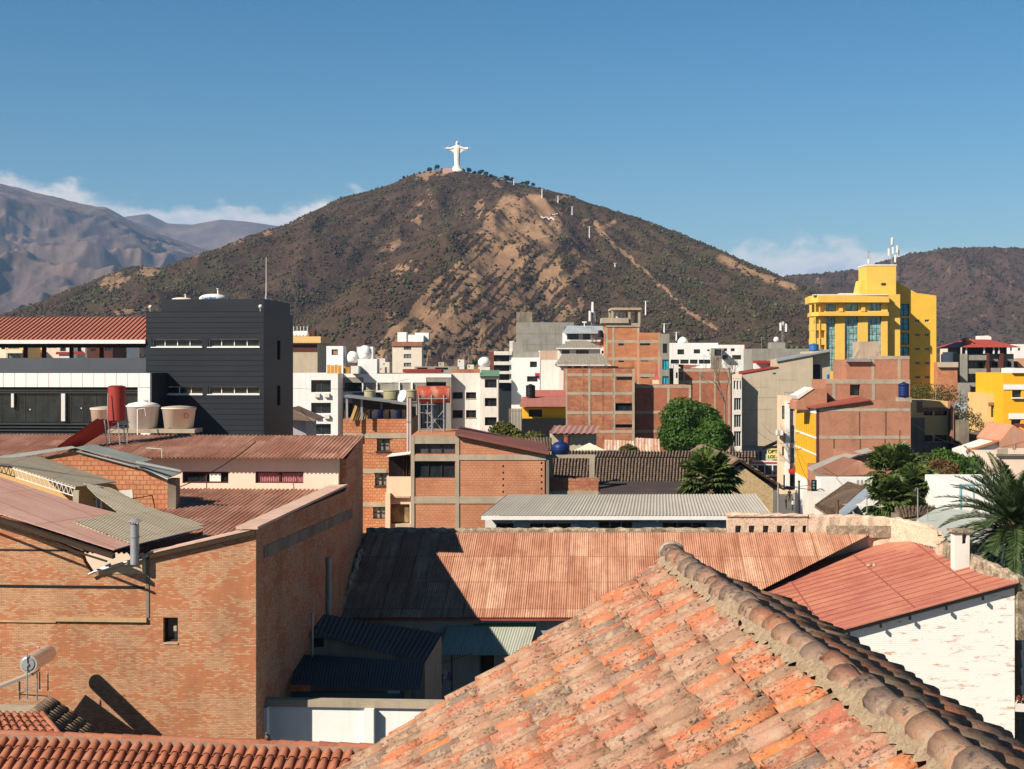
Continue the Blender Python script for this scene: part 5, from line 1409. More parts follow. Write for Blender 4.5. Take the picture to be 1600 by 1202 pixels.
ann = thing('whitewashed_hall', 'whitewashed brick hall with a red metal sheet roof at right', 'building', P(1430, 0, 62) - Vector((0, 0, P(1430, 0, 62).z)))
Aa = P(1278, 993, 58); Bb_ = P(1588, 910, 58); Cc = P(1470, 866, 66.4)
plR = plane3(Aa, Bb_, Cc)
pts = [(1210, 1012), (1278, 993.5), (1592, 909), (1560, 893), (1500, 872), (1466, 862), (1420, 842), (1350, 830), (1240, 876), (1140, 930)]
m = MB(); m.slab([onp(x, y, plR) for x, y in pts], (0, 0, -.05)); m.build('roof', M_REDSH, ann)
fdir = (Bb_ - Aa).normalized(); cross = plR[1].cross(fdir).normalized()
if cross.y < 0: cross = -cross
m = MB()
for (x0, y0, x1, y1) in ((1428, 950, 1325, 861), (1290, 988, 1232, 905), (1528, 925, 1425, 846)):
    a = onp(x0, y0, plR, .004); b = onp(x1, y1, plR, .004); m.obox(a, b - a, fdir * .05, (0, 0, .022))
m.build('lap_seam', plain('lap_seam_red', (.30, .085, .065), .7, .2, .3), ann)  # raised lap strips, a darker red than the sheets
m = MB()
for k in range(1, 17):
    y_ = 58.15 + k * .82
    def rx(px, py): q = onp(px, py, plR); return q
    xa, xb = 10.2 + max(0, (y_ - 58) * -.12) + (.0 if y_ < 66 else (y_ - 66) * .55), 19.9 - max(0, y_ - 63) * .26
    if y_ > 70: continue
    za = plR[0].z - (plR[1].x * (xa - plR[0].x) + plR[1].y * (y_ - plR[0].y)) / plR[1].z; zb2 = plR[0].z - (plR[1].x * (xb - plR[0].x) + plR[1].y * (y_ - plR[0].y)) / plR[1].z
    m.obox((xa, y_, za + .004), (xb - xa, 0, zb2 - za), (0, .05, 0), (0, 0, .03))
m.build('sheet_rib', plain('rib_red_sheet', (.42, .14, .105), .65, .3, .4), ann)
m = MB(); a = onp(1210, 1012, plR, -.06); b = onp(1590, 910, plR, -.06); m.obox(a, b - a, (0, .1, 0), (0, 0, -.12)); 
for f in (.16, .3, .43, .55, .7, .85): p = a.lerp(b, f); m.box(p.x, p.x + .07, p.y - .12, p.y + .02, p.z - .25, p.z - .1)
m.build('edge_trim', M_BLACK, ann)
M_WBRK = brickm('whitewashed_brick', (0.60, 0.36, 0.24), (0.50, 0.27, 0.17), (0.50, 0.38, 0.28), 0.26, 0.085, 0.012, None, 0, .5, 0.1, (0.82, 0.80, 0.76), 0.55)
m = MB(); a = onp(1210, 1013, plR, -.2); b = onp(1587, 911, plR, -.2)
m.slab([Vector((a.x, 58.2, 0)), Vector((b.x, 58.2, 0)), Vector((b.x, 58.2, b.z)), Vector((a.x, 58.2, a.z))], (0, .25, 0)); m.slab([Vector((b.x, 58.46, 0)), Vector((b.x, 74, 0)), Vector((b.x, 74, b.z - .1)), Vector((b.x, 58.46, b.z - .05))], (-.2, 0, 0)); m.build('wall', M_WBRK, ann)
rough_wall('parapet', 'lumpy rendered parapet at the right end of the red sheet roof', [(xof(1514, 62.2), 62.2, 9, zof(866, 62.2)), (xof(1536, 60.6), 60.6, 9, zof(878, 60.6)), (xof(1590, 58.1), 58.1, 9, zof(902, 58.1))], .42, M_MOSS, jit=.05, seed=8)
rough_wall('parapet', 'short lumpy parapet between the pink wall and the white chimney', [(xof(1472, 66.3), 66.3, 9, zof(846, 66.3)), (xof(1495, 63.6), 63.6, 9, zof(855, 63.6))], .42, M_MOSS, jit=.05, seed=9)
cm_ = thing('chimney', 'white square chimney with an opening under its cap on the red roof edge', 'chimney', P(1503, 883, 62.6))
a = P(1492, 883, 62.6); b = P(1515, 832, 62.6); KF = Frame(a.x, 62.6, 0); wd = b.x - a.x
m = MB(); wall_holes(m, KF, 0, wd, a.z - .4, b.z, [(wd * .5, wd * .8, zof(850, 62.6), zof(835, 62.6))], .5); wall_holes(m, KF.side(wd), 0, .6, a.z - .4, b.z, [], .1)
m.quad(KF.pt(0, .6, a.z - .4), KF.pt(0, 0, a.z - .4), KF.pt(0, 0, b.z), KF.pt(0, .6, b.z)); m.quad(KF.pt(wd, .6, a.z - .4), KF.pt(wd * .8, .6, a.z - .4), KF.pt(wd * .8, .6, b.z), KF.pt(wd, .6, b.z)); m.quad(KF.pt(wd * .5, .6, a.z - .4), KF.pt(0, .6, a.z - .4), KF.pt(0, .6, b.z), KF.pt(wd * .5, .6, b.z)); m.build('stack', M_OFFW, cm_)
m = MB(); KF.box(m, -.14, wd + .14, -.12, .72, b.z + .002, b.z + .1); m.build('cap', M_MOSS, cm_)
stn = P(1361, 886, 64); m = MB(); q = onp(1358, 886, plR, .06); m.blob(q, (.12, .1, .07), 8, 5, .2); m.blob(q + Vector((.25, 0, .02)), (.1, .1, .09), 8, 5, .2)
tag(m.build('stones', M_CONC), 'two small stones lying on the red metal roof', 'stones')

# white shed with grey roof
sd = thing('white_shed', 'long low white shed with a grey corrugated roof behind the parapet', 'shed', P(980, 0, 81) - Vector((0, 0, P(980, 0, 81).z)))
sheet(P(793, 773, 84), P(1180, 772, 84), P(1207, 806, 78), P(751, 806, 78), pitch=.18, amp=.03, name='corrugated_roof', mat=M_GREYSH, parent=sd)
m = MB(); a = P(752, 806.5, 78); b = P(1188, 812.5, 78); m.box(a.x, b.x, 77.98, 78.06, b.z, a.z); m.build('fascia', M_WHITE, sd)
SF = Frame(xof(758, 78.9), 78.9, 0); hs_ = []
for x0, x1, y0 in ((775, 803, 817), (828, 893, 817), (935, 989, 815), (1035, 1105, 816)):
    a, zt_ = SF.uz(x0, y0); b, zb_ = SF.uz(x1, 829); hs_.append((a, b, zb_, zt_))
m = MB(); ue = SF.uz(1150, 820)[0]; box_walls(m, SF, 0, ue, 4.8, 0, zof(811, 78.9), hs_); m.build('wall', M_OFFW, sd)
for h in hs_: window(SF, h, sd, M_OFFW, M_GLASS, .18, 2 if h[1] - h[0] > 1.2 else 0, 0, False, .04)
m = MB(); a = P(892, 819, 78.7); m.box(a.x, a.x + .4, 78.6, 78.88, a.z - .35, a.z); m.build('air_conditioner', M_WHITE, sd)
m = MB(); m.box(P(930, 0, 78.6).x, P(997, 0, 78.6).x, 78.5, 78.85, zof(815, 78.6), zof(813.2, 78.6)); m.build('canopy', M_CONCG, sd)
for x in (803, 1027):
    m = MB(); a = P(x, 814, 78.2); m.blob(a, (.09, .09, .07), 8, 6); m.build('lamp', M_WHITE, sd)

# small bird on the tile ridge
bd = thing('bird', 'small brown dove perched on the red tile ridge by the white wall', 'bird', LF.px(418, 1152, 0))
c0 = LF.px(418, 1152, 0); m = MB(); m.blob(c0 + Vector((0, 0, .0)), (.055, .09, .06), 10, 7); m.blob(c0 + Vector((-.01, -.06, .09)), (.028, .03, .032), 8, 6)
m.cyl(c0 + Vector((0, .06, -.01)), c0 + Vector((.01, .2, -.05)), .03, .018, 6); m.cyl(c0 + Vector((-.01, -.085, .09)), c0 + Vector((-.01, -.11, .085)), .008, .002, 5)
m.cyl(c0 + Vector((.02, 0, -.04)), c0 + Vector((.02, 0, -.1)), .006, None, 4); m.cyl(c0 + Vector((-.02, 0, -.04)), c0 + Vector((-.02, 0, -.1)), .006, None, 4); m.build('body', plain('dove_brown', (.16, .10, .08)), bd)
# ------------------------------------------------------------------ left: office terrace and charcoal block
ter = Bld('office_building', 'low office building with white panel band and red pergola roof at far left', -90, 237, 583, 95, 12, M_DARKP, AL, top=True, pxo=237, cat='building')
ter.part('fascia_panels', M_WHITE, [(-90, 583, 237, 605), (218, 605.4, 237, 690)], -0.35, 0.0)
m = MB()
for k in range(19):
    x = 219.5 - 17.6 * k; a, b, c, d = ter.rect((x, 583.2, x + .5, 604.8)); ter.fr.box(m, a, b, -.356, -.352, c, d)
for y in (605.2, 625, 645): a, b, c, d = ter.rect((219, y, 236.5, y + .5)); ter.fr.box(m, a, b, -.356, -.352, c, d)
m.build('panel_joint', plain('joint_pink', (.42, .25, .24)), ter.root)
ter.part('glazing', M_GLASS, [(-90, 607, 217.5, 660)], 0.0 - .03, 0)
m = MB()
for x in (2, 24, 39, 54, 74, 97, 111, 130, 150, 171, 190): a, b, c, d = ter.rect((x, 616, x + .8, 657.5)); ter.fr.box(m, a, b, -.06, -.032, c, d)
a, b, c, d = ter.rect((-90, 634, 217, 635.2)); ter.fr.box(m, a, b, -.056, -.034, c, d); m.build('mullions', plain('dark_mullion', (.05, .055, .06)), ter.root)
ter.part('louvre', plain('dark_louvre', (.045, .05, .055)), [(-90, 606 + k * 3.2, 217, 608 + k * 3.2) for k in range(3)] + [(-90, 661 + k * 5, 217, 664 + k * 5) for k in range(4)], -0.22, -0.062)
m = MB()
for x, x1 in ((98, 104), (20, 24)): a, b, c, d = ter.rect((x, 615, x1, 658)); ter.fr.box(m, a, b, -.28, -.065, c if x > 50 else (c + d) / 2, d)
m.build('column', M_OFFW, ter.root)
ter.part('lamp', M_WHITE, [(47, 639, 48.5, 641), (127, 637, 128.5, 639)], -.1, -.035)
zp0 = zof(583, 96); 
tf = Frame(xof(237, 99), 99, AL)
m = MB(); a = tf.uz(-100, 560); b = tf.uz(228, 559.5); tf.box(m, a[0], b[0], 0, .2, ter.z1 + .003, b[1]); m.build('terrace_parapet', plain('slate_parapet', (.085, .095, .115), .6, .1, .1), ter.root)
# pergola roof
_p = tf.px(227, 530.5, -.6); _u = (_p - tf.O).dot(tf.U); _z = zof(496, 103.6)
PR = [tf.pt(_u - 17, 4.5, _z), tf.pt(_u, 4.5, _z), tf.pt(_u, -.6, _p.z), tf.pt(_u - 17, -.6, _p.z)]
m = MB(); m.slab(PR, (0, 0, -.1)); m.build('pergola_roof', sheetm('brick_red_sheet', (.44, .17, .12), (.42, .16, .115), (.36, .13, .09), 3.0, 6.0, 0.0, .3, .004, .6), ter.root)
m = MB(); n = 52; du = (PR[1] - PR[0]) / n
for k in range(n): p = PR[0] + du * k; q = PR[3] + du * k; m.obox(p + Vector((0, 0, .001)), q - p, du.normalized() * .09, (0, 0, .07))
m.build('roof_ribs', plain('rib_red', (.36, .13, .095), .6), ter.root)
m = MB(); m.obox(PR[3] + Vector((0, -.03, -.28)), PR[2] - PR[3], (0, .04, 0), (0, 0, .24)); m.build('white_fascia', M_WHITE, ter.root)
m = MB(); q = PR[2] + Vector((-.1, .5, -.55)); m.obox(q, PR[3] - PR[2], (0, .15, 0), (0, 0, .3)); m.build('roof_beam', M_DKWOOD, ter.root)
for x in (-20, 39, 68, 111, 158):
    m = MB(); p = tf.px(x, 560, 1.0); m.box(p.x - .12, p.x + .12, p.y, p.y + .24, p.z - .4, PR[2].z - .1); m.build('post', M_BROWNP if x != 111 else M_DARKP, ter.root)
m = MB(); m.quad(*[q + Vector((0, 0, -.12)) for q in (PR[0], PR[3], PR[2], PR[1])]); m.build('soffit', M_DKWOOD, ter.root)

dk = Bld('dark_tower', 'charcoal panelled block with narrow strip windows beside the red pergola roof', 228, 412, 487, 98, 9.2, M_DARKP, AL, pxo=412,
         holes=[(237, 530, 315, 542, dict(mull=3, fm=M_WHITE, t=.055)), (325, 529.5, 405, 542, dict(mull=3, fm=M_WHITE, t=.055)), (242, 604, 316, 616, dict(mull=3, fm=M_WHITE, t=.055)), (325, 604, 405, 616, dict(mull=3, fm=M_WHITE, t=.055))],
         sholes=[(433, 532, 438, 562), (433, 603, 438, 634)], cat='building', rev=.3)
m = MB(); z = 1.0
while z < dk.z1: dk.fr.box(m, dk.u0, dk.u1, -.02, -.003, z, z + .012) if not any(h[2] - .2 < z < h[3] + .1 for h in dk.H) else None; z += .36
m.build('panel_joints', plain('panel_joint', (.02, .024, .03)), dk.root)
for h, w_ in zip(dk.H, dk.W):
    m = MB(); dk.fr.box(m, h[0] - .05, h[1] + .05, -.07, -.004, h[2] - .07, h[2] - .004); m.build('sill', M_WHITE, w_)
m = MB(); a = dk.rect((248, 470, 410, 487)); dk.fr.box(m, a[0], a[1], .5, 8.6, dk.z1 + .003, a[3] + .12); m.build('roof_block', M_DARKP, dk.root)
ztop = a[3] + .12
def dome_tank(name, label, c, r, h, mat, txt=None, group=None):
    t = thing(name, label, 'water tank', c, group)
    m = MB(); m.lathe(c, [(r, 0), (r * 1.0, h * .35), (r * .97, h * .5), (r * .8, h * .78), (r * .5, h * .93), (r * .2, h), (.03, h)], 26); m.build('tank_body', mat, t)
    m = MB(); m.cyl(c + Vector((r * .35, 0, h * .5)), c + Vector((r * .35, 0, h * 1.75)), .05, None, 8); m.cyl(c + Vector((r * .35, 0, h * 1.7)), c + Vector((r * .35, 0, h * 1.78)), .11, None, 8); m.build('vent_pipe', M_WHITE, t)
    return t
c = dk.fr.px(333, 472, 3.5); c.z = ztop; h_ = zof(459.5, c.y) - ztop; t1_ = dome_tank('water_tank', 'larger white domed tank with blue lettering on the charcoal block', c, .95, h_, M_WHITE)
text_mesh('iberglast', .30, c + Vector((-.62, -.965, h_ * .16)), (1, .0, 0), (0, .18, 1), plain('blue_ink', (.03, .16, .42)), t1_, 'lettering', .012, .006)
c = dk.fr.px(284, 472, 4.5); c.z = ztop; dome_tank('water_tank', 'smaller cream domed tank on the charcoal block', c, .75, zof(465, c.y) - ztop, TKM2)
for x, w_, lb in ((235, .6, 'round lamp at the left corner of the charcoal block'), (407, .2, 'round lamp at the right corner of the charcoal block')):
    c = dk.fr.px(x, 487, w_); c.z = dk.z1; t = thing('roof_lamp', lb, 'lamp', c, 'lamps on the charcoal block')
    m = MB(); m.cyl(c, c + Vector((0, 0, .25)), .05, None, 8); m.build('stem', M_STEEL, t); m = MB(); m.blob(c + Vector((0, 0, .33)), .13, 12, 8); m.build('globe', M_OFFW, t)
c = dk.fr.px(416, 480, 5); c.z = dk.z1; t = thing('antenna_mast', 'tall thin antenna mast standing on the charcoal block', 'antenna', c)
m = MB(); m.cyl(c, c + Vector((0, 0, zof(402, c.y) - c.z)), .05, .02, 8); m.build('mast', M_OFFW, t); m = MB(); m.cyl(c + Vector((0, 0, 1.0)), c + Vector((0, 0, 1.25)), .09, None, 8); m.build('clamp', M_STEEL, t)

# ------------------------------------------------------------------ orange house with laundry terrace
oh = Bld('terrace_house', 'tall orange hollow-brick house with a covered laundry terrace', 536, 641, 655, 100, 9, M_HOLLOW2, 0,
         holes=[(589, 686, 609, 705), (586, 740, 607, 759), (583, 792, 604, 811)], mull=1, bars=1, gm=glassm('curtained_glass', (.16, .15, .13), .2, .5), rev=.22)
for q_ in ((536, 677, 637, 685), (536, 733, 604, 740), (536, 785, 604, 792)): oh.part('concrete_beam', M_CONC, [q_], -.04, 0)
oh.part('window_surround', plain('dark_surround', (.05, .04, .035)), [(587, 684.8, 611, 686), (587, 705, 611, 707.5), (584.6, 738.8, 609, 740), (584.6, 759, 609, 761.5)], -.06, 0)
yT = 658
rfA = P(538, 618, 98.64); rfB = P(641, 630.5, 99.55); rfC = P(652, 628, 105.45); rfD = P(548, 615, 105.45)
m = MB(); m.slab([rfA, rfB, rfC, rfD], (0, 0, -.12)); m.build('terrace_roof', M_TIN, oh.root)
m = MB()
for (x, Y, yt) in ((542, 99.09, 618), (565, 99.27, 622), (640, 99.55, 630), (596, 105.45, 622), (640, 105.45, 628)): q = P(x, yt, Y); m.box(q.x - .07, q.x + .07, Y, Y + .14, oh.z1 - .05, q.z - .1)
m.build('terrace_post', M_STEEL, oh.root)
m = MB(); p = P(536, 655, 105.91); m.box(xof(536, 100), xof(641, 100), 105.82, 106, oh.z1, oh.z1 + 1.7); m.build('back_wall', M_CONCD, oh.root)
for i in range(7):
    pl_ = thing('timber_plank', 'raw timber plank leaning at the left end of the laundry terrace', 'plank', P(548 + i * 4, 656, 99.64), 'planks leaning on the terrace'); m = MB(); x = 546 + i * 3.6
    a = P(x, 657.5, 99.64 + .1 * i); b = P(x + 9 - i * .8, 632 + i * 1.5, 100.18 + .1 * i); m.obox(a, b - a, (.22, 0, .03), (0, .05, 0)); m.build('board', M_WOOD, pl_)
cols = [(.05, .06, .12), (.5, .36, .22), (.6, .58, .55), (.06, .12, .32), (.55, .45, .2), (.65, .62, .6), (.1, .2, .42), (.5, .3, .3), (.03, .04, .07), (.6, .5, .5)]
for i in range(24):
    x = 569 + i * 2.95; t = thing('hanging_garment', 'garment hanging on the long line under the terrace roof of the orange house', 'garment', P(x, 650, 100.73), 'washing on the terrace line')
    c_ = cols[(i * 7) % 10]; m = MB(); a = P(x, 640 + (i % 3), 100.64); wd = .12; h = 1.0 + .3 * ((i * 5) % 4) / 4
    m.slab([a + Vector((-wd, 0, 0)), a + Vector((wd, .02, 0)), a + Vector((wd * 1.15, .04, -h)), a + Vector((-wd * 1.1, 0, -h))], (0, .04, 0)); m.build('cloth', plain('garment_%d' % ((i * 7) % 10), c_, .95, .2, 0, None, 4), t)
for (x, y0, y1, r, lb) in ((578, 609, 622, .4, 'leftmost greenish drum on the laundry terrace roof'), (611.5, 608, 625, .55, 'largest greenish drum on the laundry terrace roof'), (643, 608, 627, .36, 'greenish drum half hidden by the red cylinder tank')):
    c = P(x, y1, 102.73); water_tank('water_drum', lb, c, r, zof(y0, 102.73) - c.z, plain('olive_drum', (.36, .33, .2), .7, .2, .5), 'drums on the terrace roof', dome=False, taper=.03)
c = P(630, 620, 101.82); t = thing('satellite_dish', 'white satellite dish between the drums on the laundry terrace roof', 'dish', P(630, 627, 101.82)); m = MB(); ax = Vector((-.75, -.6, .35)).normalized()
m.cyl(c, c + ax * .12, .12, .46, 18, True); m.build('reflector', M_WHITE, t); m = MB(); m.bar(c, c + Vector((0, 0, -.5)), .05); m.bar(c + ax * .05, c + ax * .5, .03); m.build('arm', M_STEEL, t)
for x, lb in ((637.5, 'left one of two tall pale pipes on the orange house'), (641.5, 'right one of two tall pale pipes on the orange house')):
    t = thing('down_pipe', lb, 'pipe', P(x, 708, 99.45)); m = MB(); m.cyl(P(x, 708, 99.45), P(x, 622, 99.45), .09, None, 8); m.build('pipe', plain('pinkish_pipe', (.5, .42, .4)), t); m = MB(); m.cyl(P(x, 660, 99.45), P(x, 658, 99.45), .12, None, 8); m.build('clamp', M_STEEL, t)
# red tank on scaffold
rt = thing('red_tank', 'faded red horizontal tank on a galvanised scaffold', 'tank', P(675, 678, 97))
a = P(652, 616.5, 97.2); b = P(703, 616.5, 97.2); m = MB(); m.cyl(a - Vector((0, 0, .0)), b, .56, None, 24)
m.build('cylinder', plain('faded_red', (.42, .07, .04), .6, .3, .6, (.55, .4, .3), 1.5), rt)
for x in (655, 675, 694):
    for Y in (96.6, 97.8):
        m = MB(); m.cyl(Vector((xof(x, 97), Y, zof(681, 97))), Vector((xof(x, 97), Y, zof(617, 97))), .05, None, 6); m.build('leg', M_STEEL, rt)
m = MB()
for y in (632, 646, 660, 672): m.bar(P(664, y, 96.6), P(675, y, 96.6), .04)
for (x0, y0, x1, y1) in ((664, 676, 694, 640), (664, 640, 694, 676), (655, 645, 675, 645), (675, 655, 694, 655)): m.bar(P(x0, y0, 96.9), P(x1, y1, 96.9), .04)
m.bar(P(653, 620, 97.2) + Vector((0, -.6, -.1)), P(700, 620, 97.2) + Vector((0, -.6, -.1)), .06); m.build('brace', M_STEEL, rt)

# small cream balcony house
cb2 = Bld('balcony_house', 'narrow cream house with a dark glazed porch under a small white awning', 604, 642, 745, 95.00, 5, M_CREAM, 0, holes=[(611, 788, 640, 818)], mull=0, gm=glassm('curtain_glass_tan', (.18, .13, .07), .3, .6))
m = MB(); a, b, c_, d = cb2.rect((607, 713, 641, 745)); cb2.fr.box(m, a, b, .15, 4.6, cb2.z1 + .003, d); m.build('glazed_porch', glassm('porch_glass', (.01, .008, .008), .15, .3), cb2.root)
m = MB()
for x in (607, 630, 634.5, 640.4): a = cb2.rect((x, 713, x + .8, 745)); cb2.fr.box(m, a[0], a[1], .09, .148, cb2.z1 + .004, a[3])
m.build('porch_frame', M_BROWNP, cb2.root)
m = MB(); m.slab([P(604, 713, 94.27), P(641, 708.5, 94.45), P(643, 705.5, 97.74), P(612, 708.5, 97.74)], (0, 0, -.06)); m.build('awning', M_WHITE, cb2.root)
cb2.part('pillar', M_CREAM, [(603, 770, 610.5, 830)], -.5, 0); cb2.part('rail', M_TAN, [(611, 775, 641, 777.5), (611, 818, 642, 830)], -.25, 0)

M_MIDB = brickm('salmon_hollow_brick', (0.58, 0.25, 0.14), (0.50, 0.19, 0.10), (0.36, 0.19, 0.12), 0.26, 0.155, 0.014, (0.64, 0.32, 0.18), 0.5, 0.5, .3)
# red hollow-brick house in the middle
mh = Bld('brick_house', 'unfinished brick house with concrete frame and two wide dark windows', 642, 853, 709, 92, 9, M_MIDB, 0,
         holes=[(648, 721, 711, 747)], mull=2, fm=plain('brown_frame', (.045, .03, .02)), rev=.25, top=False)
fr = mh.fr; U0 = mh.u0; U1 = mh.u1
um = mh.rect((717, 600, 717, 601))[0]
zt_ = zof(681, 92); h2 = mh.rect((648, 694, 711, 710))
m = MB(); wall_holes(m, fr, U0, um, mh.z1, zt_, [h2], .25)
m.poly([fr.pt(um, 0, mh.z1), fr.pt(U1, 0, mh.z1), fr.pt(um, 0, zof(678, 92))])
m.quad(fr.pt(um, 9, mh.z1), fr.pt(um, 9, zt_), fr.pt(U0, 9, zt_), fr.pt(U0, 9, mh.z1)); m.quad(fr.pt(U0, 9, mh.z1), fr.pt(U0, 9, zt_), fr.pt(U0, 0, zt_), fr.pt(U0, 0, mh.z1))
m.quad(fr.pt(U0, 0, zt_), fr.pt(um, 0, zt_), fr.pt(um, 9, zt_), fr.pt(U0, 9, zt_)); m.build('upper_wall', M_MIDB, mh.root)
window(fr, h2, mh.root, plain('brown_frame', (.045, .03, .02)), glassm('dusty_glass', (.05, .05, .05), .2, .4), .25, 2, 0, False, .06)
rc = [(642, 681, 717, 693.5), (642, 711, 717, 720.5), (717.3, 711, 853, 719), (642, 776, 853, 787)]
mh.part('concrete_beam', M_CONC, rc, -.05, 0)
mh.part('concrete_column', M_CONC, [(642, 681, 647.5, 860), (712, 681, 717.5, 860)], -.06, 0)
m = MB(); a = mh.rect((848, 712, 854, 860)); fr.box(m, a[0] + .12, a[1] + .15, .0, .3, 0, a[3]); m.build('end_column', M_CONCD, mh.root)
m = MB()
for x, ys_ in ((785, range(727, 772, 10)), (845, range(722, 776, 10))):
    for y in ys_: a = mh.rect((x, y, x + 2.4, y + 3.2)); fr.box(m, a[0], a[1], -.008, -.003, a[2], a[3])
m.build('brick_toothing', M_BLACK, mh.root)
m = MB(); m.slab([P(711, 677, 91.6), P(858, 707.5, 91.6), Vector((xof(858, 91.6), 101.5, zof(707.5, 91.6))), Vector((xof(711, 91.6), 101.5, zof(677, 91.6)))], (0, 0, -.14)); m.build('roof', plain('rusty_red_roof', (.25, .09, .065), .7, .3, .4), mh.root)

# things between: tiled yard roofs, tanks, tent
M_TDK = tilem('dark_barrel_tiles', [(0.20, 0.135, 0.095), (0.24, 0.165, 0.115), (0.165, 0.115, 0.085), (0.28, 0.20, 0.145), (0.20, 0.15, 0.12)], .4, (.26, .2, .14))
th = thing('tiled_hall', 'long low hall with dark barrel tiles in front of the round tree', 'house', P(1020, 0, 105) - Vector((0, 0, P(1020, 0, 105).z)))
for nm, (x0, y0, Y0), (x1, y1, Y1), (x2, y2, Y2), (x3, y3, Y3) in (('upper_tiles', (888, 705, 110), (1182, 706, 110), (1182, 716, 108.4), (884, 715, 108.4)), ('lower_tiles', (862, 716.5, 108), (1172, 717.5, 108), (1170, 756, 102.5), (858, 754, 102.5))):
    q = [P(x0, y0, Y0), P(x1, y1, Y1), P(x2, y2, Y2), P(x3, y3, Y3)]; tiles(*q, .235, .42, .085, nm, M_TDK, th, False, 5, .01)
    m = MB(); m.slab([p + Vector((0, 0, -.02)) for p in q], (0, 0, -.12)); m.build('roof_deck', M_DKWOOD, th)
m = MB(); m.box(xof(862, 103), xof(1160, 103), 103.4, 109.8, 0, zof(756, 103.4)); m.slab([Vector((xof(890, 110), 110.2, zof(705, 110) - .1)), Vector((xof(1182, 110), 110.2, zof(705, 110) - .1)), Vector((xof(1182, 110), 114, zof(712, 110) - 1.2)), Vector((xof(890, 110), 114, zof(712, 110) - 1.2))], (0, 0, -.1)); m.build('wall', M_CONCD, th)
td = thing('shaded_shed', 'low dark lean-to in the shade below the barrel tiled hall', 'shed', P(1030, 0, 97) - Vector((0, 0, P(1030, 0, 97).z)))
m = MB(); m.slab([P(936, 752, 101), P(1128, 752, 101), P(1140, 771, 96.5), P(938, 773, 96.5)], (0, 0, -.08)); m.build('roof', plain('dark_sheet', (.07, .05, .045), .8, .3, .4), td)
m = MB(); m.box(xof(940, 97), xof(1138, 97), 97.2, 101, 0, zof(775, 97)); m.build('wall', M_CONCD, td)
bw = Bld('brick_wall', 'short red brick wall with a concrete base left of the shaded yard', 855, 935, 747, 93, .25, M_HOLLOW, 0, cat='wall', wall='brickwork')
bw.part('base_beam', M_CONC, [(855, 767, 935, 790)], -.05, 0)
cf = thing('portal_frame', 'bare concrete portal frame carrying the blue barrel tank', 'frame', P(890, 745, 98))
m = MB()
for (x0, x1) in ((856, 864), (921, 929)): a = P(x0, 716, 98); b = P(x1, 716, 98); m.box(a.x, b.x, 98, 98.35, 0, a.z - .002)
a = P(855, 711, 98); b = P(930, 716, 98); m.box(a.x, b.x, 98, 98.4, b.z, a.z); m.build('portal', M_CONC, cf)
c = P(876, 700, 98.6); t = thing('blue_tank', 'blue barrel tank lying on the concrete frame', 'water tank', P(876, 710, 98.6)); m = MB(); m.lathe(P(876, 710.5, 98.6), [(.45, 0), (.58, .1), (.6, .45), (.57, .62), (.4, .8), (.15, .88), (.14, .95)], 22); m.build('tank_body', M_BLUE, t)
m = MB(); p = P(876, 710.5, 98.6); m.lathe(p + Vector((0, 0, .3)), [(.605, 0), (.62, .03), (.605, .06)], 22); m.build('rib', M_BLUE, t)
t = thing('red_pipe', 'stubby rusty red pipe right behind the blue barrel tank', 'pipe', P(885, 705, 100)); m = MB(); m.cyl(P(885, 706, 100), P(886, 682, 100), .22, .19, 12); m.build('pipe', plain('rust_pipe', (.3, .08, .05)), t); m = MB(); m.cyl(P(886, 682, 100), P(886, 680, 100), .23, None, 12); m.build('rim', M_RUST, t)
tn = thing('garden_tent', 'cream garden tent with a pointed top behind the blue tank', 'tent', P(920, 706, 125)); c = P(921, 692, 125); b0 = [P(896, 704, 123), P(946, 704, 123), P(940, 702, 128), P(902, 702, 128)]
m = MB(); m.add([c] + b0, [(0, 1, 2), (0, 2, 3), (0, 3, 4), (0, 4, 1), (4, 3, 2, 1)]); m.build('canopy', plain('tent_cloth', (.72, .66, .52), .9, .05, .1), tn)
for p in b0: m = MB(); m.cyl(p, Vector((p.x, p.y, 0)), .05, None, 6); m.build('pole', M_STEEL, tn)
br = thing('barn', 'small building with a ribbed reddish metal roof in front of the tall brick block', 'shed', P(900, 0, 140) - Vector((0, 0, P(900, 0, 140).z)))
sheet(P(866, 665, 146), P(937, 665, 146), P(931, 677.5, 138), P(858, 677.5, 138), pitch=.55, amp=.06, name='roof', mat=sheetm('rosy_sheet', (.42, .22, .17), (.38, .19, .15), (.30, .16, .12), 1, 5, 0, .4, .01, .6), parent=br)
m = MB(); m.box(xof(862, 139), xof(932, 139), 139, 146, 0, zof(678.5, 139)); m.build('wall', M_TAN, br)
for (x0, x1, y, Y, lb) in ((943, 990, 687, 150, 'white and rust streaked sheet screen left of the round tree'), (992, 1030, 684, 148, 'pinkish rusty sheet screen touching the round tree')):
    t = thing('sheet_screen', lb, 'screen', P((x0 + x1) / 2, 710, Y)); sheet(P(x0, y, Y), P(x1, y + 2, Y), P(x1 + 1, 712, Y - 2.5), P(x0 - 1, 712, Y - 2.5), pitch=.3, amp=.04, name='sheeting', mat=sheetm('rust_white_sheet' + str(x0), (.6, .55, .47), (.55, .48, .4), (.42, .16, .07), .9, 3, 0, .9, .01, .7, 0, 'v', 1.5), parent=t)
    m = MB(); m.box(xof(x0, Y), xof(x1, Y), Y, Y + .15, 0, zof(y + 3, Y)); m.build('backing_wall', M_CONCD, t)
dt = thing('dark_tiled_house', 'dark barrel tiled roof slope left of the blue tank', 'house', P(830, 0, 120) - Vector((0, 0, P(830, 0, 120).z)))
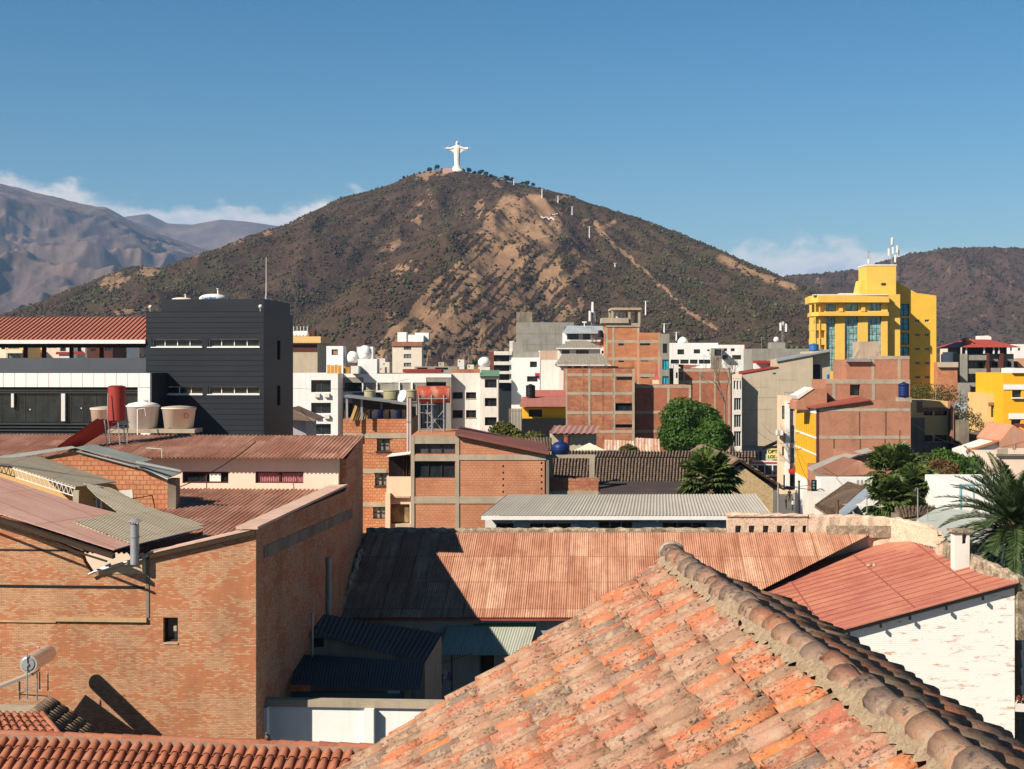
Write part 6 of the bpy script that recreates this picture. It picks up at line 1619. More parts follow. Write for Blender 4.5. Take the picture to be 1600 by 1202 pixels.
q = [P(790, 687, 124), P(862, 684, 124), P(862, 705, 118), P(812, 703, 118)]; tiles(*q, .26, .42, .09, 'roof_tiles', M_TDK, dt, False, 5, .01); m = MB(); m.slab([p + Vector((0, 0, -.02)) for p in q], (0, 0, -.12)); m.box(xof(815, 119), xof(860, 119), 119, 123.5, 0, zof(706, 119)); m.build('wall', M_CONCD, dt)

# adobe gable house
ad = thing('adobe_house', 'ochre adobe gable wall with an old tile roof beside the fan palm', 'house', P(1180, 0, 104) - Vector((0, 0, P(1180, 0, 104).z)))
AF = Frame(xof(1120, 100), 100, 0)
m = MB(); m.slab([AF.px(x, y) for x, y in ((1090, 830), (1208, 830), (1208, 764), (1157, 727), (1090, 768))], (0, .4, 0)); m.build('gable_wall', mossm('adobe', (.50, .37, .21), (.34, .24, .13), .62, .8), ad)
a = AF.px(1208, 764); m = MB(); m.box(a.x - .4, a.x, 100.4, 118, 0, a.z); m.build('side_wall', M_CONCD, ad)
m = MB(); ap = AF.px(1156, 719, -.4); er = AF.px(1226, 764, -.4); el_ = AF.px(1085, 764, -.4); bk = Vector((-.4, 17.5, 0))
m.slab([ap, er, er + bk, ap + bk], (0, 0, -.12)); m.slab([ap, el_, el_ + bk, ap + bk], (0, 0, -.12)); m.build('roof_deck', M_DKWOOD, ad)
tiles(ap + bk + Vector((0, 0, .03)), ap + Vector((0, 0, .03)), er + Vector((0, 0, .03)), er + bk + Vector((0, 0, .03)), .26, .4, .09, 'roof_tiles', M_TOLD, ad, False, 5, .02)
tiles(ap + Vector((0, 0, .03)), ap + bk + Vector((0, 0, .03)), el_ + bk + Vector((0, 0, .03)), el_ + Vector((0, 0, .03)), .26, .4, .09, 'left_roof_tiles', M_TDK, ad, False, 5, .02)
m = MB(); 
for x, y in ((1158, 731), (1203, 752)): p = AF.px(x, y, -.02); m.box(p.x - .08, p.x + .1, p.y - .01, p.y + .01, p.z - .1, p.z + .08)
m.build('vent_hole', M_BLACK, ad)

# trees of the middle distance
def tr(name, label, px, pyt, Y, r, mat, nl, leaf, seed, **k):
    zt = zof(pyt, Y); b = Vector((xof(px, Y), Y, 0)); return tree(name, label, b, zt, r, mat, k.pop('nc', 34), nl, leaf, seed, **k)
tr('broadleaf_tree', 'dense round dark green tree in front of the brick block', 1082, 628, 165, 4.7, M_LEAFD, 46000, .22, 21, nc=95, crown_h=6.4, flat=.85, spread=.72)
tr('broadleaf_tree', 'dense green tree joined to the right side of the big round tree', 1116, 645, 160, 2.2, M_LEAFD, 18000, .22, 22, nc=40, crown_h=6.0, flat=.9)
tr('shrub_tree', 'yellowish olive bushy tree below the white narrow building', 790, 653, 140, 2.0, M_LEAFO, 6000, .18, 23, nc=26, crown_h=3.2)
tr('shrub_tree', 'second olive bush lower down right of the yellowish tree', 824, 672, 138, 2.2, M_LEAFO, 4500, .18, 24, nc=20, crown_h=2.2)
tr('shrub_tree', 'small olive bush in front of the streaked sheet screens', 985, 692, 140, 1.5, M_LEAFO, 1500, .16, 25, nc=12, crown_h=1.6)
fan_palm('fan_palm', 'tall fan palm in front of the dark tiled hall', Vector((xof(1104, 93), 93, 0)), zof(745, 93), 2.3, M_PALM, M_PALMD, 31, 66)
# ------------------------------------------------------------------ the town behind
M_CRM2 = plain('pale_cream_paint', (0.74, 0.66, 0.54), 0.8, 0.06, 0.2)
# seen through the pergola, far left
for (x0, x1, y, Y, mt, lb, hl) in (
    (-30, 10, 539, 300, M_CRM2, 'cream house at the left frame edge seen under the pergola', [(2, 543, 8, 546)]),
    (11, 38, 540, 290, M_YPALE, 'yellowish house with green glass behind the first pergola bay', [(8 + 4, 553, 32, 560), (13, 542, 30, 545)]),
    (39, 66, 538, 310, M_YPALE, 'yellowish house with rounded balconies under the pergola', [(44, 554, 62, 560), (47, 541, 58, 545)]),
    (71, 92, 540, 300, M_PEACH, 'pink house with two slit windows under the pergola', [(75, 542, 81, 544), (82, 542, 89, 544), (71.5, 543, 73, 547)]),
    (92.5, 112, 541, 296, M_OFFW, 'white house with a red sill band under the pergola', [(94, 543, 103, 549)]),
    (113, 133, 541, 300, M_OFFW, 'white house right of the middle pergola post', [(118, 543, 127, 549)]),
    (136, 176, 542, 280, M_BROWNP, 'dark brown house behind the right pergola post', [(142, 545, 150, 549), (164, 543, 175, 548)]),
    (177, 198, 541, 290, M_WHITE, 'small white cube house with one window under the pergola', [(179.5, 543.5, 182.5, 548)])):
    b = Bld('distant_house', lb, x0, x1, y, Y, 10, mt, 0, holes=hl, mull=1, gm=M_GLASSG if 'green' in lb or 'balcon' in lb else M_GLASS)
    if 'balcon' in lb or 'green' in lb: b.part('balcony', M_CRM2, [(x0, 547, x1, 552)], -1.2, 0)
    if 'red sill' in lb: b.part('band', M_REDP, [(88, 550, 132, 554)], -.3, 0)
    if 'one window' in lb: b.part('orange_base', plain('orange_stone', (.4, .2, .1)), [(177, 551, 198, 560)], -.1, 0)

c1 = Bld('far_office', 'beige block with a brown band right of the charcoal block', 440, 496, 536, 262, 14, M_TAN, 0)
c1.part('brown_band', M_BROWNP, [(440, 538, 495.6, 550)], -.06, 0)
m = MB(); a, b, c_, d = c1.rect((440, 526, 502, 536)); c1.fr.box(m, a, b, -.8, 14, c, d) if False else c1.fr.box(m, a, b, -.8, 14, c_, d); m.build('cornice', M_YPALE, c1.root)
a = c1.rect((478, 517, 489, 526)); m = MB(); c1.fr.box(m, a[0], a[1], 2, 5, a[2], a[3]); m.build('brown_block', M_BROWNP, c1.root)
for k in range(5):
    c = P(457 + k * 5.3, 526, 264); dome_tank('water_tank', 'small white dome in the row on the beige block', c, .62, 1.0, M_WHITE, group='row of white domes on the beige block')
m = MB(); q = P(481, 517, 264); m.cyl(q, P(481, 508, 264), .06, None, 5); m.build('rod', M_STEEL, c1.root)

e = Bld('white_office', 'white office block with three rows of dark windows right of the charcoal block', 440, 528, 584, 200, 16, M_WHITE, 0,
        holes=[(486, 594, 517, 613), (486, 629.5, 517, 646), (486, 662.5, 517, 679)], mull=1, rev=.5, fm=plain('grey_frame', (.12, .12, .13)))
for y in (614, 647.5):
    for x in (492, 507): e.part('air_conditioner', M_OFFW, [(x, y + .8, x + 8, y + 7)], -.35, 0)
e2 = Bld('white_office_wing', 'recessed grey and white wing of the white office block', 529, 705, 584, 206, 14, M_CONCG, 0,
         holes=[(538, 598, 568, 611, dict(mull=3)), (666, 597, 697, 605, dict(mull=2)), (536, 630, 566, 655), (575, 628, 640, 650), (652, 625, 697, 670, dict(mull=3))], mull=2, rev=.5)
e2.part('white_band', M_WHITE, [(534, 584.2, 705, 590), (568, 590, 666, 598)], -.08, 0)
e2.part('white_post', M_WHITE, [(588, 598, 590, 640), (623, 598, 625, 640), (642, 598, 645, 640), (566, 598, 568, 640)], -.3, 0)
e2.part('balcony_front', M_OFFW, [(536, 612, 568, 622), (568, 610, 640, 616)], -.5, 0)
r1 = Bld('roof_house', 'white stair block with one orange framed window on the office roof', 510, 536, 541, 208, 4, M_WHITE, 0, base=zof(584, 208), holes=[(518, 546, 528, 555)], mull=0, gm=plain('ochre_blind', (.35, .2, .12)))
r2 = Bld('roof_house', 'white tank room right of the domes on the office roof', 559, 589, 561, 207, 4, M_WHITE, 0, base=zof(584, 207))
r3 = Bld('roof_house', 'taller white wall piece behind the upper dome on the office roof', 557.5, 583, 542, 212, 3, M_WHITE, 0, base=zof(584, 212))
for (x, y0, y1, Y, r, lb) in ((550.5, 549, 567, 209, .88, 'lower of two big white domed tanks on the office roof'), (570.5, 540, 561, 208.5, .93, 'upper of two big white domed tanks on the office roof')):
    c = P(x, y1, Y); t = thing('water_tank', lb, 'water tank', c, 'big domed tanks on the office roof'); h_ = zof(y0, Y) - c.z; m = MB(); m.lathe(c, [(r * .75, 0), (r * .95, h_ * .2), (r * 1.0, h_ * .45), (r * .95, h_ * .68), (r * .7, h_ * .88), (r * .3, h_), (.03, h_)], 24); m.build('tank_body', M_WHITE, t)
    m = MB(); m.lathe(c, [(r * 1.01, h_ * .42), (r * 1.05, h_ * .45), (r * 1.01, h_ * .48)], 24); m.build('seam', M_OFFW, t)
for (x0, x1, y0, lb) in ((511, 534, 570, 'pile of orange wooden doors stacked on the office roof'), (536.5, 547, 573, 'orange shutter leaning by the doors on the office roof')):
    t = thing('stored_doors', lb, 'doors', P((x0 + x1) / 2, 584, 203)); n = 4 if x1 - x0 > 12 else 2
    for k in range(n): m = MB(); a = P(x0 + (x1 - x0) * k / n, 583.8, 203 - k * .15); b = P(x0 + (x1 - x0) * (k + .9) / n, y0 + k % 2, 203 - k * .15); m.box(a.x, b.x, a.y, a.y + .1, a.z, b.z); m.build('door_leaf', plain('orange_wood', (.55, .28, .06), .8, .3, .3), t)
Bld('roof_room', 'low curved white roof room beside the orange doors', 548, 560, 572, 204, 3, M_OFFW, 0, base=zof(584, 204))

h_ = Bld('white_apartment', 'narrow white apartment block with two bays of small windows', 705, 750, 583, 207.5, 12, M_OFFW, 0, holes=[(707, 613, 723, 623), (728, 613, 744, 623), (707, 641, 723, 653), (728, 641, 744, 653), (707, 671, 723, 682), (728, 671, 744, 682)], mull=1, bars=1, fm=plain('wood_frame', (.10, .05, .03)), rev=.3, sill=True)
h_.part('brick_parapet', M_HOLLOW, [(705, 577, 750, 582.9)], 0, .25); 
h2_ = Bld('white_apartment', 'taller white bay with three dark windows joined to the narrow apartment block', 750, 778.5, 590, 206, 12, M_OFFW, 0, holes=[(757.5, 593, 776, 606), (757.5, 622, 776, 635), (757.5, 652, 776, 665)], mull=1, rev=.3)
m = MB(); a = h2_.rect((750, 579, 780, 590)); h2_.fr.box(m, a[0], a[1], -.2, 8, h2_.z1 + .003, h2_.z1 + .25); m.slab([h2_.fr.pt(a[0], -.4, h2_.z1 + .26), h2_.fr.pt(a[1], -.4, h2_.z1 + .26), h2_.fr.pt(a[1], 8, a[3]), h2_.fr.pt(a[0], 8, a[3])], (0, 0, -.08)); m.build('green_roof', plain('green_sheet', (.14, .27, .17), .7), h2_.root)
rr_ = Bld('red_roofed_house', 'low house with a flat dark red roof behind the white office wing', 632, 690, 579, 230, 10, M_OFFW, 0); rr_.part('roof_edge', M_REDP, [(630, 577, 690, 582)], -1, 6)
lat = Bld('shed_row', 'grey lean-to sheds with antennas behind the red roofed house', 648, 715, 573, 250, 6, M_CONCG, 0, holes=[(652, 574.5, 668, 578), (680, 574.5, 700, 578)])
c = P(756.5, 574, 232); t = thing('water_tank', 'cream ball tank on a block above the green roof', 'water tank', c); m = MB(); m.blob(P(756.5, 566.5, 232), (.98, .98, .88), 20, 12); m.build('tank_body', TKM, t); m = MB(); m.box(c.x - .9, c.x + .9, 231, 233, c.z - 1.4, c.z + .05); m.build('base', M_OFFW, t)

ct = Bld('cream_tower', 'cream apartment tower with a reddish top band below the hill', 613, 659, 534, 330, 14, M_CRM2, 0, holes=[(631, 541, 642.5, 547), (631, 553.5, 642.5, 560), (631, 567, 642.5, 573)], sholes=[(661, 541, 665, 547), (667, 541, 671, 547), (661, 554, 665, 560), (667, 554, 671, 560)], gm=plain('grey_blind', (.22, .23, .24), .4), mull=1)
ct.part('top_band', plain('terracotta_band', (.34, .15, .10)), [(612, 534, 659.5, 541)], -.3, 0)
for (x0, x1, y0, w_) in ((620, 634, 519, 2), (634, 650, 523, 2.3), (646, 668, 519.5, 5), (650, 661, 524, 1.5)):
    m = MB(); a = ct.rect((x0, y0, x1, 534)); ct.fr.box(m, a[0], a[1], w_, w_ + 5, ct.z1 + .002, a[3]); m.build('penthouse', M_WHITE, ct.root)
bk = Bld('balcony_block', 'brown and white block with long balconies behind the white building', 772, 806, 549, 300, 14, plain('dark_glass_wall', (.03, .035, .04), .4), 0)  # even dark colour for the glass wall between the balconies
bk.part('balcony', M_OFFW, [(772, 549, 800, 555), (772, 565, 800, 570.5), (772, 580, 800, 584.5), (772, 594, 800, 598)], -1.5, 0)
bk.part('side_wall', plain('maroon_brick', (.16, .06, .045)), [(764, 550, 772, 600)], -.5, 0)
bk.part('corner_wall', M_OFFW, [(796, 533, 803, 600)], -.6, 0)

g1 = Bld('grey_block', 'tall blank grey rendered block at the foot of the hill', 807, 882, 504, 270, 16, M_CONCG, 0)
m = MB(); a = g1.rect((807, 487, 832, 504)); g1.fr.box(m, a[0], a[1], 3, 9, g1.z1 + .003, a[3]); m.build('stair_block', M_CONCD, g1.root)
g1.part('scratch_coat', plain('scratch_render', (.26, .24, .19)), [(807, 521, 882, 522), (807, 538, 882, 539)], -.02, 0)
Bld('grey_annex', 'low grey annex wall right behind the tall blank grey block', 882, 897, 504, 283, 8, M_CONCG, 0)
mw = Bld('white_building', 'big white building with a pinkish blank wall left of the brick blocks', 799, 843, 559, 235, 14, M_WHITE, 0, holes=[(828, 565, 839, 574), (823.5, 588, 840, 596.5)], mull=1, rev=.3)
mw.part('annex_wall', M_CONCG, [(801, 534, 817, 559)], 2, 5); mw.part('parapet_wall', M_CONCG, [(817.2, 550, 843, 559)], 1, 4)
mw.part('red_awning', plain('crimson_cloth', (.5, .02, .05)), [(836, 583, 844, 587.5)], -1.0, 0)
mb_ = Bld('white_building_wing', 'blank off-white wing with peeling render beside the white building', 843.5, 884, 548, 233, 14, M_OFFW, 0)
mb_.part('peeled_render', plain('peeled', (.52, .38, .28), .9, .15, .4), [(844, 548, 872, 562)], -.02, 0); mb_.part('recess', M_CONCG, [(843.6, 562, 844.6, 610)], -.03, 0)
def gable_house(name, label, x0, x1, yr, ye, Y, dep, roofm, wallm, holes=(), yb=None, hip=3, mull=1):
    """wall facing the viewer with a roof pitched towards the viewer"""
    b = Bld(name, label, x0, x1, ye, Y, dep, wallm, 0, base=0 if yb is None else zof(yb, Y), holes=holes, mull=mull, rev=.2, top=False)
    zr = zof(yr, Y + dep / 2); z0 = b.z1 + .02; X0 = b.fr.pt(b.u0 - .4, 0, 0).x; X1 = b.fr.pt(b.u1 + .4, 0, 0).x
    m = MB(); e = [Vector((X0, Y - .6, z0 - .1)), Vector((X1, Y - .6, z0 - .1)), Vector((X1 - hip, Y + dep / 2, zr)), Vector((X0 + hip, Y + dep / 2, zr)), Vector((X1, Y + dep + .5, z0 - .1)), Vector((X0, Y + dep + .5, z0 - .1))]
    m.add(e, [(0, 1, 2, 3), (3, 2, 4, 5), (0, 3, 5), (1, 4, 2), (0, 5, 4, 1)]); m.build('roof', roofm, b.root)
    m = MB(); m.obox(e[0] + Vector((0, -.02, -.18)), e[1] - e[0], (0, .08, 0), (0, 0, .175)); m.build('eave_board', wallm, b.root); return b
M_GTILE = sheetm('grey_tile', (.33, .30, .25), (.28, .255, .21), (.22, .19, .15), .5, .5, 0, .5, .02, .9)
gable_house('white_house', 'white house under a grey hipped roof between grey block and brick tower', 873, 938, 532, 543, 228, 9, M_GTILE, M_OFFW, [(878, 547, 890, 557), (900, 547, 920, 557)], hip=2.4)
gable_house('white_house', 'lower white house with a long grey roof slope left of the brick tower', 874, 950, 553, 569, 222, 11, M_GTILE, M_OFFW, [(887, 571, 893, 576), (897, 571, 908, 576), (912, 571, 918, 576)], hip=1)
bb = Bld('balcony_house', 'white upper house with pale metal roof and wide windows left of the brick tower', 882, 947, 518, 245, 10, M_WHITE, 0, holes=[(886, 521, 904, 531), (911, 521, 922, 531), (940, 548, 943, 553)], mull=2)
m = MB(); m.slab([P(880, 518.5, 243.5), P(945, 518.5, 243.5), P(945, 509.5, 251), P(886, 509, 251)], (0, 0, -.3)); m.build('roof', plain('pale_blue_sheet', (.42, .47, .5), .5), bb.root)
bb.part('ledge', M_OFFW, [(882, 531, 938, 534)], -.6, 0); bb.part('orange_wall', M_HOLLOW2, [(937, 533, 946, 542)], -.05, 0)
def cell_antenna(label, x, y0, y1, Y, n=3, panels=((0, 0.0),), cat='antenna', r=.06, ph=1.8, sp=.5):
    b = P(x, y1, Y); t = thing('cell_antenna', label, cat, b); H_ = zof(y0, Y) - b.z
    m = MB()
    for k in range(3):
        a = k * 2.1; o = Vector((math.cos(a) * .25, math.sin(a) * .25, 0)); m.cyl(b + o, b + o + Vector((0, 0, H_)), r * .6, None, 5)
    k = 0; z = 0
    while z < H_ - .5:
        for q in range(3):
            a = q * 2.1; a2 = (q + 1) * 2.1; o = Vector((math.cos(a) * .25, math.sin(a) * .25, z)); o2 = Vector((math.cos(a2) * .25, math.sin(a2) * .25, z + .5)); m.bar(b + o, b + o2, r * .5)
        z += .5
    m.build('mast', M_STEEL, t)
    for i, (dx, fz) in enumerate(panels):
        m = MB(); c = b + Vector((dx, -.35 if i % 2 == 0 else .3, H_ * fz)); m.box(c.x - .16, c.x + .16, c.y - .1, c.y + .1, c.z, c.z + ph); m.build('panel_antenna', M_WHITE, t)
    m = MB()
    for (dx, fz) in panels: c = b + Vector((dx, -.1, H_ * fz + ph * .5)); m.bar(b + Vector((0, 0, H_ * fz + ph * .5)), c, .06)
    m.build('bracket', M_STEEL, t); return t
cell_antenna('lattice antenna with three white panels on the pale metal roof', 925, 477, 533, 244, panels=((-.42, .55), (.42, .55), (.05, .8)), ph=1.7)
t = thing('tv_antenna', 'small white T-shaped antenna left of the lattice antenna', 'antenna', P(913, 509, 248)); m = MB(); m.bar(P(913, 510, 248), P(913, 503, 248), .15); m.build('mast', M_WHITE, t); m = MB(); m.bar(P(909.5, 503.5, 248), P(916.5, 503.5, 248), .2); m.build('cross_arm', M_WHITE, t)
c = P(938.5, 526, 243); water_tank('water_tank', 'small black water tank left of the brick tower', P(938.5, 527, 240), .42, 1.05, M_BLACK)

# unfinished brick tower
bt = Bld('brick_tower', 'tallest unfinished brick tower with concrete frame and open roof cage', 946, 999, 508, 240, 12, M_HOLLOW2, 0, holes=[(966, 537, 975, 540), (966, 563, 975, 566)], mull=1)
bt.frame_grid([948, 958.5, 997.5], [510, 534, 561], .35, .5); bt.part('concrete_beam', M_CONC, [(946, 505, 1000, 511)], -.15, 0)
m = MB(); a = bt.rect((940, 497, 982, 505)); bt.fr.box(m, a[0], a[1], -.5, 4, a[2], a[3]); m.build('balcony', M_CONC, bt.root)
m = MB()
for x in (955.5, 997.5, 982):
    for w_ in (0.1, 7): a = bt.rect((x, 484, x + 3.2, 505)); bt.fr.box(m, a[0], a[1], w_, w_ + .35, bt.z1, a[3] - .002)
a = bt.rect((955, 481, 1002, 484.5)); bt.fr.box(m, a[0], a[1], -.2, 8, a[2], a[3]); m.build('roof_cage', M_CONC, bt.root)
for k, x in enumerate((963, 969, 975)):
    cell_antenna('white panel antenna %s inside the open roof cage' % ('at the left', 'in the middle', 'at the right')[k], x, 484.9, 505, 243, panels=((0.1, .15),), ph=1.4, r=.04)
bt2 = Bld('brick_building', 'brick building one step lower on the right of the brick tower', 999.4, 1033, 520, 238, 11, M_HOLLOW2, 0, holes=[(999.8, 536, 1016, 540), (1001, 562, 1013, 565), (1001, 588, 1014, 591)], mull=1)
bt2.frame_grid([1030], [534, 561, 587], .3, .5)
cs = Bld('stair_tower', 'narrow pale concrete stair tower with blue glass right of the brick tower', 1033.5, 1046, 522, 237, 6, M_CONCG, 0, holes=[(1035.5, 537, 1042.5, 552), (1035, 562, 1045, 577.5, dict(gm=M_GLASSB)), (1035, 588, 1045, 600, dict(gm=M_GLASSB))], mull=1)
lw = Bld('white_long_house', 'long white house with small windows right of the brick tower', 1047, 1122, 536, 290, 12, M_WHITE, 0, holes=[(1058.5, 546, 1069, 554), (1084, 546, 1094, 552.5), (1105, 546, 1109, 549), (1048, 562, 1061, 568.5), (1063, 562, 1076, 568.5), (1078, 562, 1090, 568.5), (1092, 562, 1110, 568.5)], mull=1)
lw2 = Bld('white_long_house', 'lower right half of the white terrace with two windows and a red corner', 1122.5, 1164, 539, 286, 12, M_WHITE, 0, holes=[(1129, 544.5, 1136, 549), (1142, 544.5, 1148, 549), (1129, 555, 1137, 562), (1144, 555, 1158, 562)], mull=1)
lw2.part('red_corner', M_REDP, [(1163, 539, 1165, 570)], -.1, 0); lw2.part('awning', M_CONCG, [(1114, 545, 1128, 548)], -2.5, 0)
m = MB(); c = P(1067, 536, 296); m.lathe(c, [(1.1, 0), (1.0, .5), (.6, 1.0), (.05, 1.25)], 16); tag(m.build('roof_dome', M_WHITE), 'small white dome on the long white house', 'dome')
lb_ = Bld('brick_house', 'long low brick building with pale concrete frame below the white houses', 1047, 1142, 576, 239, 10, M_HOLLOWR, 0); lb_.frame_grid([1053, 1069, 1094, 1117, 1139], [579, 597], .3, .45)
m = MB(); m.slab([lb_.fr.pt(lb_.u0 + 3, 0, lb_.z1 + .004), lb_.fr.pt(lb_.u1 - 8, 0, lb_.z1 + .004), lb_.fr.pt(lb_.u1 - 9, 0, lb_.z1 + .7), lb_.fr.pt(lb_.u0 + 5, 0, lb_.z1 + .5)], (0, .3, 0)); m.build('parapet', M_HOLLOWR, lb_.root)
bwt = Bld('white_pillar', 'slim white wall end with a dark slit in front of the low brick building', 1053, 1060, 570, 237, 1.5, M_OFFW, 0, holes=[(1056, 582, 1059, 591)], mull=0)
stb = Bld('concrete_hut', 'small square concrete stair hut on the low brick building', 1115.5, 1128, 544, 246, 4, M_CONCG, 0, holes=[(1116.5, 546, 1127, 556)], mull=0)
sp_t = thing('spire', 'thin red spire on a cream base in front of the brick tower', 'spire', P(1026, 601, 228)); m = MB(); m.cyl(P(1026, 597, 228), P(1025.5, 567, 228), .55, .03, 4, True, False); m.build('steeple', plain('spire_red', (.5, .12, .1)), sp_t)
m = MB(); q = P(1024, 603, 228); m.box(q.x - .4, q.x + .5, 227.5, 228.6, q.z - 3, q.z + .9); m.build('base', M_CREAM, sp_t)
# front brick block
fb = Bld('brick_block', 'wide brick block with dotted brick joints in the middle of the town', 883, 991.5, 576, 215, 14, M_HOLLOW, 0, holes=[(963, 589, 989.5, 594), (961, 630, 989, 642), (961, 663, 989, 668.5)], mull=2, rev=.35)
fb.frame_grid([884, 921, 959.5, 990], [586, 615, 645, 674.5], .35, .42)
m = MB()
for x in (911.5, 922.5, 941.5, 958):
    for k in range(34):
        y = 579 + k * 3.3
        if rnd.random() < .8: a = fb.rect((x, y, x + 1.2, y + 1.3)); fb.fr.box(m, a[0], a[1], -.045, -.038, a[2], a[3])
tag(m.build('joint_dots', M_BLACK, fb.root), kind='stuff')
m = MB(); a = fb.rect((883, 575.4, 991.5, 576)); fb.fr.box(m, a[0], a[1], .0, .2, fb.z1 + .002, fb.z1 + .12); m.build('coping', M_DKWOOD, fb.root)
fb2 = Bld('brick_block', 'lower brick block half in shadow behind the round green tree', 992, 1080, 602, 217.4, 10, M_HOLLOWR, 0); fb2.frame_grid([1044.5, 1078], [604, 644.5, 674], .35, .42)
yh = Bld('yellow_house', 'deep yellow house under red tiled roofs left of the brick block', 815, 884, 637, 190, 9, M_YEL2, 0, holes=[(826, 640, 847, 651.5)], mull=2, fm=plain('wood_frame2', (.12, .06, .03)), rev=.3)
m = MB(); m.slab([P(812, 633.5, 188.5), P(884, 633.5, 188.5), P(884, 620, 196), P(816, 620, 196)], (0, 0, -.2)); m.build('front_roof', sheetm('terracotta_sheet', (.42, .17, .13), (.38, .14, .105), (.3, .12, .09), 1, .5, 0, .4, .01, .8), yh.root)
m = MB(); m.slab([P(836, 619, 197), P(884, 619, 197), P(884, 609.5, 204), P(836, 609.5, 204)], (0, 0, -.2)); m.box(xof(836, 197), xof(884, 197), 197.2, 204, 0, zof(620, 197)); m.build('back_roof', sheetm('rose_sheet', (.48, .15, .12), (.44, .13, .1), (.4, .12, .09), 1, 4, 0, .4, .01, .8), yh.root)
yh.part('dark_base', M_BLACK, [(815, 654, 884, 700)], -.5, 0)
water_tank('water_tank', 'black water tank on the red roof of the yellow house', P(829, 620, 195), .62, 1.6, M_BLACK)
fg = thing('plank_fence', 'upright grey plank fence left of the yellow house', 'fence', P(805, 656, 185)); m = MB()
for k in range(9): a = P(795 + k * 2.3, 638.5, 185); b = P(796.9 + k * 2.3, 660, 185); m.box(a.x, b.x, 185, 185.06, b.z - 5, a.z)
m.build('boards', M_CONCD, fg); m = MB(); a = P(795, 642, 185.1); b = P(815.5, 643.2, 185.1); m.box(a.x, b.x, 185.08, 185.15, b.z, a.z); m.build('rail', M_DKWOOD, fg)
pg = Bld('pale_gable_house', 'small brown tiled house peeping out between charcoal block and white office', 440, 478, 655, 150, 8, plain('lilac_grey', (.42, .38, .4)), 0)
m = MB(); a = P(494, 656.5, 149); m.slab([P(438, 652, 149), P(452, 637.5, 152), a, P(490, 658.5, 149), P(452, 656, 148.6)], (0, 7, 0)); m.build('roof', M_TOLD, pg.root)

# small hill-foot houses
rgh = random.Random(8)
for i, (x, y) in enumerate([(594, 560), (602, 566), (597, 574), (690, 566), (720, 562), (735, 570), (700, 575), (505, 574), (498, 570), (1168, 560), (1484, 545), (1240, 560), (788, 590), (677, 575), (747, 583)]):
    Y = rgh.uniform(420, 700); 
    Bld('distant_house', 'tiny pale house at the foot of the hill', x - 5, x + rgh.uniform(3, 8), y, Y, 8, (M_OFFW, M_CRM2, M_PEACH, M_TAN)[i % 4], 0, cat='house', group='tiny houses at the foot of the hill', holes=[(x - 3, y + 2, x - 1, y + 4)], mull=0)
for i in range(26):
    x = rgh.uniform(455, 1180); Y = rgh.uniform(330, 620)
    if i > 18: x = rgh.uniform(1460, 1600)
    zt = rgh.uniform(7, 13); b = Vector((xof(x, Y), Y, 0))
    if i == 0: dtree = tree('distant_tree', 'dark tree standing among the houses at the foot of the hill', b, 11, 3.6, M_LEAFS, 14, 1600, .6, 77, 'trees among the far houses', .25)
    else: o = copy_tree(dtree); o.location = b; s = rgh.uniform(.7, 1.3); o.scale = (s, s, s * rgh.uniform(.8, 1.1)); o.rotation_euler.z = i
# ------------------------------------------------------------------ right-hand side of the town
gb = Bld('grey_block', 'wide low grey block behind the tan building', 1175, 1285, 545, 275, 10, M_CONCG, 0)
m = MB(); a = gb.rect((1207, 535, 1228.5, 545)); gb.fr.box(m, a[0], a[1], 1, 5, gb.z1 + .003, a[3]); m.build('roof_block', M_CONCG, gb.root)
t = thing('water_tank', 'white ball tank beside the antennas on the low grey block', 'water tank', P(1213, 535, 278)); m = MB(); m.blob(P(1213, 531, 278), .55, 16, 10); m.build('tank_body', M_WHITE, t); m = MB(); q = P(1213, 535, 278); m.cyl(q, q + Vector((0, 0, .25)), .3, None, 10); m.build('stand', M_CONC, t)
cell_antenna('short lattice antenna with three panels on the low grey block', 1223, 502, 535, 278, panels=((-.5, .55), (.05, .6), (.55, .5)), ph=1.5)
tb = Bld('tan_building', 'large blank tan rendered building with a stepped sloping roofline', 1159, 1270, 586, 241, 12, M_TAN, 0, base=zof(697, 241))
f = tb.fr
def tp_(x, y, w=0): return f.px(x, y, w)
m = MB(); m.slab([tp_(1159, 586), tp_(1270, 586), tp_(1270, 553.5), tp_(1216, 563.5), tp_(1216, 575), tp_(1159, 585)], (0, 11.8, 0)); m.build('upper_wall', M_TAN, tb.root)
m = MB(); m.slab([tp_(1213, 563, -.3), tp_(1301, 546.5, -.3), tp_(1290, 546, 10), tp_(1214, 560, 10)], (0, 0, -.25)); m.build('roof', plain('blue_grey_sheet', (.30, .33, .36), .5, .15, .3), tb.root)
m = MB(); m.slab([tp_(1159, 584.5, -.15), tp_(1216, 574.5, -.15), tp_(1216, 573, -.15), tp_(1159, 583.3, -.15)], (0, 11, 0)); m.build('red_trim', M_REDP, tb.root)
m = MB(); a = tb.rect((1285, 549, 1300, 800)); f.box(m, a[0] - 1.3, a[1], 1.5, 12, tb.z0, a[3]); m.build('right_wing', M_TAN, tb.root)
m = MB(); a = tb.rect((1270, 570, 1284, 605)); f.box(m, a[0] + .01, a[1], 1.2, 1.45, a[2], a[3]); m.build('dark_recess', M_BLACK, tb.root)
m = MB(); a = tb.rect((1208, 582.5, 1212, 585)); f.box(m, a[0], a[1], -.01, -.003, a[2], a[3]); m.build('vent', M_BLACK, tb.root)
m = MB()
for (x0, y0, x1) in ((1212, 593.6, 1245), (1172, 605, 1200), (1180, 621, 1220), (1165, 640, 1210)): a = tb.rect((x0, y0, x1, y0 + .5)); f.box(m, a[0], a[1], -.008, -.003, a[2], a[3])
m.build('render_joint', plain('render_line', (.27, .23, .17)), tb.root)
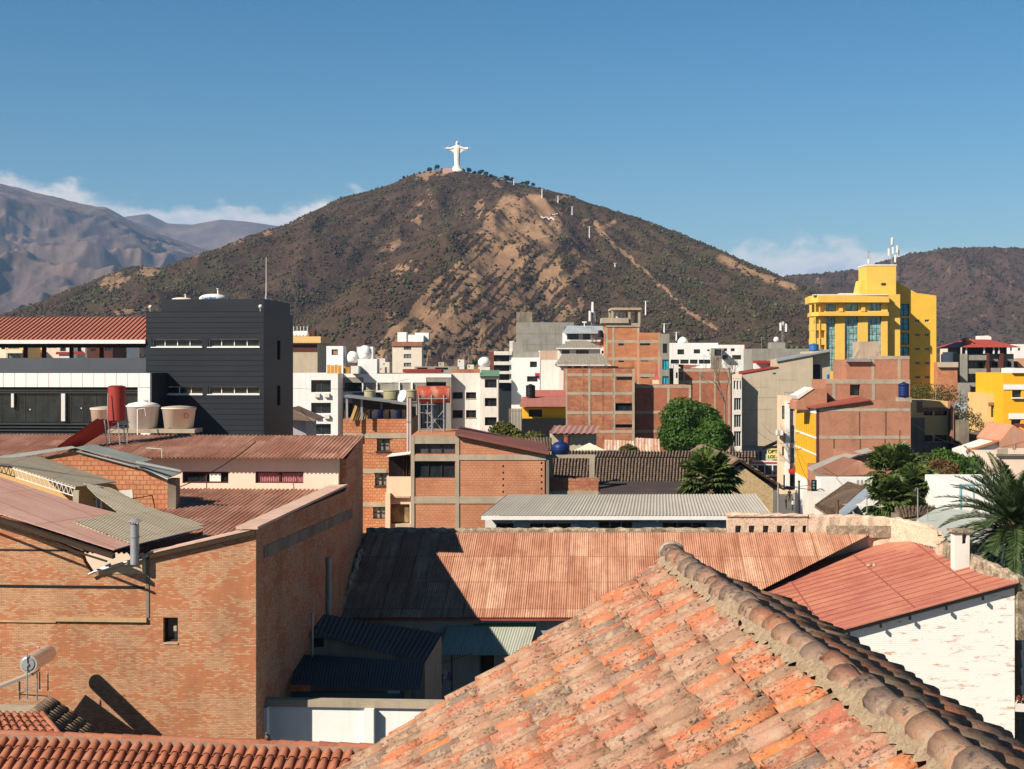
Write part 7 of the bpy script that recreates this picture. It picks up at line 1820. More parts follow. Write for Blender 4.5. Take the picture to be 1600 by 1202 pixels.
tw = Bld('window_bay', 'slim white front with tall dark windows joined to the tan building', 1144.5, 1159, 585, 238.6, 8, M_OFFW, 0, holes=[(1146.5, 595, 1149.5, 608), (1151, 595, 1154, 609), (1156, 595, 1158, 608), (1147, 622, 1158, 641, dict(mull=2)), (1147, 648, 1158, 668, dict(mull=2)), (1147, 674, 1158, 698, dict(mull=2))], mull=0, fm=M_WHITE, rev=.3, cat='building')
tw.part('peach_top', M_PEACH, [(1144.5, 585, 1159, 592), (1149, 580, 1154, 585)], -.05, 0)
pent = Bld('roof_room', 'small white roof room with a red tiled top on the tan building', 1181, 1216, 568, 249, 3, M_OFFW, 0, base=zof(585, 249), holes=[(1204, 569, 1210, 576)], mull=0)
pent.part('red_roof', M_REDP, [(1181, 563.5, 1211, 568)], -.8, 3)
c = P(1271.5, 548.5, 247); water_tank('water_tank', 'bright blue water tank on the roof of the tan building', c, .8, 1.2, plain('bright_blue_plastic', (.03, .14, .38), .45, .15, .1))
c = P(1294, 592, 236); t = thing('blue_barrel', 'small upright blue barrel on the terrace right of the tan building', 'barrel', c); m = MB(); m.lathe(c, [(.2, 0), (.23, .05), (.23, .6), (.2, .68)], 14); m.build('barrel', plain('bright_blue_plastic', (.03, .14, .38), .45, .15, .1), t); m = MB(); m.cyl(c + Vector((0, 0, .681)), c + Vector((0, 0, .72)), .2, .12, 12); m.build('lid', M_BLUE, t)
# brick houses right of the street
bm = Bld('brick_house', 'red brick house with a square black opening behind the yellow sided one', 1291, 1422, 594, 166, 8, M_SOLIDR, 0, holes=[(1328, 601, 1344, 618)], mull=0, rev=.5); bm.frame_grid([1303, 1365], [596.5], .35, .5, M_CONC)
bm3 = Bld('brick_house', 'top red brick storey with a pale column under the yellow hotel', 1322, 1421, 562, 170, 7, M_SOLIDR, 0, base=zof(594, 166) + .01); bm3.frame_grid([1364], [], .35, .4, name='concrete_column'); bm3.frame_grid([1405], [], .35, .4, name='concrete_column')
m = MB(); bm3.fr.box(m, bm3.u0 + 2.6, bm3.u1, -.05, .3, bm3.z1 + .004, bm3.z1 + .42)
m.build('beam', M_CONC, bm3.root)
m = MB(); m.slab([P(1322, 563.5, 169.5), P(1361, 563.5, 169.5), P(1361, 560, 172), P(1322, 560, 172)], (0, 0, -.15)); m.build('sheet_roof', M_TIN, bm3.root)
ch_ = Bld('concrete_hut', 'small peach concrete hut on top of the highest red brick storey', 1343, 1374, 534, 174, 3.5, plain('peach_concrete', (.46, .36, .27), .9, .15, .4), 0, base=zof(562, 174))
m = MB(); m.slab([P(1333, 561, 172), P(1339, 561, 172), P(1347, 543, 172), P(1343, 543, 172)], (0, .6, 0)); tag(m.build('leaning_slab', M_CONC), 'concrete slab leaning against the small peach hut', 'slab')
ga = thing('arched_brick_wall', 'brick wall with a white sloping coping left of the black opening', 'wall', P(1275, 625, 164)); GF2 = Frame(xof(1250, 164), 164, 0)
m = MB(); m.slab([GF2.px(*q) for q in ((1243, 640), (1292, 640), (1292, 608), (1272, 607), (1245, 627))], (0, 4, 0)); m.build('brickwork', M_SOLIDR, ga); m = MB(); m.slab([GF2.px(*q, -.1) for q in ((1245, 618.5), (1268, 605.5), (1272, 607), (1247, 624))], (0, 4, 0)); m.build('coping', M_OFFW, ga)
yb = Frame(xof(1275, 160), 160, 0)
ys_ = thing('yellow_sided_house', 'brick house with a bright yellow street side and a thin red roof', 'building', P(1350, 0, 165) - Vector((0, 0, P(1350, 0, 165).z)))
m = MB(); m.slab([yb.px(*q) for q in ((1275.5, 900), (1423, 900), (1423, 628), (1358, 625), (1275.5, 638))], (0, .3, 0)); m.build('brick_wall', M_SOLIDR, ys_)
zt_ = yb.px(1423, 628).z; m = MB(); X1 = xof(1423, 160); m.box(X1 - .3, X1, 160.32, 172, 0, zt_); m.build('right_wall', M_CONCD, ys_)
Xl = yb.px(1275.5, 640).x; Sl = Frame(Xl, 160, R(90 - 3.0))
# left, street facing side: lit yellow panels
k1 = xof(1243, 177); Lf = Vector((k1 - Xl, 17, 0)); 
def lp(fr_, z): return Vector((Xl, 160, 0)) + Lf * fr_ + Vector((0, 0, z))
zt2 = yb.px(1275, 640).z
def lband(m, z0, z1, off=0.0, f0=0., f1=1.): n_ = Vector((-1, (k1 - Xl) / 17, 0)).normalized() * off; m.slab([lp(f0, z0) + n_, lp(f1, z0) + n_, lp(f1, z1) + n_, lp(f0, z1) + n_], (.25, 0, 0))
z_ = lambda y: zof(y, 160)
m = MB(); lband(m, 0, z_(637)); m.build('yellow_wall', M_YEL2, ys_)
m = MB(); lband(m, z_(647), z_(636), .06); lband(m, z_(686), z_(683), .06); lband(m, z_(712), z_(709.5), .06); lband(m, 0, z_(757), .06, .35, 1); m.build('white_band', M_WHITE, ys_)
m = MB()
for k in range(1, 9): lband(m, z_(757), z_(648), .012, k / 9 - .004, k / 9 + .004)
m.build('panel_seam', plain('ochre_seam', (.45, .26, .02)), ys_)
m = MB(); m.slab([Vector((Xl - .3, 159.6, zt2 + .25)), Vector((yb.px(1358, 624).x, 159.6, z_(624))), Vector((yb.px(1358, 624).x + .5, 167, z_(624) + .2)), Vector((Xl - .3, 175, zt2 + .3))], (0, 0, -.15)); m.build('red_roof', plain('brick_red_sheet2', (.34, .09, .06), .6, .2, .4), ys_)
def ypart(name, mt, rects, pr=.03):
    m = MB()
    for (x0, y0, x1, y1) in rects: a = yb.px(x0, y1); b = yb.px(x1, y0); m.box(a.x, b.x, 160 - pr, 160 - .002, a.z, b.z)
    m.build(name, mt, ys_)
ypart('concrete_beam', M_CONC, [(1277, 638, 1422, 643), (1277, 681, 1422, 686)])
ypart('column_joint', plain('joint_brown', (.17, .09, .06)), [(1342, 643, 1343.5, 681), (1383, 643, 1384.5, 681), (1302, 686, 1303.5, 720), (1343, 686, 1344.5, 740), (1382, 686, 1383.5, 740), (1405, 672, 1406.4, 708)], .04)
ypart('corner_pipe', M_BROWNP, [(1276, 640, 1279, 790)], .06)
c = P(1412, 621, 163.5); water_tank('water_tank', 'dark blue water tank standing on the brick house right of the black opening', c, .58, 1.62, M_BLUE)
m = MB(); m.box(c.x - .7, c.x + .75, 163, 164.2, c.z - .55, c.z - .004); tag(m.build('tank_plinth', M_CONC), 'concrete plinth under the dark blue tank', 'plinth')
# street side houses (white, cream) beyond
sh2 = Bld('street_house', 'pale narrow house with black window slits at the street corner', 1219, 1243, 618, 222, 2.5, M_CREAM, 0, holes=[(1222, 634, 1226, 655), (1235, 634, 1242, 642), (1222, 698, 1225, 712), (1236, 665, 1241, 692), (1236, 700, 1241, 724)], mull=0, gm=M_GLASSG)
sh2.part('white_strip', M_WHITE, [(1226.5, 628, 1233, 760)], -.5, 0); sh2.part('balcony', M_WHITE, [(1212, 672, 1221, 680)], -1.5, 0); sh2.part('shop_awning', plain('shop_red', (.55, .04, .02)), [(1231, 732, 1243, 738)], -1.5, 0); sh2.part('shop_door', M_BLACK, [(1224, 742, 1242, 765)], -.02, 0)
sh2.part('roof_rail', M_STEEL, [(1225, 613, 1243, 614), (1226, 613, 1226.6, 618), (1232, 613, 1232.6, 618), (1238, 613, 1238.6, 618)], 0, .1)
sg = Bld('street_shop', 'pale blue-white shopfront at the far end of the street', 1146, 1250, 697.5, 242.2, 8, plain('pale_blue_wall', (.52, .56, .6)), 0, holes=[(1176, 709, 1184, 719), (1186, 706, 1190, 719)], mull=0)
sb_ = thing('shop_sign', 'yellow sign with black letters above the red and white bus', 'sign', P(1206, 712, 238.5)); m = MB(); a = P(1198.5, 718, 238.5); b = P(1216, 701, 238.5); m.box(a.x, b.x, 238.5, 238.65, a.z, b.z); m.build('board', plain('sign_yellow', (.75, .68, .25), .7, .04, 0), sb_)
text_mesh('OPTI', .8, Vector((a.x + .12, 238.47, b.z - .75)), (1, 0, 0), (0, 0, 1), M_BLACK, sb_, 'lettering', .01, .02); text_mesh('LOS A', .68, Vector((a.x + .12, 238.47, b.z - 1.55)), (1, 0, 0), (0, 0, 1), M_BLACK, sb_, 'lettering', .01, .02)
aw = thing('street_awning', 'dark leaning awning roof above the yellow sign', 'awning', P(1205, 690, 239)); m = MB(); m.slab([P(1190, 699, 238), P(1217, 687, 238), P(1219, 691, 240.8), P(1192, 702, 240.8)], (0, 0, -.1)); m.build('canopy', M_DKWOOD, aw); m = MB(); m.bar(P(1217, 688, 238.5), P(1217, 755, 238.5), .1); m.build('post', M_STEEL, aw)

# bus
bus = thing('minibus', 'red and white minibus standing at the far end of the street', 'bus', P(1193, 758, 236)); a = P(1168, 758, 236); b = P(1218, 720.5, 236); zb_ = a.z
SX = lambda f_: a.x + (b.x - a.x) * f_
m = MB(); hh = b.z - zb_
prof_ = [(0, .35), (0, hh * .55), (.12, hh * .9), (.4, hh), (b.x - a.x - .25, hh), (b.x - a.x, hh * .85), (b.x - a.x, .35)]
m.slab([Vector((a.x + u, 235, zb_ + v)) for u, v in prof_], (0, 2, 0)); m.build('body', plain('bus_white', (.75, .74, .72), .3, .04, .1), bus)
m = MB(); m.box(a.x + .02, b.x - .02, 234.97, 234.998, zb_ + .4, zb_ + hh * .38); m.box(a.x + .3, b.x - .1, 234.97, 234.998, zb_ + hh * .9, zb_ + hh * .97); m.build('red_stripe', plain('bus_red', (.5, .02, .02), .3), bus)
for k in range(4): m = MB(); m.box(SX(.06 + k * .235), SX(.06 + k * .235 + .19), 234.96, 234.998, zb_ + hh * .46, zb_ + hh * .84); m.build('window', M_GLASS, bus)
for x in (SX(.2), SX(.8)): m = MB(); m.cyl(Vector((x, 234.93, zb_ + .38)), Vector((x, 235.2, zb_ + .38)), .38, None, 18); m.build('wheel', M_BLACK, bus)
# street
st = MB(); q = [(xof(1190, 140), 140), (xof(1290, 140), 140), (xof(1243, 272), 272), (xof(1168, 272), 272)]
st.poly([Vector((x, y, .006)) for x, y in q]); tag(st.build('road', plain('street_asphalt', (.16, .145, .13), .9, .15, 0, None, .4)), kind='structure')
m = MB(); m.slab([Vector((q[1][0] - 1.5, 140, .14)), Vector((q[1][0], 140, .14)), Vector((q[2][0], 272, .14)), Vector((q[2][0] - 1.6, 272, .14))], (0, 0, -.13)); tag(m.build('pavement', M_CONC), kind='structure')

def person(label, base, h, face, top, leg, arm=0.1, hair=(.02, .015, .01), pose='walk', skin=(.33, .18, .11)):
    base = Vector(base); t = thing('person', label, 'person', base)
    s = h / 1.7; me = bpy.data.meshes.new('body')
    st_ = .13 if pose == 'walk' else .02
    V = [(0, 0, .92), (0, 0, 1.12), (0, 0, 1.36), (0, 0, 1.48), (0, -.01, 1.58), (0, -.01, 1.68),
         (-.09, 0, .88), (-.10, -st_, .48), (-.10, st_ * .6 - .02, .08), (-.10, st_ * .6 - .14, .03), (.09, 0, .88), (.10, st_ * .3 - .06, .48), (.10, -st_ * 1.2, .08), (.10, -st_ * 1.2 - .12, .03),
         (-.19, 0, 1.40), (-.25, .03 - st_ * .3, 1.14), (-.25, -.08 + st_ * .2, .90), (.19, 0, 1.40), (.25, .02, 1.14), (.25, -.10 - st_ * .3, .90), (-.25, -.1 + st_ * .2, .82), (.25, -.12 - st_ * .3, .82)]
    E = [(0, 1), (1, 2), (2, 3), (3, 4), (4, 5), (0, 6), (6, 7), (7, 8), (8, 9), (0, 10), (10, 11), (11, 12), (12, 13), (2, 14), (14, 15), (15, 16), (16, 20), (2, 17), (17, 18), (18, 19), (19, 21)]
    Rr = [.15, .14, .15, .06, .10, .075, .095, .065, .045, .04, .095, .065, .045, .04, .065, .045, .035, .065, .045, .035, .035, .035]
    ca, sa = math.cos(face), math.sin(face)
    me.from_pydata([(s * (x * ca - y * sa), s * (x * sa + y * ca), s * z) for x, y, z in V], E, [])
    o = bpy.data.objects.new('body', me); COL.objects.link(o); o.parent = t
    md = o.modifiers.new('skin', 'SKIN'); 
    for i, r_ in enumerate(Rr): me.skin_vertices[0].data[i].radius = (r_ * s * (1.15 if i in (1, 2) else 1), r_ * s * (.8 if i in (0, 1, 2) else 1)) if hasattr(me, 'skin_vertices') and len(me.skin_vertices) else (r_, r_)
    if len(me.skin_vertices): me.skin_vertices[0].data[0].use_root = True
    md2 = o.modifiers.new('sub', 'SUBSURF'); md2.levels = 1; md2.render_levels = 1
    nt_ = NT('clothes_' + label[:12]); sp_ = nt_.n('ShaderNodeSeparateXYZ'); nt_.l(nt_.n('ShaderNodeTexCoord').outputs['Object'], sp_.inputs[0])
    c = nt_.ramp(nt_.math('DIVIDE', sp_.outputs[2], 1.8 * s), [(0.0, (.02, .02, .02)), (.05, leg), (.51, top), (.80, skin)], 'CONSTANT'); o.data.materials.append(nt_.fin(c, .9))
    m = MB(); m.blob(base + Vector((.01 * sa, .02 * ca, 1.64)) * 1 + Vector((0, 0, 1.64 * (s - 1))), (.105 * s, .115 * s, .11 * s), 10, 8); m.build('hair', plain('hair_%s' % label[:8], hair), t)
    return t
def gpt(px, py): Y = F * H0 / (py - HZ); return Vector((xof(px, Y), Y, 0.01))
person('person in dark clothes walking up the street in the distance', gpt(1233.5, 784), 1.75, 0.2, (.03, .03, .035), (.02, .025, .035))
person('person in black standing at the near left of the street', gpt(1228, 796), 1.7, 1.3, (.02, .02, .022), (.02, .02, .025), pose='stand')
person('person in a pale shirt standing nearest the white wall', gpt(1238.5, 798), 1.5, -1.2, (.5, .52, .58), (.03, .035, .06), pose='stand')
bg_ = thing('street_bin', 'dark red street bin at the foot of the traffic light', 'bin', gpt(1267.5, 801)); q = gpt(1267.5, 801); m = MB(); m.box(q.x - .3, q.x + .3, q.y - .25, q.y + .25, 0, .9); m.build('bin_body', plain('bin_red', (.3, .01, .03)), bg_); m = MB(); m.box(q.x - .33, q.x + .33, q.y - .28, q.y + .28, .903, .98); m.build('lid', M_BLACK, bg_)
def pole(name, label, px, y0, y1, Y, r, mat, cat='pole', arms=()):
    b = P(px, y1, Y); t = thing(name, label, cat, b); m = MB(); m.cyl(b, P(px, y0, Y), r, r * .8, 8); m.build('mast', mat, t)
    m = MB(); m.cyl(P(px, y0, Y), P(px, y0, Y) + Vector((0, 0, r)), r * 1.2, None, 8)
    for (x0, y_0, x1, y_1) in arms: m.bar(P(x0, y_0, Y), P(x1, y_1, Y), r * .6)
    m.build('arm' if arms else 'cap', mat, t); return t
pole('street_pole', 'dark street pole with a cross arm at the end of the street', 1248.5, 753, 802, 120, .09, M_DKWOOD, arms=((1228, 760, 1285, 768),))
pole('steel_pole', 'thin grey pole beside the adobe gable wall', 1216, 757, 812, 98, .07, M_STEEL)
pole('wall_post', 'short brown iron post rising behind the pink wall', 1309, 783, 806, 80, .07, M_RUST)
pole('wall_post', 'thin grey iron rod behind the pink wall right of the blue sheet', 1354.5, 771, 802, 80, .03, M_STEEL)
hk = pole('hooked_pole', 'grey hook-topped lamp pole in front of the fan palm trees', 1434, 764, 812, 80, .04, M_STEEL, arms=((1434, 764, 1431, 762), (1431, 762, 1430, 768)))
pole('wall_post', 'thin iron rod in front of the pale canvas right of the palms', 1449.5, 797, 820, 78, .025, M_STEEL)
tl = thing('traffic_light', 'black traffic light on a post beside the yellow wall', 'traffic light', P(1270, 800, 118)); m = MB(); m.cyl(P(1269, 805, 118), P(1271, 752, 118), .12, .1, 10); m.build('post', M_BLACK, tl)
m = MB(); a = P(1268, 768, 117.8); b = P(1275, 750, 117.8); m.box(a.x, b.x, 117.5, 117.9, a.z, b.z); m.build('light_housing', M_BLACK, tl)
for k in range(3): m = MB(); q = P(1271.5, 753.5 + k * 4.6, 117.45); m.cyl(q, q + Vector((0, .04, 0)), .09, None, 12); m.build('lens', M_GLASSG, tl)
ar = thing('street_arch', 'thin curved iron arch beside the traffic light', 'arch', P(1285, 800, 116)); m = MB(); m.path([P(1272 + 9.5 * (1 - math.cos(a_)) , 778 - 12 * math.sin(a_) - 2, 116) for a_ in [math.pi / 10 * k for k in range(11)]] + [P(1291, 790, 116)], .04); m.build('hoop', M_DKWOOD, ar); m = MB(); m.bar(P(1272, 778, 116), P(1272, 800, 116), .06); m.build('leg', M_DKWOOD, ar)
# power cables
for i, (a, b, s_, lb) in enumerate(((P(1243, 700, 176), P(1275, 772, 119), .6, 'sagging black cable falling from the yellow wall to the traffic light'), (P(1160, 716, 150), P(1271, 756, 118), 1.2, 'black cable crossing in front of the adobe house'), (P(1286, 730, 118), P(1380, 736, 140), 1.0, 'thin cable in front of the tiled house'), (P(470, 640, 105), P(640, 760, 103), 1, 'cable slanting across the orange brick house'))):
    m = MB(); n = 14; pts = [a.lerp(b, k / n) - Vector((0, 0, s_ * 4 * (k / n) * (1 - k / n))) for k in range(n + 1)]; m.path(pts, .022, 4); tag(m.build('cable', M_BLACK), lb, 'cable', 'overhead cables')
# tiled houses below the brick ones
t1_ = thing('tiled_house', 'white house with a hipped clay tile roof below the yellow sided house', 'house', P(1325, 0, 128) - Vector((0, 0, P(1325, 0, 128).z)))
m = MB(); m.box(xof(1293, 126), xof(1375, 126), 126, 131, 0, zof(742, 126)); m.box(xof(1306, 131), xof(1375, 131), 131.01, 137, 0, zof(738, 131)); m.build('wall', M_OFFW, t1_)
ap1 = P(1318, 713.5, 133); ap2 = P(1342, 720, 131); e0 = P(1270, 735, 126); e1 = P(1303, 744, 124.5); e2 = P(1378, 742, 124.5); e3 = P(1377, 733, 138)
M_TOR = tilem('orange_roof_tiles', [(.44, .19, .115), (.48, .22, .14), (.39, .16, .10), (.46, .24, .16)], .35, (.4, .28, .2))
m = MB(); m.add([ap1, e0, e1, ap2], [(0, 1, 2, 3)]); m.add([ap2, e1, e2, e3], [(0, 1, 2), (0, 2, 3)]); m.add([ap1, ap2, e3], [(0, 1, 2)]); m.build('roof_deck', sheetm('clay_tile_sheet', (.44, .19, .12), (.40, .16, .10), (.3, .17, .11), .25, .4, 0, .5, .03, .9), t1_)
tiles(ap2 + Vector((0, -.02, .04)), ap2 + Vector((.05, 0, .04)), e2 + Vector((0, 0, .04)), e1 + Vector((0, 0, .04)), 1.2, .4, .02, 'x', M_TOR, t1_, False, 5, .0) if False else None
m = MB(); dv = e2 - e1; n = 26
for k in range(1, n): p = e1 + dv * (k / n); m.cyl(ap2.lerp(p, .06) + Vector((0, 0, .03)), p + Vector((0, 0, .05)), .05, .09, 6)
m.build('roof_tiles', M_TOR, t1_)
m = MB(); m.obox(e1 + Vector((0, .1, -.42)), e2 - e1, (0, .1, 0), (0, 0, .38)); m.obox(e0 + Vector((0, .1, -.42)), e1 - e0, (.1, .1, 0), (0, 0, .38)); m.build('fascia', M_CONCD, t1_)
t2_ = thing('grey_roofed_house', 'grey sheet lean-to roof running up behind the hipped clay roof', 'house', P(1330, 0, 140) - Vector((0, 0, P(1330, 0, 140).z)))
m = MB(); m.slab([P(1262, 730, 134), P(1275, 737, 131), P(1340, 711, 141), P(1366, 706, 143), P(1355, 700, 148), P(1300, 714, 142)], (0, 0, -.15)); m.build('roof', M_GREYSH, t2_); m = MB(); m.box(xof(1330, 142), xof(1362, 142), 142, 150, 0, zof(709, 142)); m.box(xof(1275, 137), xof(1330, 137), 137, 141, 0, zof(728, 137)); m.build('wall', M_SOLIDR, t2_)
t3_ = thing('low_tiled_house', 'low house with an old brown tile slope and a pale blue sheet strip', 'house', P(1325, 0, 104) - Vector((0, 0, P(1325, 0, 104).z)))
q = [P(1325, 754, 110), P(1352, 762, 106), P(1305, 812, 96), P(1273, 790, 98)]
m = MB(); m.slab(q, (0, 0, -.15)); m.build('roof_deck', M_TOLD, t3_); tiles(q[0] + Vector((0, 0, .02)), q[1] + Vector((0, 0, .02)), q[2] + Vector((0, 0, .02)), q[3] + Vector((0, 0, .02)), .26, .4, .08, 'roof_tiles', M_TOLD, t3_, False, 5, .02)
m = MB(); m.slab([P(1352, 762, 105.8), P(1361, 773, 104), P(1310, 815, 94.5), P(1300, 808, 95)], (0, 0, -.1)); m.build('blue_sheet', plain('pale_blue_sheet2', (.42, .5, .56), .5), t3_)
m = MB(); m.box(xof(1300, 100), xof(1375, 100), 100, 110, 0, zof(788, 100)); m.slab([P(1340, 790, 99.9), P(1361, 773, 103.9), P(1386, 792, 99.9), P(1386, 830, 99.9), P(1340, 830, 99.9)], (0, .5, 0)); m.build('wall', M_OFFW, t3_)
t4_ = thing('tiled_ridge', 'short strip of upright old clay tiles above the blue sheet', 'roof', P(1360, 760, 112)); tiles(P(1338, 752, 114), P(1385, 752, 114), P(1385, 765, 111), P(1338, 763, 111), .3, .45, .1, 'roof_tiles', M_TOLD, t4_, False, 5, .02); m = MB(); m.box(xof(1340, 112), xof(1384, 112), 111.4, 114, 0, zof(764, 111)); m.build('wall', M_OFFW, t4_)
wl_ = Bld('white_wall_house', 'bright white wall under the hipped clay roof beside the street', 1282, 1378, 747, 121, 1.5, M_WHITE, 0, cat='wall')

# yellow hotel
HY_ = 305
yo = Bld('yellow_hotel', 'tall bright yellow hotel with strips of blue glass and a stepped roof', 1289, 1387, 460, HY_, 16, M_YEL, 0,
         holes=[(1290, 475, 1306, 487, dict(mull=2)), (1321, 473.5, 1341, 486.5, dict(mull=1)), (1357, 473.5, 1377, 486, dict(mull=2)),
                (1291, 496, 1305, 580, dict(mull=2, bars=8)), (1320, 494.5, 1340.5, 566, dict(mull=2, bars=7)), (1356, 494, 1377, 560, dict(mull=2, bars=6))], mull=1, gm=glassm('tinted_tower_glass', (.10, .17, .17), .12, .9), fm=plain('green_frame', (.05, .12, .13)), rev=.5, cat='hotel', top=True)
F2 = yo.fr
m = MB(); a = yo.rect((1269, 462, 1387, 473)); m.slab([F2.pt(a[0] + .9, -1.6, a[2]), F2.pt(yo.u1 + .01, -1.2, a[2]), F2.pt(yo.u1 + .01, 12, a[2]), F2.pt(a[0] + .9, 12, a[2]), F2.pt(a[0], 4, a[2]), F2.pt(a[0], 1, a[2])], (0, 0, a[3] - a[2])); m.build('upper_cornice', M_YEL, yo.root)
m = MB(); a = yo.rect((1270, 488, 1382, 494)); m.slab([F2.pt(a[0] + .9, -1.5, a[2]), F2.pt(yo.u1 + .008, -.9, a[2]), F2.pt(yo.u1 + .008, -.004, a[2]), F2.pt(yo.u0 - .004, -.004, a[2]), F2.pt(yo.u0 - .004, 10, a[2]), F2.pt(a[0] + .9, 10, a[2]), F2.pt(a[0], 4, a[2]), F2.pt(a[0], 1, a[2])], (0, 0, a[3] - a[2])); m.build('lower_cornice', M_YEL, yo.root)
for y in (512, 535, 557): 
    m = MB(); a = yo.rect((1276, y - 6, 1289, y + 4)); F2.box(m, a[0], yo.u0 - .004, .2, 8, a[2], a[3]); m.build('balcony', M_YEL, yo.root)
m = MB()
for x in (1273, 1280): a = yo.rect((x, 474, x + 1.6, 600)); F2.box(m, a[0], a[1], .0, .3, 0, a[3] - .01)
m.build('balcony_post', M_YEL, yo.root)
yo.part('white_top', M_OFFW, [(1269, 460.5, 1384, 462)], -1.4, 0); yo.part('small_roof', M_OFFW, [(1315, 458, 1345, 460.8)], 1, 4)
yo.part('pier', M_YEL, [(1310, 474, 1316, 487), (1345, 474, 1351, 487)], -.5, 0)
# tower with antennas
X0 = (xof(1354, HY_ + 4.8) - F2.O.x, xof(1400, HY_ + 4.8) - F2.O.x); z1_ = zof(415.5, HY_ + 4.8)
m = MB(); F2.box(m, X0[0], X0[1], 4.8, 12, yo.z1 - 8, z1_); m.slab([F2.pt(X0[0], 5.5, z1_ - 3), F2.pt(X0[0], 5.5, yo.z1), F2.pt(X0[0] - 1.6, 5.5, yo.z1), F2.pt(X0[0] - .9, 5.5, z1_ - 3)], (0, 5, 0)); m.build('lift_tower', M_YEL, yo.root)
m = MB(); a = yo.rect((1386, 440.5, 1393, 444)); F2.box(m, a[0], a[1], 4.7, 4.797, a[2], a[3]); m.build('tower_window', M_GLASS, yo.root)
m = MB(); F2.box(m, X0[0] - .1, X0[1] + .1, 4.7, 12.1, z1_ + .002, z1_ + .3); m.build('tower_coping', M_OFFW, yo.root)
# receding right wing
WF = Frame(xof(1400, HY_ + 8), HY_ + 8, 0)
wg = MB(); hs2 = []
for k in range(5):
    y = 475 + k * 22.4; a_, zt_ = WF.uz(1404, y); b_, zb_ = WF.uz(1420.5, y + 19); hs2.append((a_, b_, zb_, zt_))
hs3 = []
for k in range(6):
    for x in (1430, 1445): a_, zt_ = WF.uz(x, 499.5 + k * 22); b_, zb_ = WF.uz(x + 7, 503.5 + k * 22); hs3.append((a_, b_, zb_, zt_))
ua = WF.uz(1400, 500)[0]; ub = WF.uz(1463, 500)[0]; zz = WF.uz(1400, 475)[1]
wall_holes(wg, WF, ua, ub, 0, zz, hs2[1:] + hs3 if hs2[0][3] > zz else hs2 + hs3, .4)
wg.slab([WF.pt(ua, 0, zz), WF.pt(ub, 0, zz), WF.pt(ub, 0, WF.uz(1463, 462)[1]), WF.pt(WF.uz(1432, 458)[0], 0, WF.uz(1432, 458)[1]), WF.pt(ua, 0, WF.uz(1400, 440)[1])], (0, 12, 0))
wg.quad(WF.pt(ub, 0, 0), WF.pt(ub, 14, 0), WF.pt(ub, 14, zz), WF.pt(ub, 0, zz)); wg.build('right_wing', plain('yellow_wing_paint', (0.78, 0.48, 0.06), 0.75, 0.07, 0.25, (0.55, 0.38, 0.12)), yo.root)
for i, h in enumerate((hs2[1:] if hs2[0][3] > zz else hs2)): window(WF, h, yo.root, plain('green_frame', (.05, .12, .13)), M_GLASSB, .4, 1, 1, False, .12)
for h in hs3: window(WF, h, yo.root, M_OFFW, M_GLASS, .4, 1, 0, False, .08)
# front pier that shades the wing
m = MB(); F2.box(m, yo.u1 + .01, X0[1], 1.5, 8, 0, zof(460, HY_ + 1.5)); m.build('front_pier', M_YEL, yo.root)
cell_antenna('tall crowded antenna mast on the right of the yellow hotel tower', 1393.5, 371, 414.5, HY_ + 7, panels=((-.1, .72), (.2, .75), (.1, .4), (-.6, .35), (1.0, .45), (1.5, .3), (.6, .1)), ph=1.5)
cell_antenna('short antenna mast on the left corner of the yellow hotel tower', 1357.5, 391, 414.5, HY_ + 6, panels=((-.15, .1), (.15, .5)), ph=1.0)

# right edge
rb_ = Bld('red_roofed_block', 'dark balcony block under a wide red hipped roof', 1508, 1584, 553, 320, 18, plain('dark_grey_paint', (.20, .19, .185)), 0, holes=[(1511, 565, 1537, 576), (1541, 565, 1560, 576), (1564, 565, 1580, 573), (1511, 584, 1537, 597), (1541, 584, 1560, 597), (1512, 604, 1537, 618), (1541, 604, 1560, 625)], mull=3, rev=1.2)  # even dark grey on all walls of the block
rb_.part('balcony', M_CONCG, [(1508, 555, 1538, 563), (1542, 575, 1560, 584), (1564, 574, 1582, 583), (1508, 576, 1538, 584), (1542, 593, 1560, 603), (1508, 598, 1538, 604)], -1.6, 0)
rb_.part('red_pier', M_BROWNP, [(1537.5, 552, 1541.5, 640), (1559.5, 552, 1563.5, 640)], -1.9, 0); rb_.part('side_pier', M_CONCG, [(1496, 553, 1507.5, 640)], -1.9, 3)
m = MB(); a = rb_.rect((1508, 543, 1584, 553)); rb_.fr.box(m, a[0] + 1, a[1] - 1, 1.5, 16, rb_.z1 + .003, a[3]); m.build('roof_storey', M_BLACK, rb_.root)
e = [rb_.fr.pt(u, w_, z) for u, w_, z in ((a[0] - 1.2, -2.2, a[3]), (a[1] + 1.0, -2.2, a[3]), (a[1] + 1.0, 20, a[3]), (a[0] - 1.2, 20, a[3]), (a[0] + 3.2, 6, zof(530.5, 326)), (a[1] - 3.6, 6, zof(530.5, 326)), (a[1] - 3.6, 12, zof(530.5, 326)), (a[0] + 3.2, 12, zof(530.5, 326)))]
m = MB(); m.add(e, [(0, 1, 5, 4), (1, 2, 6, 5), (2, 3, 7, 6), (3, 0, 4, 7), (4, 5, 6, 7), (3, 2, 1, 0)]); m.build('roof', plain('red_roof_sheet', (.42, .07, .05), .6, .12, .2), rb_.root)
m = MB(); q = P(1540, 531, 328); m.slab([P(1531, 531, 328), P(1549, 531, 328), P(1549, 527, 328), P(1545, 524.5, 328), P(1531, 525, 328)], (0, 3, 0)); m.build('skylight', M_WHITE, rb_.root)
m = MB()
for x in (1502, 1510, 1538, 1553, 1561, 1580): q = rb_.fr.px(x, 543, -1.6); m.box(q.x - .15, q.x + .15, q.y, q.y + .3, rb_.z1, q.z)
m.build('roof_post', M_OFFW, rb_.root)
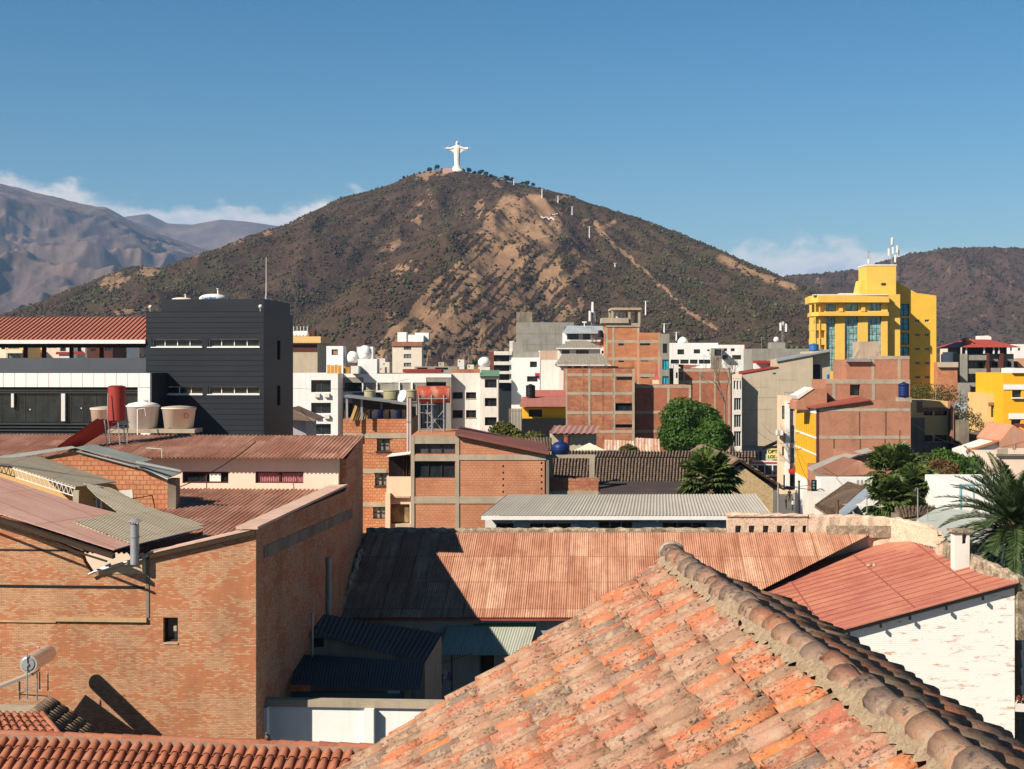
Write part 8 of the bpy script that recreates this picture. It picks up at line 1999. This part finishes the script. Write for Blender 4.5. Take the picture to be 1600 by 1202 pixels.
m = MB(); q = P(1513, 535, 322); m.box(q.x - .8, q.x + .8, 321, 324, q.z - .5, q.z + .5); m.slab([P(1507, 532, 320.5), P(1519, 532, 320.5), P(1513, 527.5, 320.5)], (0, 3.5, 0)); m.build('turret', plain('turret_orange', (.5, .2, .12)), rb_.root)
w_b = Bld('white_block', 'white block edge with a red patch left of the red roofed block', 1489, 1497, 550, 326, 8, M_WHITE, 0); w_b.part('red_patch', plain('crimson_patch', (.5, .02, .04)), [(1490.5, 554, 1496, 565)], -.1, 0)
lb2 = Bld('brick_strip_house', 'low house with a beige band between hotel and red roofed block', 1465, 1496, 566, 310, 8, M_HOLLOW2, 0); lb2.part('beige_band', M_TAN, [(1465, 566, 1496, 574)], -.6, 0); lb2.part('grey_base', M_CONCG, [(1494, 598, 1509, 640)], -3, -1)
wr = Bld('white_far_house', 'white house with one window behind the right end of the red hipped roof', 1586, 1640, 538, 350, 10, M_WHITE, 0, holes=[(1590.5, 544, 1594, 548)], mull=0)
pr_ = Bld('peach_far_house', 'peach gabled house piece below the white far house at the frame edge', 1590, 1640, 560, 330, 10, plain('peach_orange', (.6, .34, .2)), 0)
yr = Bld('yellow_white_building', 'yellow building with white bands at the right frame edge', 1568, 1680, 583, 200, 12, M_YEL2, 0, holes=[(1581.5, 610, 1596, 621), (1580, 655, 1595, 668)], mull=0, rev=.4)
yr.part('white_band', M_WHITE, [(1568, 601, 1680, 609), (1576, 646, 1680, 655)], -.12, 0); yr.part('top_band', M_WHITE, [(1580, 575.5, 1680, 583)], -.4, 4); yr.part('sill', M_WHITE, [(1580, 621.3, 1597.5, 623)], -.4, 0)
bg2 = Bld('beige_building', 'narrow beige building with brown bands and tall windows', 1544, 1567.5, 615, 204, 9, M_YPALE, 0, holes=[(1548.5, 634, 1555, 652), (1562, 634, 1566.5, 652), (1549, 665, 1555, 683)], mull=0, bars=3, gm=M_GLASSG, rev=.3)
bg2.part('brown_band', plain('rosy_brown', (.3, .16, .12)), [(1544, 629, 1567.5, 633.5), (1544, 659, 1567.5, 663.5)], -.15, 0)
ya = Bld('yellow_apartment', 'pale yellow apartment house with brown pillars and a slanting shadow', 1439, 1481, 627, 176.5, 10, M_YPALE, 0, holes=[(1442, 642, 1457, 649.5), (1460, 642, 1480, 649.5), (1440, 680, 1458, 690), (1460, 680, 1480, 690)], mull=1, rev=.3)
ya.part('brown_pillar', plain('rosy_brown', (.3, .16, .12)), [(1432, 627, 1437, 653)], -1.2, 0); ya.part('brown_pillar', plain('rosy_brown', (.3, .16, .12)), [(1481.2, 627, 1486, 692)], -1.2, 0); ya.part('brown_band', plain('rosy_brown', (.3, .16, .12)), [(1441, 637, 1481, 641.6)], -.12, 0)
ya.part('left_wing', M_YPALE, [(1421, 644, 1436.5, 652)], -1.8, -1.5); ya.part('left_wall', M_CONCD, [(1421, 652, 1438.5, 760)], -1.8, -.5); ya.part('base', M_CONCD, [(1439, 691, 1481, 760)], -.2, 0)
db = Bld('dark_brick_house', 'shaded brick house right of the pale yellow apartments', 1486.5, 1498, 649, 177, 10, M_HOLLOWR, 0); ds = Bld('shaded_house', 'low dark house in the shade right of the shaded brick house', 1498.5, 1514, 657, 174, 9, M_CONCD, 0)
gh = Bld('graffiti_house', 'white house with grey-blue painted front behind the bare tree', 1508, 1546, 630, 215, 8, mossm('blue_white_mural', (.6, .62, .66), (.16, .2, .27), .5, .5), 0, holes=[(1530, 646, 1542, 656)], mull=0)
lo = thing('long_tiled_roof', 'low dark house with a pinkish roof in the shade below the mural house', 'house', P(1530, 0, 180) - Vector((0, 0, P(1530, 0, 180).z))); m = MB(); m.slab([P(1514, 683, 178), P(1544, 682, 178), P(1544, 674, 184), P(1514, 676, 184)], (0, 0, -.2)); m.build('roof', M_TOLD, lo); m = MB(); m.box(xof(1514, 179), xof(1544, 179), 179, 184, 0, zof(685, 179)); m.build('wall', M_CONCD, lo)
wh = thing('white_gable_house', 'white house with a bright orange tiled roof edge rising to the right', 'house', P(1530, 0, 158) - Vector((0, 0, P(1530, 0, 158).z))); WF2 = Frame(xof(1510, 156), 156, 0)
m = MB(); m.slab([WF2.px(*q_) for q_ in ((1514, 706), (1561, 690), (1561, 900), (1514, 900))], (0, 6, 0)); m.build('wall', M_OFFW, wh); m = MB(); m.slab([WF2.px(1509, 705, -.5), WF2.px(1562, 687, -.5), WF2.px(1562, 683.5, 6), WF2.px(1510, 699, 6)], (0, 0, -.2)); m.build('roof', plain('bright_orange_tile', (.5, .19, .08), .8, .2, .2, None, 3), wh)
m = MB(); a = WF2.px(1514, 707, -.6); b = WF2.px(1557, 740, -.6); m.box(a.x, b.x, 155.4, 155.9, 0, a.z); m.build('grey_sheet_wall', plain('blue_grey_wall', (.42, .46, .5), .8, .1, .3), wh)
ph = thing('pink_gable_house', 'pale house with a salmon gable and dark red roof at the right edge', 'house', P(1590, 0, 156) - Vector((0, 0, P(1590, 0, 156).z)))
m = MB(); m.slab([WF2.px(*q_, -1) for q_ in ((1563, 689), (1583, 664), (1640, 695), (1640, 700), (1566, 700))], (0, 8, 0)); m.build('gable', plain('salmon_tile', (.52, .26, .17), .9, .15, .2), ph); m = MB(); m.slab([WF2.px(*q_, -1.02) for q_ in ((1562, 700.3), (1640, 700.3), (1640, 900), (1562, 900))], (0, 8, 0)); m.build('wall', M_PEACH, ph)
m = MB(); m.slab([WF2.px(1585, 662, -1.3), WF2.px(1650, 690, -1.3), WF2.px(1640, 664, 8), WF2.px(1592, 662, 8)], (0, 0, -.1)); m.build('roof', M_REDP, ph)
m = MB(); a = WF2.px(1582, 693, -1.05); b = WF2.px(1587, 704, -1.05); m.box(a.x, b.x, a.y - .02, a.y, b.z, a.z); m.build('shutter', M_WOOD, ph)
pk = Bld('pink_house', 'pale pink flat-roofed house with a small dark window at the right edge', 1557, 1660, 711, 140, 8, M_PEACH, 0, holes=[(1570, 727, 1578, 733)], mull=0, fm=M_WHITE); pk.part('cornice', M_CONCD, [(1556, 709.5, 1660, 712.5)], -.3, 0); pk.part('terrace_wall', M_CONC, [(1559, 701, 1575, 709.5)], 0, .3)
tl_ = thing('tile_fence', 'row of curved clay coping tiles along a garden wall behind the date palm', 'wall', P(1540, 740, 120)); tiles(P(1500, 737, 122), P(1560, 737, 122), P(1560, 747, 119), P(1500, 747, 119), .42, .5, .13, 'coping_tiles', M_TOLD, tl_, False, 5, .03); tiles(P(1500, 750, 118.6), P(1560, 750, 118.6), P(1560, 762, 116), P(1500, 762, 116), .42, .5, .13, 'coping_tiles', M_TOLD, tl_, False, 5, .03); m = MB(); m.box(xof(1498, 118), xof(1562, 118), 118.9, 121, 0, zof(748, 119)); m.build('wall', M_CONCD, tl_)
bwh = Bld('blue_trim_house', 'low white house with pale blue trim behind the date palm', 1499, 1600, 756, 84, 7, M_WHITE, 0); bwh.part('blue_trim', plain('sky_blue_paint', (.28, .5, .6)), [(1499, 756, 1502, 830), (1502, 756, 1600, 758.5), (1520, 759, 1521.5, 790)], -.04, 0)
cvs = thing('canvas_roof', 'pale grey sloping sheet roof between the pink wall and the date palm', 'roof', P(1480, 820, 80)); m = MB(); m.slab([P(1432, 812, 78), P(1464, 794, 83), P(1510, 797, 83), P(1560, 815, 80), P(1570, 850, 74), P(1478, 842, 74)], (0, 0, -.08)); m.build('sheet', plain('pale_canvas', (.50, .53, .48), .8, .08, .3), cvs); m = MB(); m.box(xof(1440, 80), xof(1560, 80), 79, 82, 0, zof(830, 80)); m.build('wall', M_OFFW, cvs)
tr_ = thing('low_tile_roof', 'low brown tiled ridge just behind the pink wall below the palms', 'roof', P(1425, 800, 84)); q = [P(1398, 792, 86), P(1462, 791, 86), P(1448, 806, 82), P(1408, 812, 82)]; m = MB(); m.slab([p - Vector((0, 0, .03)) for p in q], (0, 0, -.1)); m.box(xof(1410, 83), xof(1448, 83), 82.6, 85.5, 0, zof(808, 83)); m.build('wall', M_CONCD, tr_); tiles(*q, .25, .4, .085, 'roof_tiles', M_TOLD, tr_, False, 5, .02)
end_ = thing('tile_corner', 'tips of red barrel tiles at the right frame edge below the white wall', 'roof', P(1595, 1095, 57)); q = [P(1588, 1088, 59), P(1640, 1080, 59), P(1640, 1100, 57), P(1586, 1098, 57)]; tiles(*q, .22, .4, .085, 'roof_tiles', M_TRED, end_, False, 6, .01); m = MB(); m.slab([p - Vector((0, 0, .05)) for p in q], (0, 0, -.3)); m.build('deck', M_OFFW, end_)

# vegetation on the right
fan_palm('fan_palm', 'taller fan palm in the dark clump right of the clay roof house', Vector((xof(1398, 94), 94, 0)), zof(735, 94), 2.3, M_PALM, M_PALMD, 41, 70)
fan_palm('fan_palm', 'lower fan palm with yellowing leaves at the front of the clump', Vector((xof(1388, 90), 90, 0)), zof(778, 90), 1.9, M_PALM, M_PALMD, 42, 56)
fan_palm('fan_palm', 'fan palm at the right of the clump beside the brown bush', Vector((xof(1428, 92), 92, 0)), zof(762, 92), 2.1, M_PALM, M_PALMD, 43, 60)
tr('brown_tree', 'bush with dry brown foliage right of the fan palms', 1468, 706, 100, 1.9, M_LEAFB, 9000, .14, 51, crown_h=4.2, nc=30)
tr('garden_tree', 'leafy green tree with pale blossoms behind the brown bush', 1492, 697, 108, 2.3, M_LEAFD, 11000, .17, 52, crown_h=3.6, nc=34)
tr('garden_tree', 'dark green tree between the fan palms and the apartments', 1452, 694, 112, 2.2, M_LEAFS, 9000, .17, 53, crown_h=4.0, nc=30)
tr('garden_tree', 'dark low tree filling the shade under the brown bush', 1470, 750, 96, 1.9, M_LEAFD, 8000, .15, 54, crown_h=3.4, nc=26)
tr('street_tree', 'airy olive tree rising in front of the yellow hotel wing', 1472, 583, 196, 3.6, M_LEAFS, 3200, .15, 55, crown_h=9, nc=34, bare=.6)
tr('street_tree', 'thin dark tree in front of the mural house', 1502, 612, 205, 3.3, M_LEAFS, 2600, .16, 56, crown_h=8, nc=30)
tr('street_tree', 'low olive tree against the foot of the yellow hotel', 1440, 590, 215, 3.4, M_LEAFO, 1800, .16, 57, crown_h=5, nc=24)
def bare_tree(name, label, base, H_, spread, seed, mat):
    t = thing(name, label, 'tree', base); m = MB(); rg = random.Random(seed)
    def grow(p, d, L, r, n):
        q = p + d * L; m.cyl(p, q, r, r * .7, 5, False)
        if n == 0: return
        for k in range(3 if n > 1 else 4): dd = (d + Vector((rg.uniform(-1, 1), rg.uniform(-1, 1), rg.uniform(-.3, .6))) * spread).normalized(); grow(q, dd, L * rg.uniform(.6, .85), r * .6, n - 1)
    grow(Vector(base), Vector((0, 0, 1)), H_ * .36, .16, 5); m.build('branches', mat, t); return t
bare_tree('bare_tree', 'leafless pale tree beside the window bay of the tan building', P(1133, 668, 212), 9.5, .62, 3, M_CONCD)
date_palm('date_palm', 'big date palm with long arching fronds at the right frame edge', Vector((xof(1584, 66), 66, 0)), zof(822, 66), 4.0, M_DATE, 61, 78)
# ------------------------------------------------------------------ foreground gable roof of old clay tiles
RZ = 18.09
ra = Vector((1.58, 14.5, RZ)); rb = Vector((2.30, 5.2, RZ)); rd = (rb - ra).normalized(); rp = Vector((rd.y, -rd.x, 0)).normalized()
if rp.x > 0: rp = -rp
fr_ = thing('old_tile_house', 'house with a gabled roof of old lichen-covered clay tiles filling the foreground', 'house', Vector((1.5, 9, 0)))
M_TFG = tilem('weathered_clay_tiles', [(0.54, 0.159, 0.07), (0.389, 0.22, 0.146), (0.497, 0.186, 0.097), (0.302, 0.186, 0.124), (0.454, 0.209, 0.135), (0.583, 0.186, 0.065), (0.216, 0.159, 0.13), (0.454, 0.143, 0.086), (0.432, 0.253, 0.184), (0.346, 0.131, 0.081), (0.41, 0.22, 0.146)], 0.8, (0.42, 0.31, 0.21), (0.05, 0.04, 0.032), 9.0)
M_TRG = tilem('ridge_clay_tiles', [(0.34, 0.19, 0.13), (0.38, 0.16, 0.10), (0.30, 0.20, 0.15), (0.38, 0.22, 0.14), (0.40, 0.16, 0.085), (0.25, 0.17, 0.13)], 0.85, (0.34, 0.26, 0.185), (0.06, 0.052, 0.05), 6.0)
sl_ = 0.624; SL = 4.6
dn1 = (rp + Vector((0, 0, -sl_))); dn2 = (-rp + Vector((0, 0, -0.42)))
A = ra + Vector((0, 0, -.06)); B = rb + Vector((0, 0, -.06))
tiles(B, A, A + dn1 * SL, B + dn1 * SL, 0.225, 0.36, 0.104, 'roof_tiles', M_TFG, fr_, True, 8, 0.038, rise=0.66)
tiles(A + Vector((0, 0, -.03)), B + Vector((0, 0, -.03)), B + dn2 * 1.05, A + dn2 * 1.05, 0.235, 0.36, 0.10, 'far_slope_tiles', tilem('shade_darkened_tiles', [(0.20, 0.13, 0.09), (0.26, 0.16, 0.11), (0.16, 0.12, 0.09), (0.34, 0.13, 0.07)], 0.7, (0.22, 0.18, 0.12)), fr_, True, 7, 0.03, rise=0.8)  # darker tile colours here paint in the shade behind the ridge
m = MB()
m.slab([A + Vector((0, 0, -.03)), B + Vector((0, 0, -.03)), B + dn1 * SL + Vector((0, 0, -.03)), A + dn1 * SL + Vector((0, 0, -.03))], (0, 0, -.12))
m.slab([A + Vector((0, 0, -.06)), B + Vector((0, 0, -.06)), B + dn2 * .92 + Vector((0, 0, -.06)), A + dn2 * .92 + Vector((0, 0, -.06))], (0, 0, -.08))
m.build('roof_deck', M_DKWOOD, fr_)
# mortar bedding beside the ridge
rg = random.Random(4); V = []; N = 170; wdt = 7
for i in range(N + 1):
    c = ra.lerp(rb, i / N)
    for k in range(wdt):
        f = k / (wdt - 1); off = 0.02 + 0.135 * f + (rg.uniform(-.03, .035) if k == wdt - 1 else 0)
        V.append(c + dn1 * off + Vector((0, 0, 0.062 + 0.03 * math.sin(math.pi * f) + rg.uniform(-.014, .014) - .02 * f)))
m = MB(); m.add(V, [(i * wdt + k, i * wdt + k + 1, (i + 1) * wdt + k + 1, (i + 1) * wdt + k) for i in range(N) for k in range(wdt - 1)], True)
t = NT('lime_mortar'); p = t.pos(); n1 = t.noise(p, 22, 6, .75); c = t.mix(t.ramp(n1, [(.4, 0.), (.6, 1.)]), (0.46, 0.35, 0.24), (0.32, 0.235, 0.155)); c = t.mix(t.ramp(t.noise(p, 60, 4, .7), [(.56, 0.), (.66, .8)]), c, (0.12, .09, .06)); t.bump(n1, .9, .03); m.build('mortar', t.fin(c, .95, 0, .1), fr_)
# ridge cap tiles, each slightly different
m = MB(); L = (rb - ra).length; s = -0.05; i = 0
while s < L + .2:
    c0 = ra + rd * s; c1 = ra + rd * (s + .42); jx = rg.uniform(-.02, .02); jz = rg.uniform(-.014, .014)
    r0 = .110 + rg.uniform(-.01, .01); r1 = .094 + rg.uniform(-.006, .006); seg = 14; vs = []
    for c, r, lf in ((c0, r0, .012), (c0.lerp(c1, .5), (r0 + r1) / 2, -.008), (c1, r1, -.022)):
        for shell in (0, 1):
            for k in range(seg + 1):
                th = -0.25 + (math.pi + .5) * k / seg; rr = r * (1 + rg.uniform(-.05, .05)) - .016 * shell
                vs.append(c + rp * (rr * math.cos(th) + jx) + Vector((0, 0, rr * math.sin(th) * .92 + lf + jz - .005)))
    q = seg + 1; fs = []
    for ring in (0, 1):
        b = ring * 2 * q; n_ = b + 2 * q
        for k in range(seg): fs.append((b + k, b + k + 1, n_ + k + 1, n_ + k)); fs.append((b + q + k + 1, b + q + k, n_ + q + k, n_ + q + k + 1))
    for b in (0, 4 * q):
        for k in range(seg): fs.append((b + k, b + q + k, b + q + k + 1, b + k + 1) if b == 0 else (b + k + 1, b + q + k + 1, b + q + k, b + k))
    m.add(vs, fs, True); s += .335; i += 1
m.build('ridge_tiles', M_TRG, fr_)
m = MB(); e = ra + rd * -.02
m.blob(e + Vector((0, .04, .02)), (.13, .07, .115), 14, 9, .06); m.build('ridge_end', plain('grey_mortar', (.33, .29, .24), .95, .3, .2, None, 4, .6), fr_)
# walls
m = MB(); g0 = ra + rd * .35 + Vector((0, 0, -.35))
e1 = g0 + dn1 * (SL - .5); e2 = g0 + dn2 * .6
m.slab([Vector((e1.x, e1.y, 0)), e1, g0, e2, Vector((e2.x, e2.y, 0))], rd * .3)
h1 = rb + Vector((0, 0, -.35)); m.slab([Vector((e1.x, e1.y, 0)) + rd * .31, e1 + rd * .31, h1 + dn1 * (SL - .5), Vector(((h1 + dn1 * (SL - .5)).x, (h1 + dn1 * (SL - .5)).y, 0))], -rp * .3)
m.slab([Vector((e2.x, e2.y, 0)) + rd * .31, e2 + rd * .31, h1 + dn2 * .6, Vector(((h1 + dn2 * .6).x, (h1 + dn2 * .6).y, 0))], rp * .3)
m.build('wall', M_OFFW, fr_)

# ------------------------------------------------------------------ rebar, rods and roof clutter
rgc = random.Random(12)
def rebar(b, n=3, h=.9, xs=None):
    us = xs or [b.u0 + .2 + (b.u1 - b.u0 - .4) * i / (n - 1) for i in range(n)]
    for u in us:
        m = MB()
        for k in range(4):
            p = b.fr.pt(u + (k % 2) * .18 - .09, .12 + (k // 2) * .2, b.z1 - .05); m.cyl(p, p + Vector((rgc.uniform(-.08, .08), rgc.uniform(-.08, .08), h * rgc.uniform(.7, 1.2))), .018, None, 4, False)
        o = m.build('rebar', M_RUST, b.root)
rebar(fb, 4, 1.1); rebar(fb2, 3, 1.0); rebar(lb_, 6, .9); rebar(bm3, 3, .9); rebar(oh, 2, .7); rebar(bt2, 3, 1.0)
def tv_ant(label, x, y, Y, h=2.2):
    b = P(x, y, Y); t = thing('tv_antenna', label, 'antenna', b, None); m = MB(); m.cyl(b, b + Vector((0, 0, h)), .035, None, 5); m.build('mast', M_STEEL, t)
    m = MB(); z = b.z + h * .93
    for k in range(5): w_ = .55 - .07 * k; m.bar((b.x - w_, b.y - .5 + k * .25, z), (b.x + w_, b.y - .5 + k * .25, z), .02)
    m.bar((b.x, b.y - .55, z), (b.x, b.y + .6, z), .03); m.build('elements', M_STEEL, t)
for a in (('spiky television antenna on the white office roof', 470, 584, 205), ('television antenna above the narrow white apartment block', 732, 577, 212), ('television antenna on the grey block left of the hotel', 1190, 545, 266), ('television antenna on the pale yellow apartment house', 1462, 627, 181), ('television antenna on the middle brick house roof', 668, 681, 96), ('television antenna on the wide brick block', 930, 576, 220), ('television antenna on the pink flat-roofed house', 1585, 711, 144), ('television antenna left of the tan building red trim', 1100, 576, 243)): tv_ant(*a)
for i, (a, b, s_, lb) in enumerate(((P(400, 600, 180), P(640, 592, 198), 1.0, 'cable strung in front of the white office block'), (P(560, 706, 97), P(720, 690, 96), .5, 'cable between the orange house and the middle brick house'), (P(1243, 668, 172), P(1190, 660, 236), 1.5, 'cable from the yellow wall to the tan building'), (P(1243, 690, 170), P(1160, 640, 236), 2.0, 'lower cable from the yellow wall across the street'), (P(1423, 660, 160), P(1600, 690, 150), 1.6, 'cable above the garden trees at the right'), (P(1380, 770, 118), P(1600, 735, 130), 1.4, 'cable crossing behind the date palm'), (P(145, 780, 60), P(400, 690, 66), .8, 'slack cable over the left corrugated roofs'), (P(855, 700, 98), P(1180, 690, 150), 2.2, 'long cable above the dark tiled hall'))):
    m = MB(); n = 14; pts = [a.lerp(b, k / n) - Vector((0, 0, s_ * 4 * (k / n) * (1 - k / n))) for k in range(n + 1)]; m.path(pts, .02, 4); tag(m.build('cable', M_BLACK), lb, 'cable', 'overhead cables')
